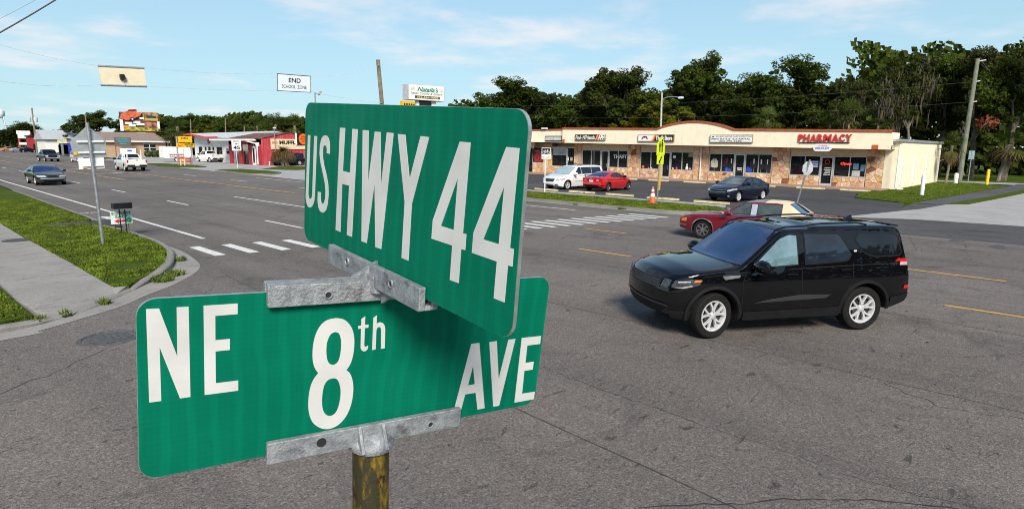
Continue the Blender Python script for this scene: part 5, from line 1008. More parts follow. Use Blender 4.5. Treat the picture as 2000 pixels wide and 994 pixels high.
p = G(1890, 359); t = wempty('street_blade_sign', p, 'thin green-grey sign post right of the utility pole', 'sign'); MB().tube([p, p+Vector((0, 0, 3.1))], .04, 6).build('post', GREYM, t); MB().box((p.x-.02, p.y-.22, 2.3), (p.x+.02, p.y+.22, 3.1)).build('board', M('sign_bluegrey', (.30, .40, .45)), t)
p = PY(1843, 305, 11.0); t = wempty('satellite_dish', (p.x, 11.0, 2.0), 'grey satellite dish on the shop wall by the far corner', 'dish'); MB().lathe([(.001, .10), (.25, .06), (.45, -.04)], (p.x, 10.3, p.z), 'Y', 16).build('dish', M('dish_grey', (.45, .47, .48), .5), t, True); MB().tube([(p.x, 10.38, p.z), (p.x-.3, 11.2, p.z-.5)], .03, 5).build('arm', GREYM, t)
# restaurant pylon behind the green blade
Yn = 50; nt = wempty('restaurant_sign', (40, Yn, 0), "white pylon sign reading Natalia's Italian Cuisine & Bakery", 'sign'); Pq = [PY(a, b, Yn) for a, b in ((797, 194.5), (868, 199), (868, 169.5), (797, 164.5))]
MB().prism([(q.x, q.z) for q in Pq], (0, Yn, 0), (1, 0, 0), (0, 0, 1), (0, .9, 0)).build('cabinet', M('cabinet_grey', (.42, .43, .45), .6), nt); MB().prism([(q.x, q.z) for q in [Pq[0]+(Pq[2]-Pq[0])*.02, Pq[1]+(Pq[3]-Pq[1])*.02, Pq[2]+(Pq[0]-Pq[2])*.02, Pq[3]+(Pq[1]-Pq[3])*.02]], (0, Yn-.002, 0), (1, 0, 0), (0, 0, 1), (0, -.02, 0)).build('face', SIGNW, nt)
uq = (Pq[1]-Pq[0]).normalized(); vq = (Pq[3]-Pq[0]).normalized(); wq = (Pq[1]-Pq[0]).length; hq = (Pq[3]-Pq[0]).length; o_ = Pq[0]+Vector((0, -.024, 0))
text('lettering', "Natalia's", o_+uq*wq*.24+vq*hq*.56, uq, vq, wq*.58, hq*.33, M('menu_green', (.0, .20, .12)), nt, .03, .35, .003, NY); text('lettering', 'Italian Cuisine & Bakery', o_+uq*wq*.06+vq*hq*.33, uq, vq, wq*.88, hq*.2, M('ink_darkgreen', (.04, .05, .03)), nt, .004, .35, .003, NY)
MB().obox(o_+uq*wq*.18+vq*hq*.12+Vector((0, -.004, 0)), uq*wq*.68, vq*hq*.17, (0, -.006, 0)).build('number_band', SIGNBK, nt); text('lettering', '352-564-0000', o_+uq*wq*.22+vq*hq*.145+Vector((0, -.011, 0)), uq, vq, wq*.6, hq*.12, M('ink_gold', (.80, .55, .22)), nt, .03, 0, .003, NY)
for a, b in ((.07, .62), (.86, .58)): MB().obox(o_+uq*wq*a+vq*hq*b, uq*wq*.1+vq*hq*.06, vq*hq*.18, (0, -.004, 0)).build('pale_flourish', M('flourish', (.62, .60, .42)), nt)
for a in (816, 846): q = PY(a, 197, Yn+.45); MB().box((q.x-.28, Yn+.3, 0), (q.x+.28, Yn+.6, q.z)).build('post', WHITE, nt)
q0, q1 = PY(820, 207, Yn+.2), PY(842, 198, Yn+.2); MB().box((q0.x, Yn+.2, q0.z-.3), (q1.x, Yn+.29, q1.z)).build('lower_panel', SIGNBK, nt)
q0, q1 = PY(785, 215, 49.2), PY(811, 199, 49.2); t = wempty('yellow_box_sign', (q0.x, 49.2, 0), 'yellow box sign just below the restaurant sign', 'sign'); MB().box((q0.x, 49.2, q0.z), (q1.x, 49.5, q1.z)).build('cabinet', YEL, t); MB().box((q0.x+.6, 49.3, 0), (q0.x+.8, 49.45, q0.z)).build('post', GREYM, t)
for k in range(5): MB().box((q0.x+.25+k*.28, 49.19, q0.z+.2), (q0.x+.42+k*.28, 49.199, q1.z-.22)).build('print_mark', SIGNBK, t)
# far-left water tower and street light
t = wempty('water_tower', (52, 420, 0), 'pale water tower at the far left edge', 'water tower'); a = PY(4, 250, 420); zr = PY(4, 222, 420).z; WTM = M('tank_white', (.66, .68, .70), .5)
MB().lathe([(.001, zr-2.4), (1.2, zr-2.1), (1.9, zr-1), (2.0, zr), (1.9, zr+1.2), (1.0, zr+2.2), (.001, zr+2.5)], (a.x, 420, 0), seg=18).build('tank', WTM, t, True)
for k in range(4): ang = R(45+90*k); MB().tube([(a.x+3.2*math.cos(ang), 420+3.2*math.sin(ang), 0), (a.x+1.4*math.cos(ang), 420+1.4*math.sin(ang), zr-1.5)], .28, 6).build('leg', WTM, t)
# ================================================================== trees
def leafmat(name, c, var=.45):
    t = NT(name); g = t.n('ShaderNodeNewGeometry'); oi = t.n('ShaderNodeObjectInfo')
    r1 = g.outputs['Random Per Island']; p = t.pos()
    b = t.mix(r1, tuple(x*(1-var) for x in c), tuple(x*(1+var) for x in c))
    b = t.mix(t.rng(t.noise(p, .45, 3), .35, .65), b, t.mix(r1, tuple(x*.55 for x in c), (c[0]*1.25, c[1]*1.05, c[2]*.8)))
    t.out(b, .75, 0, .08); tr = t.n('ShaderNodeBsdfTranslucent'); t.l(b, tr.inputs[0]); mx = t.n('ShaderNodeMixShader'); mx.inputs[0].default_value = .18
    t.l(t.b.outputs[0], mx.inputs[1]); t.l(tr.outputs[0], mx.inputs[2]); t.l(mx.outputs[0], t.t.nodes['Material Output'].inputs[0]); return t.m
L_DARK, L_MID, L_YEL, L_OLIVE = leafmat('oak_leaf_dark', (.034, .050, .007)), leafmat('oak_leaf', (.050, .078, .009)), leafmat('leaf_yellowing', (.10, .11, .008)), leafmat('leaf_olive', (.050, .060, .018))
BARK = M('bark', (.11, .088, .068), .95, var=.35, scale=2.5, bump=.8, bscale=12); BARKP = M('bark_pale', (.20, .17, .135), .95, var=.3, scale=2, bump=.6, bscale=12)
MOSS = leafmat('spanish_moss', (.10, .088, .064), .3); PALM = leafmat('palm_frond', (.060, .088, .018), .35); PALMD = leafmat('palm_dry', (.15, .11, .055), .35); DEADL = leafmat('dead_leaf', (.22, .07, .03), .4)
def leaf_cloud(mb, c, rad, n, size, rnd, flat=.8):
    vs, fs = mb.v, mb.f
    for _ in range(n):
        while True:
            x, y, z = rnd.uniform(-1, 1), rnd.uniform(-1, 1), rnd.uniform(-1, 1); q = x*x+y*y+z*z
            if q < 1: break
        k = (q**.5)**-.35 if q > .02 else 1
        p = Vector((c[0]+x*k*rad, c[1]+y*k*rad, c[2]+z*k*rad*flat)); s = size*rnd.uniform(.6, 1.4)
        nrm = Vector((x+rnd.gauss(0, .6), y+rnd.gauss(0, .6), z+.35+rnd.gauss(0, .6))).normalized(); u = nrm.orthogonal().normalized(); w = nrm.cross(u); a = rnd.uniform(0, 6.28)
        e = (u*math.cos(a)+w*math.sin(a))*s; f_ = (w*math.cos(a)-u*math.sin(a))*s*.55
        b = len(vs); vs.extend((tuple(p-e), tuple(p+f_), tuple(p+e), tuple(p-f_))); fs.append((b, b+1, b+2, b+3)); mb.m.append(mb.mi)
def tree_proto(name, seed, H=15.0, spread=7.0, clear=.30, n_leaf=9000, mats=(L_DARK, L_MID), bark=BARK, moss=0, bare=0.0, slim=1.0, size=.165, label='', cat='tree'):
    rnd = random.Random(seed); root = empty(name, (0, 0, 0)); tr = MB(); tips = []
    def grow(p, d, r_, ln, lev):
        P = [p]; rad = [r_]; n = 4
        for k in range(n):
            d = (d+Vector((rnd.gauss(0, .16), rnd.gauss(0, .16), rnd.gauss(0.02, .08)))).normalized(); p = p+d*ln/n; P.append(p); rad.append(r_*(1-.45*(k+1)/n))
        tr.tube(P, rad, 7 if lev < 2 else 5, False)
        if lev >= 3 or rad[-1] < .03: tips.append((p, lev)); return
        if lev >= 1: tips.append((P[3], lev))
        for k in range(rnd.choice((2, 3, 3)) if lev else rnd.choice((3, 4, 5))):
            a = rnd.uniform(0, 6.28); tilt = rnd.uniform(.35, .95) if lev else rnd.uniform(.35, .8)
            o = d.orthogonal().normalized(); o = (o*math.cos(a)+d.cross(o)*math.sin(a)); nd = (d*math.cos(tilt)+o*math.sin(tilt)*slim); nd.z = max(nd.z, -.05)+.12
            grow(p, nd.normalized(), rad[-1]*rnd.uniform(.6, .8), ln*rnd.uniform(.58, .82), lev+1)
    grow(Vector((0, 0, -.1)), Vector((rnd.gauss(0, .06), rnd.gauss(0, .06), 1)), H*.026, H*clear, 0)
    # fit the limbs into the wanted height and spread
    zt = max(p.z for p, _ in tips); xr = max(math.hypot(p.x, p.y) for p, _ in tips); kz = (H*.90)/zt; kx = spread*.85/xr
    tr.v = [(x*(1+(kx-1)*min(1, z/(H*clear+.1))) if z > 0 else x, y*(1+(kx-1)*min(1, z/(H*clear+.1))) if z > 0 else y, z*kz) for x, y, z in tr.v]
    tips = [Vector((p.x*(1+(kx-1)*min(1, p.z/(H*clear+.1))), p.y*(1+(kx-1)*min(1, p.z/(H*clear+.1))), p.z*kz)) for p, _ in tips]
    trunk = tr.build('trunk', bark, root, True)
    cr = MB(); leafy = [p for p in tips if rnd.random() > bare]; per = max(10, n_leaf//max(1, len(leafy)))
    for p in leafy:
        cr.mi = 0 if rnd.random() < .6 else 1; big = rnd.uniform(.55, 1.45)*H/15
        for s in range(5):
            off = Vector((rnd.gauss(0, .75), rnd.gauss(0, .75), rnd.gauss(.1, .55)))*H/15; leaf_cloud(cr, p+off, big*rnd.uniform(.3, .95), per//5, size, rnd)
    cr.build('crown', list(mats), root)
    if moss:
        mo = MB()
        for p in tips:
            if rnd.random() > moss: continue
            for k in range(13):
                q = p+Vector((rnd.gauss(0, .55), rnd.gauss(0, .55), rnd.gauss(-.2, .35))); L = rnd.uniform(.5, 2.3); w = rnd.uniform(.04, .11); a = rnd.uniform(0, 3.14); dx, dy = math.cos(a)*w, math.sin(a)*w
                m1 = q-Vector((rnd.gauss(0, .08), rnd.gauss(0, .08), L*.5)); m2 = q-Vector((rnd.gauss(0, .12), rnd.gauss(0, .12), L))
                mo.add([(q.x-dx*.6, q.y-dy*.6, q.z), (q.x+dx*.6, q.y+dy*.6, q.z), (m1.x+dx, m1.y+dy, m1.z), (m1.x-dx, m1.y-dy, m1.z), tuple(m2)], [(0, 1, 2, 3), (3, 2, 4)])
        mo.build('hanging_moss', MOSS, root)['kind'] = 'stuff'
    return root
def palm_proto(name, seed, H=6.0, crown=1.9, n=30, dry=.25, mat=None):
    rnd = random.Random(seed); root = empty(name, (0, 0, 0)); lean = Vector((rnd.gauss(0, .25), rnd.gauss(0, .25), H)); mb = MB()
    P = [Vector((0, 0, -.1)).lerp(lean, k/6)+Vector((rnd.gauss(0, .03), rnd.gauss(0, .03), 0)) for k in range(7)]; mb.tube(P, [.22, .19, .18, .17, .18, .19, .21], 9, False); mb.build('trunk', BARKP, root, True)
    g, d = MB(), MB(); top = P[-1]
    for k in range(n):
        a = k*2.399+rnd.gauss(0, .2); el = R(rnd.uniform(-50, 80)) if k > n*dry else R(rnd.uniform(-80, -45)); t_ = d if k <= n*dry else g
        dr = Vector((math.cos(a)*math.cos(el), math.sin(a)*math.cos(el), math.sin(el))); pet = crown*rnd.uniform(.45, .6); q = top+dr*pet-Vector((0, 0, .12*pet)); side = dr.cross(Vector((0, 0, 1))).normalized(); upv = side.cross(dr)
        t_.tube([top, q], [.03, .018], 4, False)
        for j in range(13):
            th = R(-105+210*j/12); ln = crown*.62*(1-.25*abs(j-6)/6)*rnd.uniform(.85, 1.1); v = dr*math.cos(th)+side*math.sin(th); tip = q+v*ln-Vector((0, 0, ln*.28))+upv*rnd.gauss(0, .05); md = q+v*ln*.55+upv*.03; ww = side*math.cos(th)*.055-dr*math.sin(th)*.055
            t_.add([q, md-ww, tip, md+ww], [(0, 1, 2, 3)])
    g.build('fronds', mat or PALM, root); d.build('dry_fronds', PALMD, root); return root
protos = {
 'oakA': tree_proto('live_oak', 11, 15, 7.5, .20, 30000), 'oakB': tree_proto('live_oak', 23, 15, 6.5, .22, 28000, (L_MID, L_OLIVE)), 'oakC': tree_proto('live_oak', 37, 15, 8.0, .20, 32000, (L_DARK, L_OLIVE)),
 'moss': tree_proto('mossy_oak', 41, 15, 6.5, .30, 18000, (L_DARK, L_OLIVE), BARKP, .75, .30, 1.0, .12), 'moss2': tree_proto('mossy_oak', 58, 15, 5.5, .36, 13000, (L_OLIVE, L_DARK), BARKP, .85, .45, 1.0, .12),
 'slim': tree_proto('slender_tree', 64, 15, 3.6, .34, 13000, (L_DARK, L_MID), BARK, 0, .1, .7, .16), 'yel': tree_proto('yellowing_tree', 77, 12, 5.0, .25, 16000, (L_YEL, L_MID)), 'pine': tree_proto('slim_pine', 83, 15, 3.0, .45, 7000, (L_DARK, L_DARK), BARK, 0, .15, .6, .2)}
pal = {'a': palm_proto('sabal_palm', 3, 6, 2.1, 34), 'b': palm_proto('sabal_palm', 9, 5, 2.3, 30, .35)}
_used = set()
def plant(kind, pt, H, rad, label, group, rot=0):
    src = protos.get(kind) or pal[kind]; base_H = {'yel': 12, 'a': 6, 'b': 5}.get(kind, 15); base_R = {'oakA': 7.5, 'oakB': 6.5, 'oakC': 8.0, 'moss': 6.5, 'moss2': 5.5, 'slim': 3.6, 'yel': 5.0, 'pine': 3.0, 'a': 2.1, 'b': 2.3}[kind]
    if kind in _used: o = copy_tree(src)
    else: o = src; _used.add(kind)
    o.location = pt; o.rotation_euler = (0, 0, rot); o.scale = (rad/base_R, rad/base_R, H/base_H); props(o, label, 'palm' if kind in 'ab' else 'tree', group); return o
def tx(kind, px, top, X, wpx, label, group='oaks behind the shops', rot=0):       # by pixel on a plane across the highway
    p = PX(px, top, X); dep = (Vector((X, p.y, CAMH))-Vector((0, 0, CAMH))).dot(CW); return plant(kind, (X, p.y, 0), p.z, wpx/2*1.5*dep/FPX if kind not in 'ab' else wpx/2*dep/FPX, label, group, rot)
def ty(kind, px, top, Y, wpx, label, group='trees beyond the workshops', rot=0):
    p = PY(px, top, Y); dep = Vector((p.x, Y, 0)).dot(CW); return plant(kind, (p.x, Y, 0), p.z, wpx/2*(1.5 if kind not in 'ab' else 1.25)*dep/FPX, label, group, rot)
tx('oakA', 1012, 150, 92, 160, 'rounded dark oak left of the shops, just right of the green blade', rot=1.0)
tx('oakB', 1115, 178, 88, 110, 'lower dark oak above the end shop', rot=2.0)
tx('oakC', 1205, 126, 92, 165, 'broad dark oak above the two thrift signs', rot=.4)
tx('yel', 1275, 176, 84, 120, 'yellow-green tree just left of the street light', 'yellowing trees behind the shops')
tx('oakA', 1372, 106, 93, 150, 'tallest dark oak above the curved parapet', rot=3.1)
tx('yel', 1340, 190, 83, 90, 'yellowish tree right of the street light lamp', 'yellowing trees behind the shops', 1.9)
tx('oakB', 1440, 158, 96, 110, 'dark oak between the parapet oak and the slender trees', rot=4.4)
tx('slim', 1497, 138, 88, 75, 'slender dark tree with open crown, left of the pair', 'slender trees behind the shops')
tx('slim', 1550, 110, 90, 85, 'taller slender dark tree with open crown, right of the pair', 'slender trees behind the shops', 2.2)
tx('oakB', 1632, 168, 92, 120, 'dark oak just above the pharmacy lettering', rot=.9)
tx('oakC', 1708, 142, 94, 130, 'dark oak behind the moss-hung trees', rot=5.0)
tx('moss', 1698, 148, 83, 105, 'oak hung with grey moss above the pharmacy corner', 'moss-hung oaks', .6)
tx('moss2', 1748, 138, 80, 90, 'thin moss-draped oak with pale trunk behind the shop end', 'moss-hung oaks', 2.5)
tx('moss2', 1816, 82, 85, 105, 'tallest half-bare moss-draped oak left of the utility pole', 'moss-hung oaks', 4.0)
tx('oakA', 1862, 112, 92, 130, 'dark oak right behind the utility pole', rot=1.7)
tx('oakC', 1936, 62, 86, 150, 'very tall dark oak right of the utility pole top', rot=2.9)
tx('oakB', 2000, 70, 82, 140, 'very tall dark oak at the right picture edge', rot=.2)
tx('oakA', 2085, 62, 84, 150, 'tall dark oak just outside the right picture edge', rot=3.9)
tx('moss', 1905, 150, 96, 120, 'moss-hung oak deep in shade behind the utility pole', 'moss-hung oaks', 1.2)
ty('oakC', 903, 196, 118, 60, 'thin small tree showing over the green blade right of the restaurant sign', 'trees beyond the workshops')
for px, top, X, w, lb, k in ((1503, 236, 80, 72, 'fan palm behind the suit shop parapet', 'a'), (1655, 232, 80, 74, 'fan palm above the pharmacy lettering', 'b'), (1712, 246, 80, 50, 'smaller yellowed fan palm by the pharmacy corner', 'a'), (1962, 282, 82, 110, 'low fan palm at the edge of the back lawn', 'b'), (1618, 244, 82, 50, 'fan palm just left of the pharmacy lettering', 'a')): tx(k, px, top, X, w, lb, 'fan palms behind the shops', px)
o = plant('b', G(1848, 358, .05), 3.5, 1.25, 'small palm with bare grey trunk at the far corner of the shop wall', 'fan palms behind the shops', 1)
# dead orange bough
t = wempty('dead_bough', PX(1930, 300, 83), 'broken bough with orange dead leaves among the dark oaks', 'branch'); q = PX(1928, 240, 81); mb = MB(); leaf_cloud(mb, q, 1.1, 150, .2, random.Random(4), .7); mb.build('dead_leaves', DEADL, t); MB().tube([PX(1915, 250, 81.3), PX(1930, 238, 81.2), PX(1945, 222, 81.2)], [.09, .06, .03], 5).build('branch', BARKP, t)
# trees on the left, beyond the workshops
for px, top, Y, w, k, lb in ((180, 216, 185, 95, 'oakA', 'big dark tree behind the pentagon sign'), (228, 221, 190, 80, 'oakC', 'dark tree left of the billboard'), (322, 226, 186, 70, 'oakB', 'dark tree right of the billboard'), (362, 222, 180, 70, 'oakA', 'tree above the yellow pylon sign'), (408, 236, 176, 60, 'oakC', 'tree above the white workshop roof, left part'), (432, 230, 178, 60, 'oakB', 'tree behind the thin wooden pole'), (472, 240, 170, 60, 'oakA', 'tree above the join of the two workshops'), (520, 232, 165, 64, 'oakB', 'tree above the rusty roof'), (566, 230, 162, 66, 'oakC', 'tree above the red gable peak'), (612, 236, 160, 60, 'oakA', 'tree disappearing behind the green blade')): ty(k, px, top, Y, w, lb, rot=px)
for px, top, Y, w, lb in ((345, 248, 128, 44, 'fan palm behind the white trailer'), (333, 262, 130, 36, 'shorter fan palm left of the yellow sign'), (500, 246, 140, 44, 'fan palm above the rusty roof, left one'), (536, 244, 138, 48, 'fan palm above the rusty roof, middle one'), (578, 246, 138, 46, 'fan palm above the round orange sign'), (520, 256, 136, 40, 'short yellowed palm above the rusty roof')): ty('a' if px % 2 else 'b', px, top, Y, w, lb, 'palms beyond the workshops', px)
ty('yel', 385, 240, 150, 56, 'yellow-green tree behind the white workshop', 'trees beyond the workshops'); ty('yel', 545, 250, 145, 50, 'yellow-green tree behind the red gable', 'trees beyond the workshops', 2)
for px, top, w, lb in ((8, 252, 30, 'pine at the left picture edge'), (30, 245, 22, 'slim pine left of the red-post sign'), (43, 237, 24, 'taller slim pine above the red-post sign'), (66, 243, 26, 'pine behind the utility pole with transformers'), (104, 254, 26, 'small dark tree over the grey roof'), (125, 247, 16, 'tiny tree over the grey roof ridge'), (18, 262, 34, 'bushy tree by the water tower legs')): ty('pine' if px not in (104, 18) else 'oakA', px, top, 320, w, lb, 'trees at the far end of the highway', px)
# deep woods that read as one dark mass
def wood(name, label, f_pos, n, size=.42):
    rnd = random.Random(name); mb = MB()
    for _ in range(n):
        p, up_ = f_pos(rnd); nrm = Vector((rnd.gauss(-.5, .7), rnd.gauss(-.3, .7), rnd.gauss(.3, .6))).normalized(); u = nrm.orthogonal().normalized(); w = nrm.cross(u); s = size*rnd.uniform(.5, 1.5)
        mb.mi = rnd.choice((0, 0, 1)); mb.add([p-u*s, p+w*s*.6, p+u*s, p-w*s*.6], [(0, 1, 2, 3)])
    props(mb.build(name, [L_DARK, L_MID]), label, 'woods', kind='stuff')
def fr1(r):
    y = r.uniform(-30, 115); x = r.uniform(99, 118); h = 13.0+3.5*mnoise.noise((y*.13, 0, 0))+(4 if y < 28 else 0); return Vector((x, y, r.random()**.8*h)), h
wood('shade_wood', 'deep shaded woodland behind the oaks and palms', fr1, 60000, .5)
def fr2(r):
    x = r.uniform(52, 125); y = 205+r.uniform(0, 14)-(x-25)*.55; h = 10.5+2.5*mnoise.noise((x*.12, 5, 0)); return Vector((x, y, r.random()**.8*h)), h
wood('far_wood', 'distant treeline behind the workshops and billboard', fr2, 34000, .55)
def fr3(r):
    x = r.uniform(30, 95); y = 400+r.uniform(0, 20); h = 7+3*mnoise.noise((x*.1, 9, 0)); return Vector((x, y, r.random()**.8*h)), h
wood('horizon_wood', 'hazy treeline where the highway disappears', fr3, 9000, .8)
def fr4(r):  # unseen woods added behind the viewer so the car paint reflects something dark
    if r.random() < .5: x = r.uniform(-62, -46); y = r.uniform(-66, 60)
    else: x = r.uniform(-50, 60); y = r.uniform(-66, -50)
    h = 13+4*mnoise.noise((x*.1, y*.1, 2)); return Vector((x, y, r.random()**.8*h)), h
wood('woods_behind_viewer', 'unseen treeline added behind the viewer for dark reflections in the cars', fr4, 26000, .8)
# scrubby palm in front of the red wall
t = wempty('scrub_palm', (41, 83.5, 0), 'shaggy palm with dead drooping fronds in front of the red wall', 'palm'); q = random.Random(2); p = PY(556, 325, 83.5); g, d = MB(), MB(); c = PY(553, 293, 83.5)
for k in range(5): MB().tube([(p.x+q.gauss(0, .25), 83.5+q.gauss(0, .2), 0), (p.x+q.gauss(0, .3), 83.5, 1.1), (c.x+q.gauss(0, .3), 83.5, c.z-.3)], [.16, .13, .1], 6, False).build('trunk', BARK, t)
for k in range(420):
    a, el = q.uniform(0, 6.28), R(q.uniform(-15, 70)); ln = q.uniform(.7, 1.9); v = Vector((math.cos(a)*math.cos(el)*1.25, math.sin(a)*math.cos(el), math.sin(el)*.8)); s = v.cross(Vector((0, 0, 1))).normalized()*.035; b0 = Vector((c.x, 83.5, c.z-.2))+v*.2; e = b0+v*ln-Vector((0, 0, .15*ln*ln)); g.add([b0-s, b0+s, e], [(0, 1, 2)])
for k in range(260):
    a = q.uniform(0, 6.28); rr_ = q.uniform(.7, 1.9); b0 = Vector((c.x+math.cos(a)*rr_*.8, 83.5+math.sin(a)*rr_*.5, c.z-.35+q.gauss(0, .15))); e = b0+Vector((math.cos(a)*.5, math.sin(a)*.3, -q.uniform(.6, 1.7))); s = Vector((.04, 0, 0)); d.add([b0-s, b0+s, e], [(0, 1, 2)])
g.build('fronds', leafmat('scrub_frond', (.10, .095, .025), .4), t); d.build('dead_fronds', PALMD, t)
for k in protos:
    if k not in _used: print('unused', k)
# ================================================================== vehicles
TYRE = M('tyre_rubber', (.012, .012, .012), .85, var=.2, scale=20, bump=.3, bscale=90, spec=.15, obj=True); RIM = M('alloy_rim', (.72, .73, .74), .30, .45, var=.08, scale=10, obj=True); RIMD = M('dark_rim_metal', (.06, .06, .065), .35, .7, obj=True); CHROME = M('chrome_trim', (.62, .63, .64), .12, 1.0, var=.03, obj=True)
PLASTIC = M('black_plastic', (.010, .010, .011), .6, var=.15, spec=.15, obj=True); WELL = M('wheel_well', (.006, .006, .006), .9, obj=True); SEAM = M('door_gap', (.004, .004, .004), .8, obj=True)
LAMP = M('headlamp_glass', (.55, .57, .58), .08, .35, var=.2, scale=12, obj=True); LAMPD = M('headlamp_dark', (.07, .075, .08), .06, .3, var=.5, scale=14, obj=True); TAIL = M('tail_lamp', (.42, .012, .012), .1, 0, var=.15, obj=True); AMBER = M('amber_lamp', (.70, .20, .03), .15, obj=True); PLATE = M('number_plate', (.66, .67, .64), .5, var=.1, scale=20, obj=True)
GL_DK = glass('tinted_glass', (.006, .007, .009), .55); GL_SKYBLUE = glass('painted_sky_glass', (.008, .024, .075), .9, .02, 2.2); GL_SKYPALE = glass('pale_painted_sky_glass', (.10, .17, .19), .9, .02, 2.0); GL_SHADE = M('sunshade_glass', (.34, .45, .47), .12, .15, var=.15, scale=4, spec=.8, obj=True)  # blue and pale teal panes carry sky reflection and see-through light in their colour
def interp(T, x):
    if x <= T[0][0]: return T[0][1]
    for (a, b), (c, d) in zip(T, T[1:]):
        if x <= c: return b+(d-b)*(x-a)/(c-a) if c > a else d
    return T[-1][1]
class Car:
    def __init__(s, **k):
        s.__dict__.update(dict(L=4.6, W=1.8, top=[], bot=[(0, .28), (9, .28)], belt=.9, roof=1.45, wb=2.7, fo=.9, wr=.33, arch=.38, tuck=.05, shoulder=.03, wtop=.76, crown=.05, kf=.16, df=.7, kr=.12, dr=.6, bowf=.10, bowr=.07, front=[(.2, .08), (.45, 0), (.7, .03), (1.0, .12)], rear=[(.2, .1), (.5, 0), (.9, .05), (1.4, .1)], sm=.05, corner=.05, zm=.62))
        s.__dict__.update(k)
        N = 240; s._tab = []
        raw = [interp(s.top, s.L*i/N) for i in range(N+1)]; w = max(1, int(s.sm/(s.L/N)))
        for _ in range(2): raw = [sum(raw[max(0, min(N, i+j))] for j in range(-w, w+1))/(2*w+1) for i in range(N+1)]
        s._tab = raw; s._n = N
    def ztop(s, d):
        x = max(0, min(1, d/s.L))*s._n; i = min(s._n-1, int(x)); return s._tab[i]+(s._tab[i+1]-s._tab[i])*(x-i)
    def zbot(s, d): return interp(s.bot, d)
    def g(s, z):
        zb = .28
        if z < s.zm: return 1-s.tuck*((s.zm-z)/(s.zm-zb))**2
        gb = 1-s.shoulder
        if z < s.belt: return 1-s.shoulder*((z-s.zm)/(s.belt-s.zm))**2
        u = (z-s.belt)/(s.roof-s.belt); return gb-.012-(gb-.012-s.wtop)*u**1.12
    def plan(s, d):
        f_ = max(0, 1-d/s.df)**2.2*s.kf; r_ = max(0, 1-(s.L-d)/s.dr)**2.2*s.kr; return s.W/2*(1-f_-r_)
    def side(s, d, z): return s.plan(d)*s.g(z)
    def X(s, d, y, z):
        w = s.W/2; f_ = max(0, 1-d/.95)**1.6; r_ = max(0, 1-(s.L-d)/.8)**1.6
        return s.fo+s.wb/2-d-f_*(interp(s.front, z)+s.bowf*(y/w)**2)+r_*(interp(s.rear, z)+s.bowr*(y/w)**2)
    def zc(s, d, y):
        zt = s.ztop(d); ze = zt-s.crown; ye = s.side(d, ze); return ze+s.crown*(1-min(1, abs(y)/ye)**2.2)
    def section(s, d):
        zt = s.ztop(d); ze = zt-s.crown; zb = min(s.zbot(d), ze-.06); P = [(0, zb), (s.side(d, zb)*.6, zb), (s.side(d, zb)*.96, zb)]
        c = min(s.corner, (ze-zb)*.3); n = 17
        for k in range(n): z = zb+.015+(ze-c-zb-.015)*k/(n-1); P.append((s.side(d, z), z))
        ye = s.side(d, ze-c)
        for a in (22, 45, 68): P.append((ye-c*.9*(1-math.cos(R(a))), ze-c+(c)*math.sin(R(a))))
        y1 = ye-c*.9
        for k in range(7): y = y1*(1-k/6); P.append((y, s.zc(d, y) if k else ze+s.crown*(1-(y1/s.side(d, ze))**2.2)*.8))
        return P
    def body(s, cuts=()):
        ds = sorted(set([0, .02, .05, .09, .14, .2, .27]+[s.L*k/84 for k in range(3, 82)]+[s.L-a for a in (0, .02, .05, .09, .14, .2, .27)])); S = [s.section(d) for d in ds]; m_ = len(S[0]); vs, fs = [], []; idx = []
        for d, P in zip(ds, S):
            ring = []
            for j, (y, z) in enumerate(P): ring.append(len(vs)); vs.append((s.X(d, y, z), y, z))
            for j in range(m_-2, 0, -1): y, z = P[j]; ring.append(len(vs)); vs.append((s.X(d, y, z), -y, z))
            idx.append(ring)
        k = len(idx[0])
        for i in range(len(ds)-1):
            for j in range(k): fs.append((idx[i][j], idx[i+1][j], idx[i+1][(j+1) % k], idx[i][(j+1) % k]))
        for e, fl in ((0, 1), (len(ds)-1, 0)):
            P = S[e]; d = ds[e]; nc = 10; rows = []
            for j in range(m_):
                L_ = idx[e][j]; R_ = idx[e][(k-j) % k]
                if L_ == R_: rows.append([L_]*(nc+1)); continue
                y, z = P[j]; row = [L_]
                for c in range(1, nc): yy = y*(1-2*c/nc); row.append(len(vs)); vs.append((s.X(d, yy, z), yy, z))
                rows.append(row+[R_])
            for j in range(m_-1):
                for c in range(nc):
                    q = []
                    for v in (rows[j][c], rows[j+1][c], rows[j+1][c+1], rows[j][c+1]):
                        if v not in q: q.append(v)
                    if len(q) > 2: fs.append(tuple(q if fl else q[::-1]))
        me = bpy.data.meshes.new('body'); me.from_pydata(vs, [], fs); bm = bmesh.new(); bm.from_mesh(me); bmesh.ops.recalc_face_normals(bm, faces=bm.faces); bm.to_mesh(me); bm.free(); return me
    # patches lying on the body
    def side_patch(s, P, sgn, off=.006, nx=14, nz=5, fringe=0):
        d0, d1 = min(p[0] for p in P), max(p[0] for p in P); vs, fs = [], []; n = len(P)
        for i in range(nx+1):
            d = d0+(d1-d0)*i/nx; d = min(max(d, d0+1e-4), d1-1e-4); zs = []
            for k in range(n):
                (a, b), (c, e) = P[k], P[(k+1) % n]
                if (a-d)*(c-d) <= 0 and a != c: zs.append(b+(e-b)*(d-a)/(c-a))
            lo, hi = min(zs), max(zs)
            for j in range(nz+1): z = lo+(hi-lo)*j/nz; y = s.side(d, z)+off; vs.append((s.X(d, y, z), sgn*y, z))
        for i in range(nx):
            for j in range(nz): q = (i*(nz+1)+j, (i+1)*(nz+1)+j, (i+1)*(nz+1)+j+1, i*(nz+1)+j+1); fs.append(q if sgn > 0 else q[::-1])
        fs = [f_[::-1] for f_ in fs]; return MB().add(vs, fs)
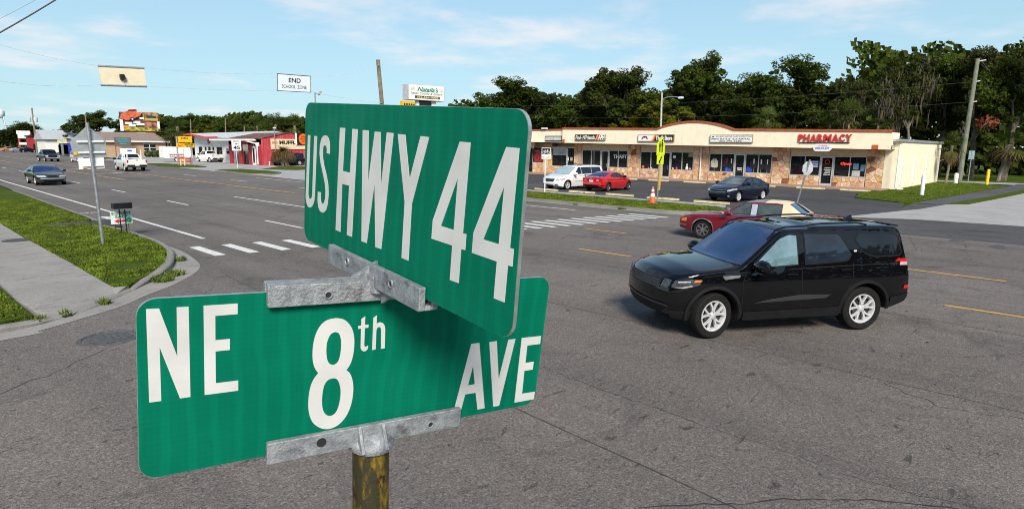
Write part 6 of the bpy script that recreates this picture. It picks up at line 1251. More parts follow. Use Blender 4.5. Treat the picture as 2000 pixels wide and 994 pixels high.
    def top_patch(s, d0, d1, k0, k1, off=.006, nx=10, ny=12, bulge=0):
        vs, fs = [], []
        for i in range(nx+1):
            t = i/nx; kk = k0+(k1-k0)*t
            for j in range(ny+1):
                u = -1+2*j/ny; dd = d0+(d1-d0)*t; d = dd-bulge*(1-u*u)*(1-t); y = u*kk*s.side(d, s.ztop(d)-s.crown); z = s.zc(d, y); sl = (s.ztop(d+.03)-s.ztop(d-.03))/.06; nn = Vector((sl, 0, 1)).normalized()*off; vs.append((s.X(d, y, z)+nn.x, y, z+nn.z))
        for i in range(nx):
            for j in range(ny): fs.append((i*(ny+1)+j, i*(ny+1)+j+1, (i+1)*(ny+1)+j+1, (i+1)*(ny+1)+j))
        return MB().add(vs, fs)
    def end_patch(s, P, front=True, off=.008, ny=8, nz=3):
        y0, y1 = min(p[0] for p in P), max(p[0] for p in P); vs, fs = [], []; n = len(P); d = 0 if front else s.L
        for i in range(ny+1):
            y = min(max(y0+(y1-y0)*i/ny, y0+1e-4), y1-1e-4); zs = []
            for k in range(n):
                (a, b), (c, e) = P[k], P[(k+1) % n]
                if (a-y)*(c-y) <= 0 and a != c: zs.append(b+(e-b)*(y-a)/(c-a))
            lo, hi = min(zs), max(zs)
            for j in range(nz+1): z = lo+(hi-lo)*j/nz; vs.append((s.X(d, y, z)+(off if front else -off), y, z))
        for i in range(ny):
            for j in range(nz): q = (i*(nz+1)+j, (i+1)*(nz+1)+j, (i+1)*(nz+1)+j+1, i*(nz+1)+j+1); fs.append(q if front else q[::-1])
        return MB().add(vs, fs)
    def line(s, P, sgn, w=.008, off=.004):          # shut line on the side
        vs, fs = [], []; Q = []
        for (a, b), (c, e) in zip(P, P[1:]):
            n = max(2, int(math.hypot(c-a, e-b)/.06)); Q += [(a+(c-a)*k/n, b+(e-b)*k/n) for k in range(n)]
        Q.append(P[-1])
        for i, (d, z) in enumerate(Q):
            a, b = Q[max(0, i-1)], Q[min(len(Q)-1, i+1)]; t = Vector((b[0]-a[0], b[1]-a[1])).normalized(); nx_, nz_ = -t.y*w/2, t.x*w/2
            for k in (-1, 1): dd, zz = d+nx_*k, z+nz_*k; y = s.side(dd, zz)+off; vs.append((s.X(dd, y, zz), sgn*y, zz))
        fs = [(2*i, 2*i+1, 2*i+3, 2*i+2) for i in range(len(Q)-1)]; return MB().add(vs, fs)
def wheel_mesh(r_, w, spokes, kind, rim_m, rr=.66):
    t = MB(); rw = r_*rr
    t.lathe([(rw, -w*.40), (rw+.02, -w*.47), (r_*.90, -w*.5), (r_*.975, -w*.42), (r_, -w*.30), (r_, w*.30), (r_*.975, w*.42), (r_*.90, w*.5), (rw+.02, w*.47), (rw, w*.40)], axis='Y', seg=40)
    ty_ = t.mesh('tyre', TYRE, True); m = MB()
    m.lathe([(rw+.006, w*.40), (rw+.004, w*.455), (rw-.015, w*.45), (rw-.03, w*.36), (rw-.035, -w*.3)], axis='Y', seg=40)
    m.lathe([(.001, w*.40), (r_*.10, w*.40), (r_*.15, w*.36), (r_*.17, w*.25)], axis='Y', seg=20)
    for k in range(spokes):
        a0 = 2*math.pi*k/spokes
        for br in ((-1, 1) if kind == 'split' else (0,)):
            a1 = a0+br*math.pi/spokes*.52; hw0, hw1 = r_*(.055 if kind != 'blade' else .10), r_*(.06 if kind != 'blade' else .13)
            A = Vector((math.sin(a0), 0, math.cos(a0))); B = Vector((math.sin(a1), 0, math.cos(a1))); Md = Vector((math.sin(a0+(a1-a0)*.55), 0, math.cos(a0+(a1-a0)*.55)))
            P = [A*r_*.10, Md*r_*.36, B*(rw-.012)]; tt = Vector((A.z, 0, -A.x)); ys = (w*.385, w*.40, w*.43); vs = []
            for p, h, y in zip(P, (hw0, hw0*.9, hw1), ys):
                vs += [p-tt*h+Vector((0, y-.035, 0)), p-tt*h*.8+Vector((0, y, 0)), p+tt*h*.8+Vector((0, y, 0)), p+tt*h+Vector((0, y-.035, 0))]
            m.add(vs, [(i*4+j, i*4+j+1, i*4+4+j+1, i*4+4+j) for i in range(2) for j in range(3)])
    rim = m.mesh('rim', rim_m, True, 40); b = MB(); b.lathe([(.001, w*.12), (rw-.03, w*.12)], axis='Y', seg=28); b.lathe([(.05, w*.20), (rw*.62, w*.20)], axis='Y', seg=28); disc = b.mesh('brake_disc', M('brake_dark', (.035, .035, .037), .5, .4, obj=True)); return ty_, rim, disc
def make_car(spec, name, label, cat, contact_f, contact_r=None, heading=None, near='left', group=None, body_m=None, gl=None, steer=0, detail=2):
    c = Car(**spec['shape']); root = empty(name, (0, 0, 0), 0, label, cat, group); gl = gl or {}
    me = c.body(); me.materials.append(body_m); me.materials.append(WELL)
    ob = bpy.data.objects.new('tmp_body', me); col.objects.link(ob); cut = MB(); hx = c.wb/2
    for sx in (hx, -hx):
        for sy in (-1, 1): y0, y1 = sorted((sy*(c.W/2-.30), sy*(c.W/2+.2))); cut.lathe([(.001, y0), (c.arch, y0), (c.arch, y1), (.001, y1)], (sx, 0, c.wr+spec.get('arch_up', .01)), 'Y', 32)
    for lo, hi in spec.get('cutboxes', ()): cut.box(lo, hi)
    cm = cut.mesh('cutter', WELL); bmx = bmesh.new(); bmx.from_mesh(cm); bmesh.ops.remove_doubles(bmx, verts=bmx.verts, dist=.0015); bmesh.ops.recalc_face_normals(bmx, faces=bmx.faces); bmx.to_mesh(cm); bmx.free()
    cob = bpy.data.objects.new('tmp_cut', cm); col.objects.link(cob); md = ob.modifiers.new('b', 'BOOLEAN'); md.operation = 'DIFFERENCE'; md.object = cob; md.solver = 'EXACT'; md.material_mode = 'TRANSFER'
    dg = bpy.context.evaluated_depsgraph_get(); nb = bpy.data.meshes.new_from_object(ob.evaluated_get(dg)); bpy.data.objects.remove(ob); bpy.data.objects.remove(cob)
    nb.polygons.foreach_set('use_smooth', [True]*len(nb.polygons)); nb.set_sharp_from_angle(angle=R(32)); body = link('body', nb, root)
    def add(nm, mb, m, par=None, smooth=True): return mb.build(nm, m, par or root, smooth)
    G_ = lambda k: gl.get(k, gl.get('all', GL_DK))
    for sgn in (-1, 1):
        for i, P in enumerate(spec.get('side_windows', ())):
            d0, d1, z0, z1 = min(p[0] for p in P), max(p[0] for p in P), min(p[1] for p in P), max(p[1] for p in P); cx, cz = (d0+d1)/2, (z0+z1)/2; e = .022
            Q = [(cx+(a-cx)*(1+2*e/(d1-d0)), cz+(b-cz)*(1+2*e/(z1-z0))) for a, b in P]
            add('window_seal', c.side_patch(Q, sgn, .004), spec.get('seal', PLASTIC)); add('side_window', c.side_patch(P, sgn, .008), G_('side%d' % i))
        for P in spec.get('seams', ()): add('door_gap', c.line(P, sgn), SEAM)
        for P in spec.get('body_lines', ()): add('body_crease', c.line(P, sgn, .012), SEAM)
        for P, m_, nm in spec.get('side_parts', ()): add(nm, c.side_patch(P, sgn, .012), m_)
        for d, z in spec.get('handles', ()):
            y = c.side(d, z); add('door_handle', MB().cbox((c.X(d, y, z)-.11, sgn*(y+.004), z-.017), (.22, 0, 0), (0, 0, .034), (0, sgn*.035, 0), .012), spec.get('handle_m', body_m), None, False)
        if 'mirror' in spec:
            d, z, k = spec['mirror']; y = c.side(d, z); x = c.X(d, y, z)
            b = MB(); b.lathe([(.001, -.13*k), (.07*k, -.115*k), (.105*k, -.03*k), (.10*k, .06*k), (.06*k, .125*k), (.001, .14*k)], (0, 0, 0), 'Y', 14); vs = [(x+v[0]*.9+.02, sgn*(y+.17*k)+v[1], z+.05+v[2]*.85) for v in b.v]
            mo = add('mirror', MB().add(vs, b.f), spec.get('mirror_m', body_m)); add('mirror_arm', MB().obox((x-.04, sgn*(y-.02), z-.03), (.08, 0, 0), (0, sgn*.14*k, .02), (0, 0, .05)), PLASTIC, mo, False)
    for d0, d1, k0, k1, nm, key, bl in spec.get('top_panes', ()): add('pane_seal', c.top_patch(d0-.02*(1 if d1 > d0 else -1), d1+.02*(1 if d1 > d0 else -1), min(.985, k0+.03), min(.985, k1+.03), .003, bulge=bl), PLASTIC); add(nm, c.top_patch(d0, d1, k0, k1, .007, bulge=bl), G_(key))
    for P, fr_, m_, nm in spec.get('end_parts', ()):
        o = c.end_patch([(-y, z) for y, z in P] if nm.startswith('R:') else P, fr_, spec.get('end_off', .010) if not nm.endswith('+') else .02); add(nm.replace('R:', '').replace('+', ''), o, m_)
    for nm, fn, m_ in spec.get('extra', ()): add(nm, fn(c), m_)
    ty_, rim, disc = wheel_mesh(c.wr, spec.get('tw', .22), *spec.get('wheel', (5, 'blade', RIM))); hy = c.W/2-spec.get('tw', .22)/2-spec.get('inset', .03)
    for sx in (hx, -hx):
        for sy in (1, -1):
            w = empty('wheel', (sx, sy*hy, c.wr), 0 if sy > 0 else math.pi); w.parent = root
            if sx > 0 and steer: w.rotation_euler[2] += steer
            _link0('tyre', ty_, w); _link0('rim', rim, w); _link0('brake_disc', disc, w)
    # stand it on the ground from the tyre contact seen in the photograph
    sgn = 1 if near == 'left' else -1
    if contact_r is not None:
        f_, r_ = Vector(contact_f), Vector(contact_r); hd = (f_-r_); hd.z = 0; hd.normalize(); midp = (f_+r_)/2
    else: hd = Vector(heading).normalized(); midp = Vector(contact_f)-hd*hx
    lat = Vector((-hd.y, hd.x, 0)); pos = midp-lat*sgn*(c.W/2-.12); root.location = (pos.x, pos.y, spec.get('z', .004)); root.rotation_euler = (0, 0, math.atan2(hd.y, hd.x)); k_ = spec.get('scale', 1.0); root.scale = (k_, k_, k_); return root
def lampbox(d0, d1, z0, z1): return [(d0, z0), (d1, z0), (d1, z1), (d0, z1)]

# ---------------------------------------------------------------- black SUV
BLACKP = paint('black_car_paint', (.003, .003, .004), 0, .2)
def roofbar(c, sgn):
    P = []
    for k in range(12):
        d = 1.95+2.0*k/11; z = c.ztop(d)-.035+(.035 if 0 < k < 11 else 0); y = c.side(d, c.ztop(d)-c.crown)*.90; P.append((c.X(d, y, z), sgn*y, z+.01))
    return MB().tube(P, .016, 6)
def arch_trim(c, sx, sgn, w=.055, dk=0.0):
    vs, fs = [], []; n = 26
    for k in range(n+1):
        a = R(-18+216*k/n)
        for rr, oy in ((c.arch-.004, .002), (c.arch+.006, .022), (c.arch+w, .016), (c.arch+w+.008, .0)):
            x, z = sx+rr*math.cos(a), c.wr+.01+rr*math.sin(a); d = c.fo+c.wb/2-x; z = max(z, c.zbot(d)); y = c.side(d, z)+oy; vs.append((x-(0), sgn*y, z))
    for k in range(n):
        for j in range(3): q = (k*4+j, k*4+j+1, k*4+j+5, k*4+j+4); fs.append(q if sgn > 0 else q[::-1])
    return MB().add(vs, fs)
suv = dict(shape=dict(L=4.80, W=2.0, wb=2.923, fo=.90, wr=.395, arch=.46, belt=1.13, roof=1.86, zm=.78, tuck=.05, shoulder=.035, wtop=.77, crown=.045, corner=.05, sm=.04,
        top=[(0, .95), (.04, 1.05), (.12, 1.11), (.55, 1.19), (1.28, 1.24), (1.40, 1.255), (2.12, 1.80), (2.30, 1.845), (2.75, 1.855), (2.90, 1.89), (3.6, 1.895), (4.35, 1.885), (4.62, 1.865), (4.67, 1.74), (4.72, 1.48), (4.80, 1.12)],
        bot=[(0, .42), (.25, .36), (.55, .33), (1.4, .33), (3.4, .34), (4.2, .36), (4.55, .44), (4.80, .52)], kf=.18, df=.75, kr=.06, dr=.5, bowf=.18, bowr=.05,
        front=[(.30, .14), (.45, .04), (.62, .0), (.80, .01), (.98, .05), (1.15, .12)], rear=[(.4, .10), (.6, .0), (.95, .01), (1.1, .03), (1.9, .05)]),
    side_windows=[[(1.58, 1.20), (2.46, 1.235), (2.46, 1.715), (2.32, 1.73), (2.12, 1.66)], [(2.62, 1.24), (3.38, 1.27), (3.47, 1.30), (3.52, 1.38), (3.30, 1.72), (2.62, 1.74)], [(3.64, 1.62), (3.78, 1.42), (3.88, 1.36), (4.02, 1.335), (4.56, 1.345), (4.64, 1.40), (4.54, 1.70), (3.66, 1.725)]],
    seams=[[(1.42, .42), (1.40, .95), (1.48, 1.16)], [(2.54, .40), (2.53, 1.22)], [(3.56, 1.24), (3.54, .98), (3.44, .76)]], body_lines=[[(.62, 1.07), (1.4, 1.125), (2.6, 1.165), (3.7, 1.19), (4.66, 1.20)]],
    side_parts=[([(1.45, .30), (3.34, .30), (3.34, .47), (1.45, .45)], PLASTIC, 'sill_cladding'), ([(1.62, .60), (3.06, .64), (3.12, .70), (2.5, .72), (1.9, .66)], M('painted_highlight', (.16, .17, .18), .15, .9, var=.02, obj=True), 'side_highlight'), ([(1.06, 1.02), (1.34, 1.05), (1.36, 1.09), (1.02, 1.085)], M('vent_silver', (.36, .36, .36), .3, .7, obj=True), 'fender_vent'),  # silver patch on the doors paints in the sky highlight of the body side
        ([(4.44, 1.235), (4.78, 1.22), (4.78, 1.27), (4.52, 1.285)], TAIL, 'tail_light'), ([(4.56, 1.165), (4.78, 1.155), (4.78, 1.215), (4.58, 1.225)], M('reverse_lens', (.42, .30, .30), .2, obj=True), 'reverse_light'), ([(3.58, 1.42), (3.64, 1.42), (3.64, 1.445), (3.58, 1.445)], SIGNW, 'pillar_badge'), ([(4.38, .40), (4.80, .5), (4.80, .66), (4.36, .60)], PLASTIC, 'rear_bumper_trim'), ([(4.66, .74), (4.79, .74), (4.79, .80), (4.66, .80)], TAIL, 'reflector'),
        ([(.0, .36), (.34, .34), (.42, .50), (.0, .50)], PLASTIC, 'bumper_corner'), ([(.02, .90), (.20, .885), (.56, .95), (.62, 1.03), (.40, 1.04), (.05, 1.01)], LAMPD, 'headlight'), ([(.42, .99), (.57, 1.0), (.60, 1.03), (.46, 1.03)], AMBER, 'turn_signal'), ([(.05, .895), (.22, .885), (.42, .925), (.40, .94), (.2, .905)], LAMP, 'light_strip'), ([(.12, .975), (.36, .99), (.36, 1.012), (.12, .997)], LAMP, 'light_row')],
    handles=[(2.32, 1.075), (3.38, 1.12)], mirror=(1.66, 1.20, 1.25), mirror_m=BLACKP,
    top_panes=[(1.42, 2.16, .93, .95, 'windshield', 'front', .10), (4.70, 4.64, .9, .9, 'rear_window', 'all', 0)],
    end_parts=[([(-.62, .83), (.62, .83), (.66, .99), (-.66, .99)], True, PLASTIC, 'grille'), ([(.62, .88), (.80, .88), (.84, 1.02), (.66, 1.02)], True, LAMPD, 'headlight'), ([(.62, .88), (.80, .88), (.84, 1.02), (.66, 1.02)], True, LAMPD, 'R:headlight'), ([(-.75, .40), (.75, .40), (.80, .56), (-.80, .56)], True, PLASTIC, 'lower_intake'), ([(-.85, .56), (.85, .56), (.85, .60), (-.85, .60)], True, M('skid_grey', (.06, .06, .065), .4, .4, obj=True), 'bumper_bar+'),
        ([(-.25, .80), (.25, .80), (.25, .92), (-.25, .92)], False, PLATE, 'number_plate')]+[([(-.60, z), (.60, z), (.60, z+.016), (-.60, z+.016)], True, M('grille_grey', (.09, .09, .10), .3, .5, obj=True), 'grille_bar+') for z in (.855, .89, .925, .96)],
    extra=[('roof_rail', lambda c: roofbar(c, 1), BLACKP), ('roof_rail', lambda c: roofbar(c, -1), BLACKP), ('antenna_fin', lambda c: MB().add([(c.X(4.05, 0, 1.9), -.03, 1.89), (c.X(4.05, 0, 1.9), .03, 1.89), (c.X(4.25, 0, 1.9), .03, 1.88), (c.X(4.25, 0, 1.9), -.03, 1.88), (c.X(4.22, 0, 1.9), 0, 1.97)], [(0, 1, 4), (1, 2, 4), (2, 3, 4), (3, 0, 4)]), BLACKP), ('rear_spoiler', lambda c: MB().obox((c.X(4.50, 0, 1.8), -.64, 1.845), (0, 1.28, 0), (-.20, 0, -.03), (0, 0, .024)), BLACKP),
        ('sunroof', lambda c: c.top_patch(2.40, 2.86, .72, .72, .005), GL_DK), ('sunroof', lambda c: c.top_patch(3.02, 3.8, .72, .72, .005), GL_DK), ('hood_gap', lambda c: c.line([(.12, 1.0), (.5, 1.10), (1.34, 1.165)], 1, .01), SEAM)]+[('arch_trim', (lambda sx, sg: lambda c: arch_trim(c, sx, sg))(sx, sg), PLASTIC) for sx in (2.923/2, -2.923/2) for sg in (1, -1)],
    wheel=(5, 'split', RIM), tw=.26, inset=.025, handle_m=BLACKP, scale=.96)
make_car(suv, 'black_suv', 'glossy black SUV with silver alloy wheels crossing the intersection', 'suv', G(1378, 661), G(1683, 643), near='left', body_m=BLACKP, gl={'all': GL_DK, 'front': GL_SKYBLUE, 'side0': GL_SKYPALE, 'side1': glass('rear_door_glass', (.012, .018, .028), .6)}, steer=R(12))

# ---------------------------------------------------------------- maroon sedan with cream roof
MAROON = paint('maroon_paint', (.17, .004, .012), .15, .3); CREAMV = M('cream_vinyl', (.66, .55, .38), .6, var=.06, bump=.2, bscale=60, obj=True)
cad = dict(shape=dict(L=5.27, W=1.89, wb=2.93, fo=1.02, wr=.335, arch=.375, belt=.93, roof=1.43, zm=.66, wtop=.73, crown=.05, corner=.05, sm=.09, top=[(0, .74), (.05, .82), (.5, .90), (1.55, .965), (1.70, .995), (2.36, 1.40), (2.62, 1.45), (3.5, 1.455), (3.80, 1.41), (4.30, 1.06), (4.40, 1.03), (5.15, 1.01), (5.27, .94)],
        bot=[(0, .34), (.5, .24), (4.5, .24), (5.27, .36)], kf=.20, df=.9, bowf=.16, front=[(.2, .1), (.45, 0), (.6, .02), (.8, .06)], rear=[(.2, .1), (.55, 0), (.9, .06), (1.1, .1)]),
    side_windows=[[(1.88, .985), (2.62, .995), (2.62, 1.36), (2.42, 1.36)], [(2.86, .995), (3.62, 1.0), (3.62, 1.355), (2.86, 1.365)]],
    seams=[[(1.62, .32), (1.60, .94)], [(2.74, .30), (2.74, .98)], [(3.66, .96), (3.52, .66), (3.5, .50)]], side_parts=[([(2.65, .985), (2.84, .99), (2.84, 1.345), (2.65, 1.345)], M('pillar_chrome', (.62, .64, .68), .25, .5, obj=True), 'pillar_trim'), ([(1.3, .945), (3.9, .95), (3.9, .968), (1.3, .963)], CHROME, 'belt_trim'), ([(.0, .45), (.34, .43), (.34, .48), (.0, .50)], CHROME, 'bumper_strip'), ([(.05, .60), (.32, .60), (.34, .72), (.08, .70)], AMBER, 'headlight'), ([(1.5, .25), (3.7, .25), (3.7, .31), (1.5, .31)], M('sill_grey', (.16, .13, .13), .4, .3, obj=True), 'sill_trim'), ([(5.0, .62), (5.26, .62), (5.26, .88), (5.1, .9)], TAIL, 'tail_light'),
        ([(3.64, .985), (4.36, .985), (4.30, 1.04), (3.95, 1.28), (3.78, 1.37), (3.64, 1.39)], CREAMV, 'vinyl_quarter')],
    handles=[(2.5, .80), (3.3, .81)], handle_m=M('handle_gold', (.45, .30, .12), .3, .7, obj=True), mirror=(1.92, .98, 1.0), top_panes=[(1.73, 2.33, .92, .92, 'windshield', 'front', .06)],
    end_parts=[([(-.45, .50), (.45, .50), (.45, .68), (-.45, .68)], True, CHROME, 'grille'), ([(.5, .54), (.84, .54), (.84, .68), (.5, .68)], True, LAMP, 'headlight'), ([(.5, .54), (.84, .54), (.84, .68), (.5, .68)], True, LAMP, 'R:headlight'), ([(-.8, .62), (.8, .62), (.8, .8), (-.8, .8)], False, TAIL, 'tail_light_band')],
    extra=[('vinyl_roof', lambda c: c.top_patch(3.05, 4.32, .998, .985, .006, 16, 14), CREAMV), ('rear_window', lambda c: c.top_patch(3.80, 4.30, .70, .74, .012), GL_SKYBLUE)]+[('arch_trim', (lambda sx, sg: lambda c: arch_trim(c, sx, sg, .03))(sx, sg), CHROME) for sx in (2.93/2, -2.93/2) for sg in (1, -1)],
    wheel=(7, 'blade', CHROME), tw=.21, scale=.95)
make_car(cad, 'maroon_sedan', 'maroon sedan with cream vinyl rear roof behind the black SUV', 'car', G(1367, 466), None, (-.13, 1, 0), 'left', body_m=MAROON, gl={'all': glass('sedan_glass', (.045, .065, .060), .7), 'front': GL_SKYBLUE})

# ---------------------------------------------------------------- white minivan
WHITEP = paint('white_car_paint', (.72, .72, .69), 0, .3)
van = dict(shape=dict(L=5.14, W=1.95, wb=3.08, fo=.98, wr=.34, arch=.39, belt=1.02, roof=1.74, zm=.72, wtop=.74, crown=.05, corner=.06, sm=.07, top=[(0, .82), (.05, .90), (.3, .98), (.95, 1.10), (1.08, 1.14), (1.95, 1.66), (2.2, 1.72), (3.2, 1.76), (4.6, 1.74), (4.85, 1.70), (4.98, 1.35), (5.14, 1.0)], bot=[(0, .30), (.4, .22), (4.6, .24), (5.14, .4)], kf=.22, df=.9, bowf=.2, front=[(.2, .1), (.45, 0), (.7, .04), (.9, .1), (1.1, .2)], rear=[(.3, .1), (.55, 0), (1.0, .02), (1.7, .05)]),
    side_windows=[[(1.66, 1.10), (2.42, 1.13), (2.42, 1.58), (2.2, 1.58)], [(2.50, 1.13), (3.55, 1.14), (3.55, 1.59), (2.50, 1.585)], [(3.62, 1.14), (4.68, 1.16), (4.60, 1.58), (3.62, 1.59)]], seams=[[(1.55, .3), (1.5, .9), (1.6, 1.1)], [(2.46, .3), (2.46, 1.12)], [(3.58, .4), (3.58, 1.12)]], side_parts=[([(1.7, .58), (3.5, .58), (3.5, .61), (1.7, .61)], PLASTIC, 'side_moulding'), ([(.08, .70), (.52, .74), (.60, .86), (.12, .82)], LAMP, 'headlight'), ([(.52, .745), (.58, .75), (.63, .86), (.58, .86)], TAIL, 'turn_signal'), ([(4.9, .8), (5.1, .8), (5.1, 1.1), (4.95, 1.1)], TAIL, 'tail_light')],
    handles=[(2.3, 1.0), (2.65, 1.0)], mirror=(1.62, 1.10, 1.25), top_panes=[(1.12, 1.92, .93, .93, 'windshield', 'front', .10)], end_parts=[([(-.42, .58), (.42, .58), (.50, .80), (-.50, .80)], True, M('grille_dark', (.035, .04, .05), .4, .3, obj=True), 'grille'), ([(.58, .66), (.84, .68), (.86, .82), (.60, .80)], True, LAMP, 'headlight'), ([(.58, .66), (.84, .68), (.86, .82), (.60, .80)], True, LAMP, 'R:headlight'), ([(-.35, .30), (.35, .30), (.35, .36), (-.35, .36)], True, PLASTIC, 'lower_intake'), ([(.52, .33), (.76, .33), (.76, .39), (.52, .39)], True, PLASTIC, 'fog_recess'), ([(.52, .33), (.76, .33), (.76, .39), (.52, .39)], True, PLASTIC, 'R:fog_recess')], wheel=(5, 'blade', RIM), tw=.22, z=.008, extra=[('roof_rack', lambda c: MB().box((-.9, -.62, 1.765), (.2, -.58, 1.80)).box((-.9, .58, 1.765), (.2, .62, 1.80)).box((-.3, -.62, 1.79), (-.24, .62, 1.82)), PLASTIC)])
make_car(van, 'white_minivan', 'white minivan with a sunshade parked facing the highway', 'minivan', G(1107, 371), None, (-1, .10, 0), 'left', body_m=WHITEP, gl={'front': GL_SHADE, 'all': glass('van_glass', (.010, .014, .028), .6)})

# ---------------------------------------------------------------- red coupe seen from behind
REDP = paint('red_car_paint', (.50, .006, .010), .05, .25)
cou = dict(shape=dict(L=4.52, W=1.80, wb=2.70, fo=.90, wr=.325, arch=.365, belt=.95, roof=1.38, zm=.66, wtop=.70, crown=.05, corner=.05, sm=.10, top=[(0, .62), (.08, .70), (.6, .83), (1.15, .93), (1.95, 1.30), (2.35, 1.385), (2.7, 1.385), (3.2, 1.28), (3.95, 1.06), (4.2, 1.03), (4.42, 1.02), (4.52, .92)], bot=[(0, .26), (.4, .2), (4.0, .22), (4.52, .36)], kf=.22, df=.9, kr=.16, dr=.8, bowf=.2, bowr=.12, rear=[(.2, .14), (.45, 0), (.7, .03), (.9, .0), (1.1, .05)]),
    side_windows=[[(1.55, .98), (2.55, 1.00), (2.55, 1.29), (2.35, 1.30), (2.0, 1.22)], [(2.62, 1.0), (3.36, 1.06), (3.0, 1.22), (2.62, 1.285)]], seams=[[(1.35, .3), (1.30, .8), (1.45, .95)], [(2.68, .98), (2.72, .6), (2.6, .3)]], side_parts=[([(4.05, .84), (4.5, .82), (4.5, .95), (4.2, .97)], TAIL, 'tail_light'), ([(4.2, .40), (4.5, .40), (4.5, .48), (4.25, .46)], PLASTIC, 'bumper_vent'), ([(.06, .58), (.45, .62), (.52, .70), (.1, .68)], LAMPD, 'headlight')], body_lines=[[(1.0, .75), (2.5, .80), (4.0, .84)]],
    handles=[(2.45, .84)], mirror=(1.72, .97, .95), mirror_m=PLASTIC, top_panes=[(1.22, 1.9, .92, .92, 'windshield', 'all', .08), (3.95, 3.12, .80, .84, 'rear_window', 'rear', 0)],
    end_parts=[([(.42, .80), (.74, .80), (.74, .94), (.55, .95)], False, TAIL, 'tail_light'), ([(.42, .80), (.74, .80), (.74, .94), (.55, .95)], False, TAIL, 'R:tail_light'), ([(.40, .74), (.62, .76), (.56, .86), (.44, .84)], False, LAMP, 'reverse_light'), ([(.40, .74), (.62, .76), (.56, .86), (.44, .84)], False, LAMP, 'R:reverse_light'), ([(-.17, .68), (.17, .68), (.17, .82), (-.17, .82)], False, PLATE, 'number_plate+'), ([(-.62, .36), (.62, .36), (.70, .50), (-.70, .50)], False, PLASTIC, 'rear_diffuser'), ([(-.06, .88), (.06, .88), (.06, .95), (-.06, .95)], False, CHROME, 'badge+')],
    extra=[('spoiler', lambda c: MB().obox((c.X(4.28, 0, 1.1), -.68, 1.12), (0, 1.36, 0), (-.16, 0, .02), (0, 0, .03)), SIGNBK), ('spoiler_post', lambda c: MB().box((c.X(4.40, 0, 1.1), -.62, 1.0), (c.X(4.34, 0, 1.1), -.58, 1.13)), SIGNBK), ('spoiler_post', lambda c: MB().box((c.X(4.40, 0, 1.1), .58, 1.0), (c.X(4.34, 0, 1.1), .62, 1.13)), SIGNBK), ('antenna_fin', lambda c: MB().obox((c.X(3.05, 0, 1.3), -.02, 1.33), (0, .04, 0), (-.14, 0, .05), (0, 0, .05)), REDP)],
    wheel=(5, 'split', M('two_tone_rim', (.22, .22, .23), .3, .8, obj=True)), tw=.23, z=.008)
make_car(cou, 'red_coupe', 'bright red coupe with rear spoiler parked nose toward the shops', 'car', G(1228, 371), G(1183, 375), near='right', body_m=REDP, gl={'all': glass('coupe_glass', (.02, .03, .032), .6), 'rear': GL_SKYBLUE})

# ---------------------------------------------------------------- dark blue sedan
NAVY = paint('navy_paint', (.008, .010, .028), .3, .25)
kia = dict(shape=dict(L=4.56, W=1.78, wb=2.70, fo=.90, wr=.32, arch=.36, belt=.95, roof=1.43, zm=.64, wtop=.70, crown=.05, corner=.05, sm=.09, top=[(0, .66), (.06, .76), (.5, .88), (1.0, .97), (1.1, 1.0), (1.95, 1.36), (2.3, 1.44), (2.8, 1.44), (3.3, 1.36), (4.0, 1.08), (4.4, 1.06), (4.56, .95)], bot=[(0, .26), (.4, .2), (4.0, .22), (4.56, .36)], kf=.24, df=.9, kr=.14, bowf=.22),
    side_windows=[[(1.50, 1.0), (2.42, 1.02), (2.42, 1.34), (2.2, 1.34), (1.95, 1.26)], [(2.50, 1.02), (3.25, 1.06), (3.1, 1.25), (2.80, 1.335), (2.50, 1.345)]], seams=[[(1.35, .3), (1.30, .8), (1.42, .97)], [(2.46, .3), (2.46, 1.0)], [(3.3, 1.04), (3.2, .75), (3.1, .6)]], handles=[(2.3, .86), (3.1, .90)], mirror=(1.58, 1.0, 1.05), side_parts=[([(.04, .66), (.5, .72), (.62, .80), (.1, .78)], LAMP, 'headlight')], top_panes=[(1.14, 1.92, .92, .92, 'windshield', 'front', .1), (4.0, 3.35, .8, .82, 'rear_window', 'all', 0)],
    end_parts=[([(-.52, .60), (.52, .60), (.56, .70), (-.56, .70)], True, PLASTIC, 'grille'), ([(-.56, .70), (.56, .70), (.56, .715), (-.56, .715)], True, CHROME, 'grille_trim'), ([(-.54, .585), (.54, .585), (.54, .60), (-.54, .60)], True, CHROME, 'grille_trim'), ([(.55, .62), (.76, .64), (.78, .76), (.57, .72)], True, LAMP, 'headlight'), ([(.55, .62), (.76, .64), (.78, .76), (.57, .72)], True, LAMP, 'R:headlight'), ([(-.6, .30), (.6, .30), (.65, .44), (-.65, .44)], True, PLASTIC, 'lower_intake'), ([(.6, .33), (.7, .33), (.7, .40), (.6, .40)], True, LAMP, 'fog_light')], wheel=(8, 'plain', RIM), tw=.2, z=.008)
make_car(kia, 'navy_sedan', 'dark navy sedan parked facing out in the middle of the lot', 'car', G(1441, 395), G(1486, 391), near='left', body_m=NAVY, gl={'front': glass('pale_windscreen', (.10, .12, .12), .7, .03, 1.6), 'all': glass('navy_glass', (.02, .03, .04), .6)})

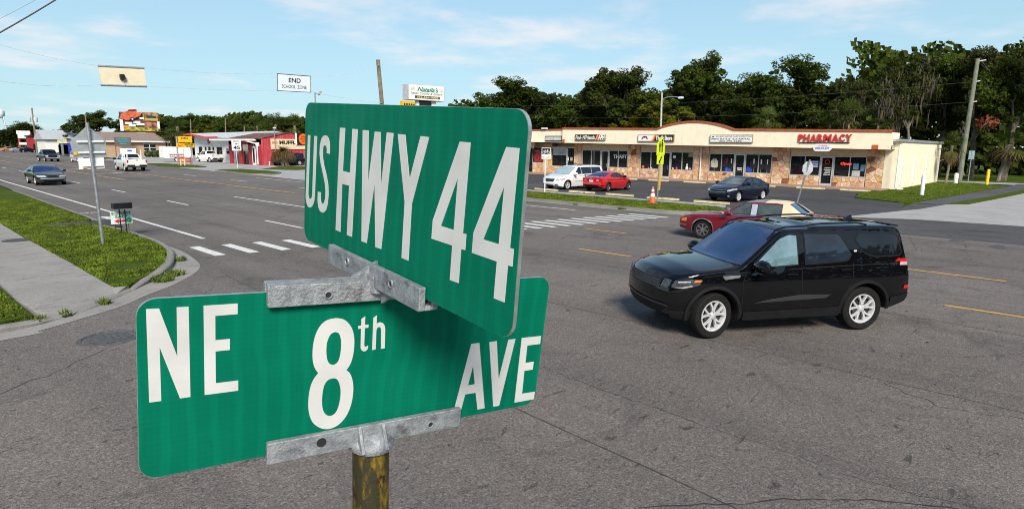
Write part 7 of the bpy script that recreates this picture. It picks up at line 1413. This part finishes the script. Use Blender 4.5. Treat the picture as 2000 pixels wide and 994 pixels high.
# ---------------------------------------------------------------- dark grey sedan coming up the highway
GREYP = paint('charcoal_paint', (.035, .040, .042), .4, .3)
tau = dict(shape=dict(L=5.0, W=1.86, wb=2.76, fo=1.02, wr=.325, arch=.365, belt=.90, roof=1.42, zm=.62, wtop=.66, crown=.06, corner=.07, sm=.12, top=[(0, .62), (.1, .72), (.6, .84), (1.25, .93), (2.15, 1.32), (2.6, 1.42), (3.0, 1.42), (3.5, 1.30), (4.2, 1.02), (4.8, .98), (5.0, .85)], bot=[(0, .28), (.4, .2), (4.4, .22), (5.0, .36)], kf=.26, df=1.0, bowf=.24),
    side_windows=[[(1.75, .97), (2.6, .98), (2.6, 1.31), (2.35, 1.30)], [(2.68, .98), (3.5, 1.0), (3.2, 1.26), (2.68, 1.32)]], seams=[[(1.5, .3), (1.5, .9)], [(2.64, .3), (2.64, .97)]], handles=[(2.45, .8), (3.3, .82)], mirror=(1.8, .96, 1.05), top_panes=[(1.30, 2.15, .92, .9, 'windshield', 'front', .12), (4.2, 3.5, .8, .8, 'rear_window', 'all', 0)],
    end_parts=[([(.36, .60), (.78, .60), (.80, .70), (.44, .72)], True, LAMP, 'headlight'), ([(.36, .60), (.78, .60), (.80, .70), (.44, .72)], True, LAMP, 'R:headlight'), ([(-.30, .60), (.30, .60), (.28, .70), (-.28, .70)], True, PLASTIC, 'grille'), ([(-.7, .46), (.7, .46), (.7, .52), (-.7, .52)], True, M('bumper_bright', (.30, .31, .31), .3, .2, obj=True), 'bumper_strip'), ([(-.55, .28), (.55, .28), (.55, .38), (-.55, .38)], True, PLASTIC, 'lower_intake')], side_parts=[([(.05, .6), (.35, .62), (.42, .72), (.1, .72)], LAMP, 'headlight')], wheel=(7, 'blade', RIM), tw=.21)
make_car(tau, 'grey_sedan', 'dark grey sedan driving toward the camera in the near lane', 'car', G(72, 362), None, (.01, -1, 0), 'right', body_m=GREYP, gl={'front': GL_SKYBLUE, 'all': glass('sedan_side_glass', (.03, .05, .06), .7)})

# ---------------------------------------------------------------- pickups
def pickup(L=5.85, cab_end=3.75, W=2.0):
    return dict(shape=dict(L=L, W=W, wb=3.65, fo=.95, wr=.39, arch=.45, belt=1.18, roof=1.88, zm=.8, wtop=.78, crown=.045, corner=.05, sm=.05, top=[(0, .95), (.06, 1.08), (.4, 1.16), (1.25, 1.23), (1.38, 1.26), (2.1, 1.82), (2.3, 1.89), (cab_end-.35, 1.89), (cab_end-.2, 1.86), (cab_end, 1.34), (cab_end+.08, 1.32), (L-.05, 1.32), (L, 1.28)], bot=[(0, .42), (.4, .38), (5.4, .42), (L, .55)], kf=.12, df=.6, kr=.03, dr=.3, bowf=.12, bowr=.02, front=[(.3, .08), (.5, 0), (1.1, .05)], rear=[(.4, .06), (.6, 0), (1.3, .0), (1.8, 0)]),
        cutboxes=[((.95+1.825-L+.08, -W/2+.12, .82), (.95+1.825-cab_end-.14, W/2-.12, 1.6))], side_windows=[[(1.7, 1.24), (2.55, 1.25), (2.55, 1.74), (2.25, 1.74)], [(2.65, 1.25), (cab_end-.3, 1.26), (cab_end-.36, 1.72), (2.65, 1.74)]], seams=[[(1.5, .5), (1.48, 1.2)], [(2.6, .5), (2.6, 1.24)], [(cab_end-.1, .5), (cab_end-.1, 1.25)]], handles=[(2.4, 1.08), (3.3, 1.08)], mirror=(1.7, 1.25, 1.4), mirror_m=PLASTIC, top_panes=[(1.42, 2.1, .92, .92, 'windshield', 'front', .06), (cab_end-.03, cab_end-.18, .84, .8, 'rear_window', 'all', 0)],
        end_parts=[([(.82, .92), (.97, .92), (.97, 1.22), (.82, 1.22)], False, TAIL, 'tail_light'), ([(.82, .92), (.97, .92), (.97, 1.22), (.82, 1.22)], False, TAIL, 'R:tail_light'), ([(-.95, .52), (.95, .52), (.95, .72), (-.95, .72)], False, PLASTIC, 'rear_bumper+'), ([(-.2, .60), (.2, .60), (.2, .72), (-.2, .72)], False, PLATE, 'number_plate+'), ([(-.08, 1.16), (.08, 1.16), (.08, 1.24), (-.08, 1.24)], False, PLASTIC, 'tailgate_handle'), ([(-.55, .72), (.55, .72), (.55, 1.02), (-.55, 1.02)], True, PLASTIC, 'grille'), ([(.58, .78), (.92, .78), (.92, 1.0), (.58, 1.0)], True, LAMP, 'headlight'), ([(.58, .78), (.92, .78), (.92, 1.0), (.58, 1.0)], True, LAMP, 'R:headlight'), ([(-.9, .46), (.9, .46), (.9, .66), (-.9, .66)], True, CHROME, 'front_bumper+')], wheel=(6, 'blade', RIM), tw=.26)
pk = make_car(pickup(), 'white_pickup', 'white pickup with roof sign driving away on the highway', 'pickup', G(283, 334)+Vector((0, 3.65, 0)), None, (.03, 1, 0), 'right', body_m=WHITEP)
b = MB(); b.box((.05, -.75, 1.90), (.35, .75, 2.45)); o = b.build('roof_sign', SIGNW, pk); MB().box((.035, -.35, 2.08), (.049, .1, 2.28)).build('sign_print', BLUET, o)
for y in (-.8, .55, .8): MB().tube([(-1.6, y, 1.2), (-1.6, y, 2.1 if y > 0 else 2.3)], .06, 6).build('rack_post', WHITE, pk)
make_car(pickup(5.6, 3.6), 'white_pickup', 'white pickup parked in front of the white workshop', 'pickup', G(424, 317)+Vector((0, 3.65, 0)), None, (-.15, 1, 0), 'right', body_m=WHITEP)
# dark pickup oncoming
make_car(pickup(5.6, 3.6), 'dark_pickup', 'dark blue-black pickup on the highway behind the grey sedan', 'pickup', G(88, 316), None, (.05, -1, 0), 'right', body_m=NAVY)
make_car(dict(van), 'white_van', 'white vehicle partly hidden behind the pentagon sign', 'van', G(150, 317)+Vector((0, -1, 0)), None, (.05, -1, 0), 'right', body_m=WHITEP)
make_car(suv, 'dark_suv', 'dark SUV parked against the red wall behind the scrub palm', 'suv', (41.9, 85.6, .006), None, (-1, -.05, 0), 'left', body_m=NAVY)
make_car(kia, 'white_car', 'white car between the parked pickup and the red shop', 'car', G(437, 317)+Vector((.6, 0, 0)), None, (-.6, -1, 0), 'right', body_m=WHITEP)
for px, py, m_, lb, hd in ((22, 297, paint('orange_mix', (.45, .16, .06)), 'pale orange car parked at the far left', (1, .2, 0)), (42, 298, paint('silver_paint', (.35, .37, .40), .5), 'silver car parked below the red-post sign', (1, .1, 0)), (58, 298, NAVY, 'dark car parked right of the silver one', (1, .15, 0)), (118, 297, BLACKP, 'black car parked before the grey-roofed shop', (.3, -1, 0))):
    make_car(kia, 'parked_car', lb, 'car', G(px, py)+Vector((2, 6, 0)), None, hd, 'right', 'cars parked far down the highway', m_)
# enclosed trailer with ladder print
tl = wempty('white_trailer', (39, 112, 0), 'white box trailer with tandem wheels left of the parked pickup', 'trailer'); p0, p1 = G(318, 314), G(376, 315); Yt = 112.0; x0, x1 = PY(320, 300, Yt).x, PY(376, 300, Yt).x; zt = PY(348, 287, Yt).z
MB().cbox((x0, Yt, .55), (x1-x0, 0, 0), (0, 0, zt-.55), (0, 2.3, 0), .12).build('box', WHITE, tl)
for i, px in enumerate((345, 356)):
    c = PY(px, 312, Yt); ty_, rim, disc = wheel_mesh(.38, .2, 6, 'blade', WHITE); w = empty('wheel', (c.x-tl.location.x, Yt-.02-tl.location.y, .38), math.pi); w.parent = tl; _link0('tyre', ty_, w); _link0('rim', rim, w)
MB().box((PY(331, 305, Yt).x, Yt-.03, PY(331, 308, Yt).z), (PY(360, 305, Yt).x, Yt-.01, PY(331, 306.5, Yt).z)).build('ladder_rail', REDD, tl); MB().box((PY(331, 305, Yt).x, Yt-.03, PY(331, 302.6, Yt).z), (PY(360, 305, Yt).x, Yt-.01, PY(331, 301.2, Yt).z)).build('ladder_rail', SIGNBK, tl)
for k in range(7): xx = PY(333+k*4, 305, Yt).x; MB().box((xx, Yt-.028, PY(331, 306, Yt).z), (xx+.08, Yt-.012, PY(331, 302, Yt).z)).build('ladder_rung', REDD, tl)
MB().box((x1-1.4, Yt-.02, .8), (x1-1.36, Yt-.003, zt-.3)).build('door_edge', GREYM, tl); MB().box((x0, Yt-.01, .45), (x1+1.2, Yt+.2, .56)).build('chassis', GREYM, tl)
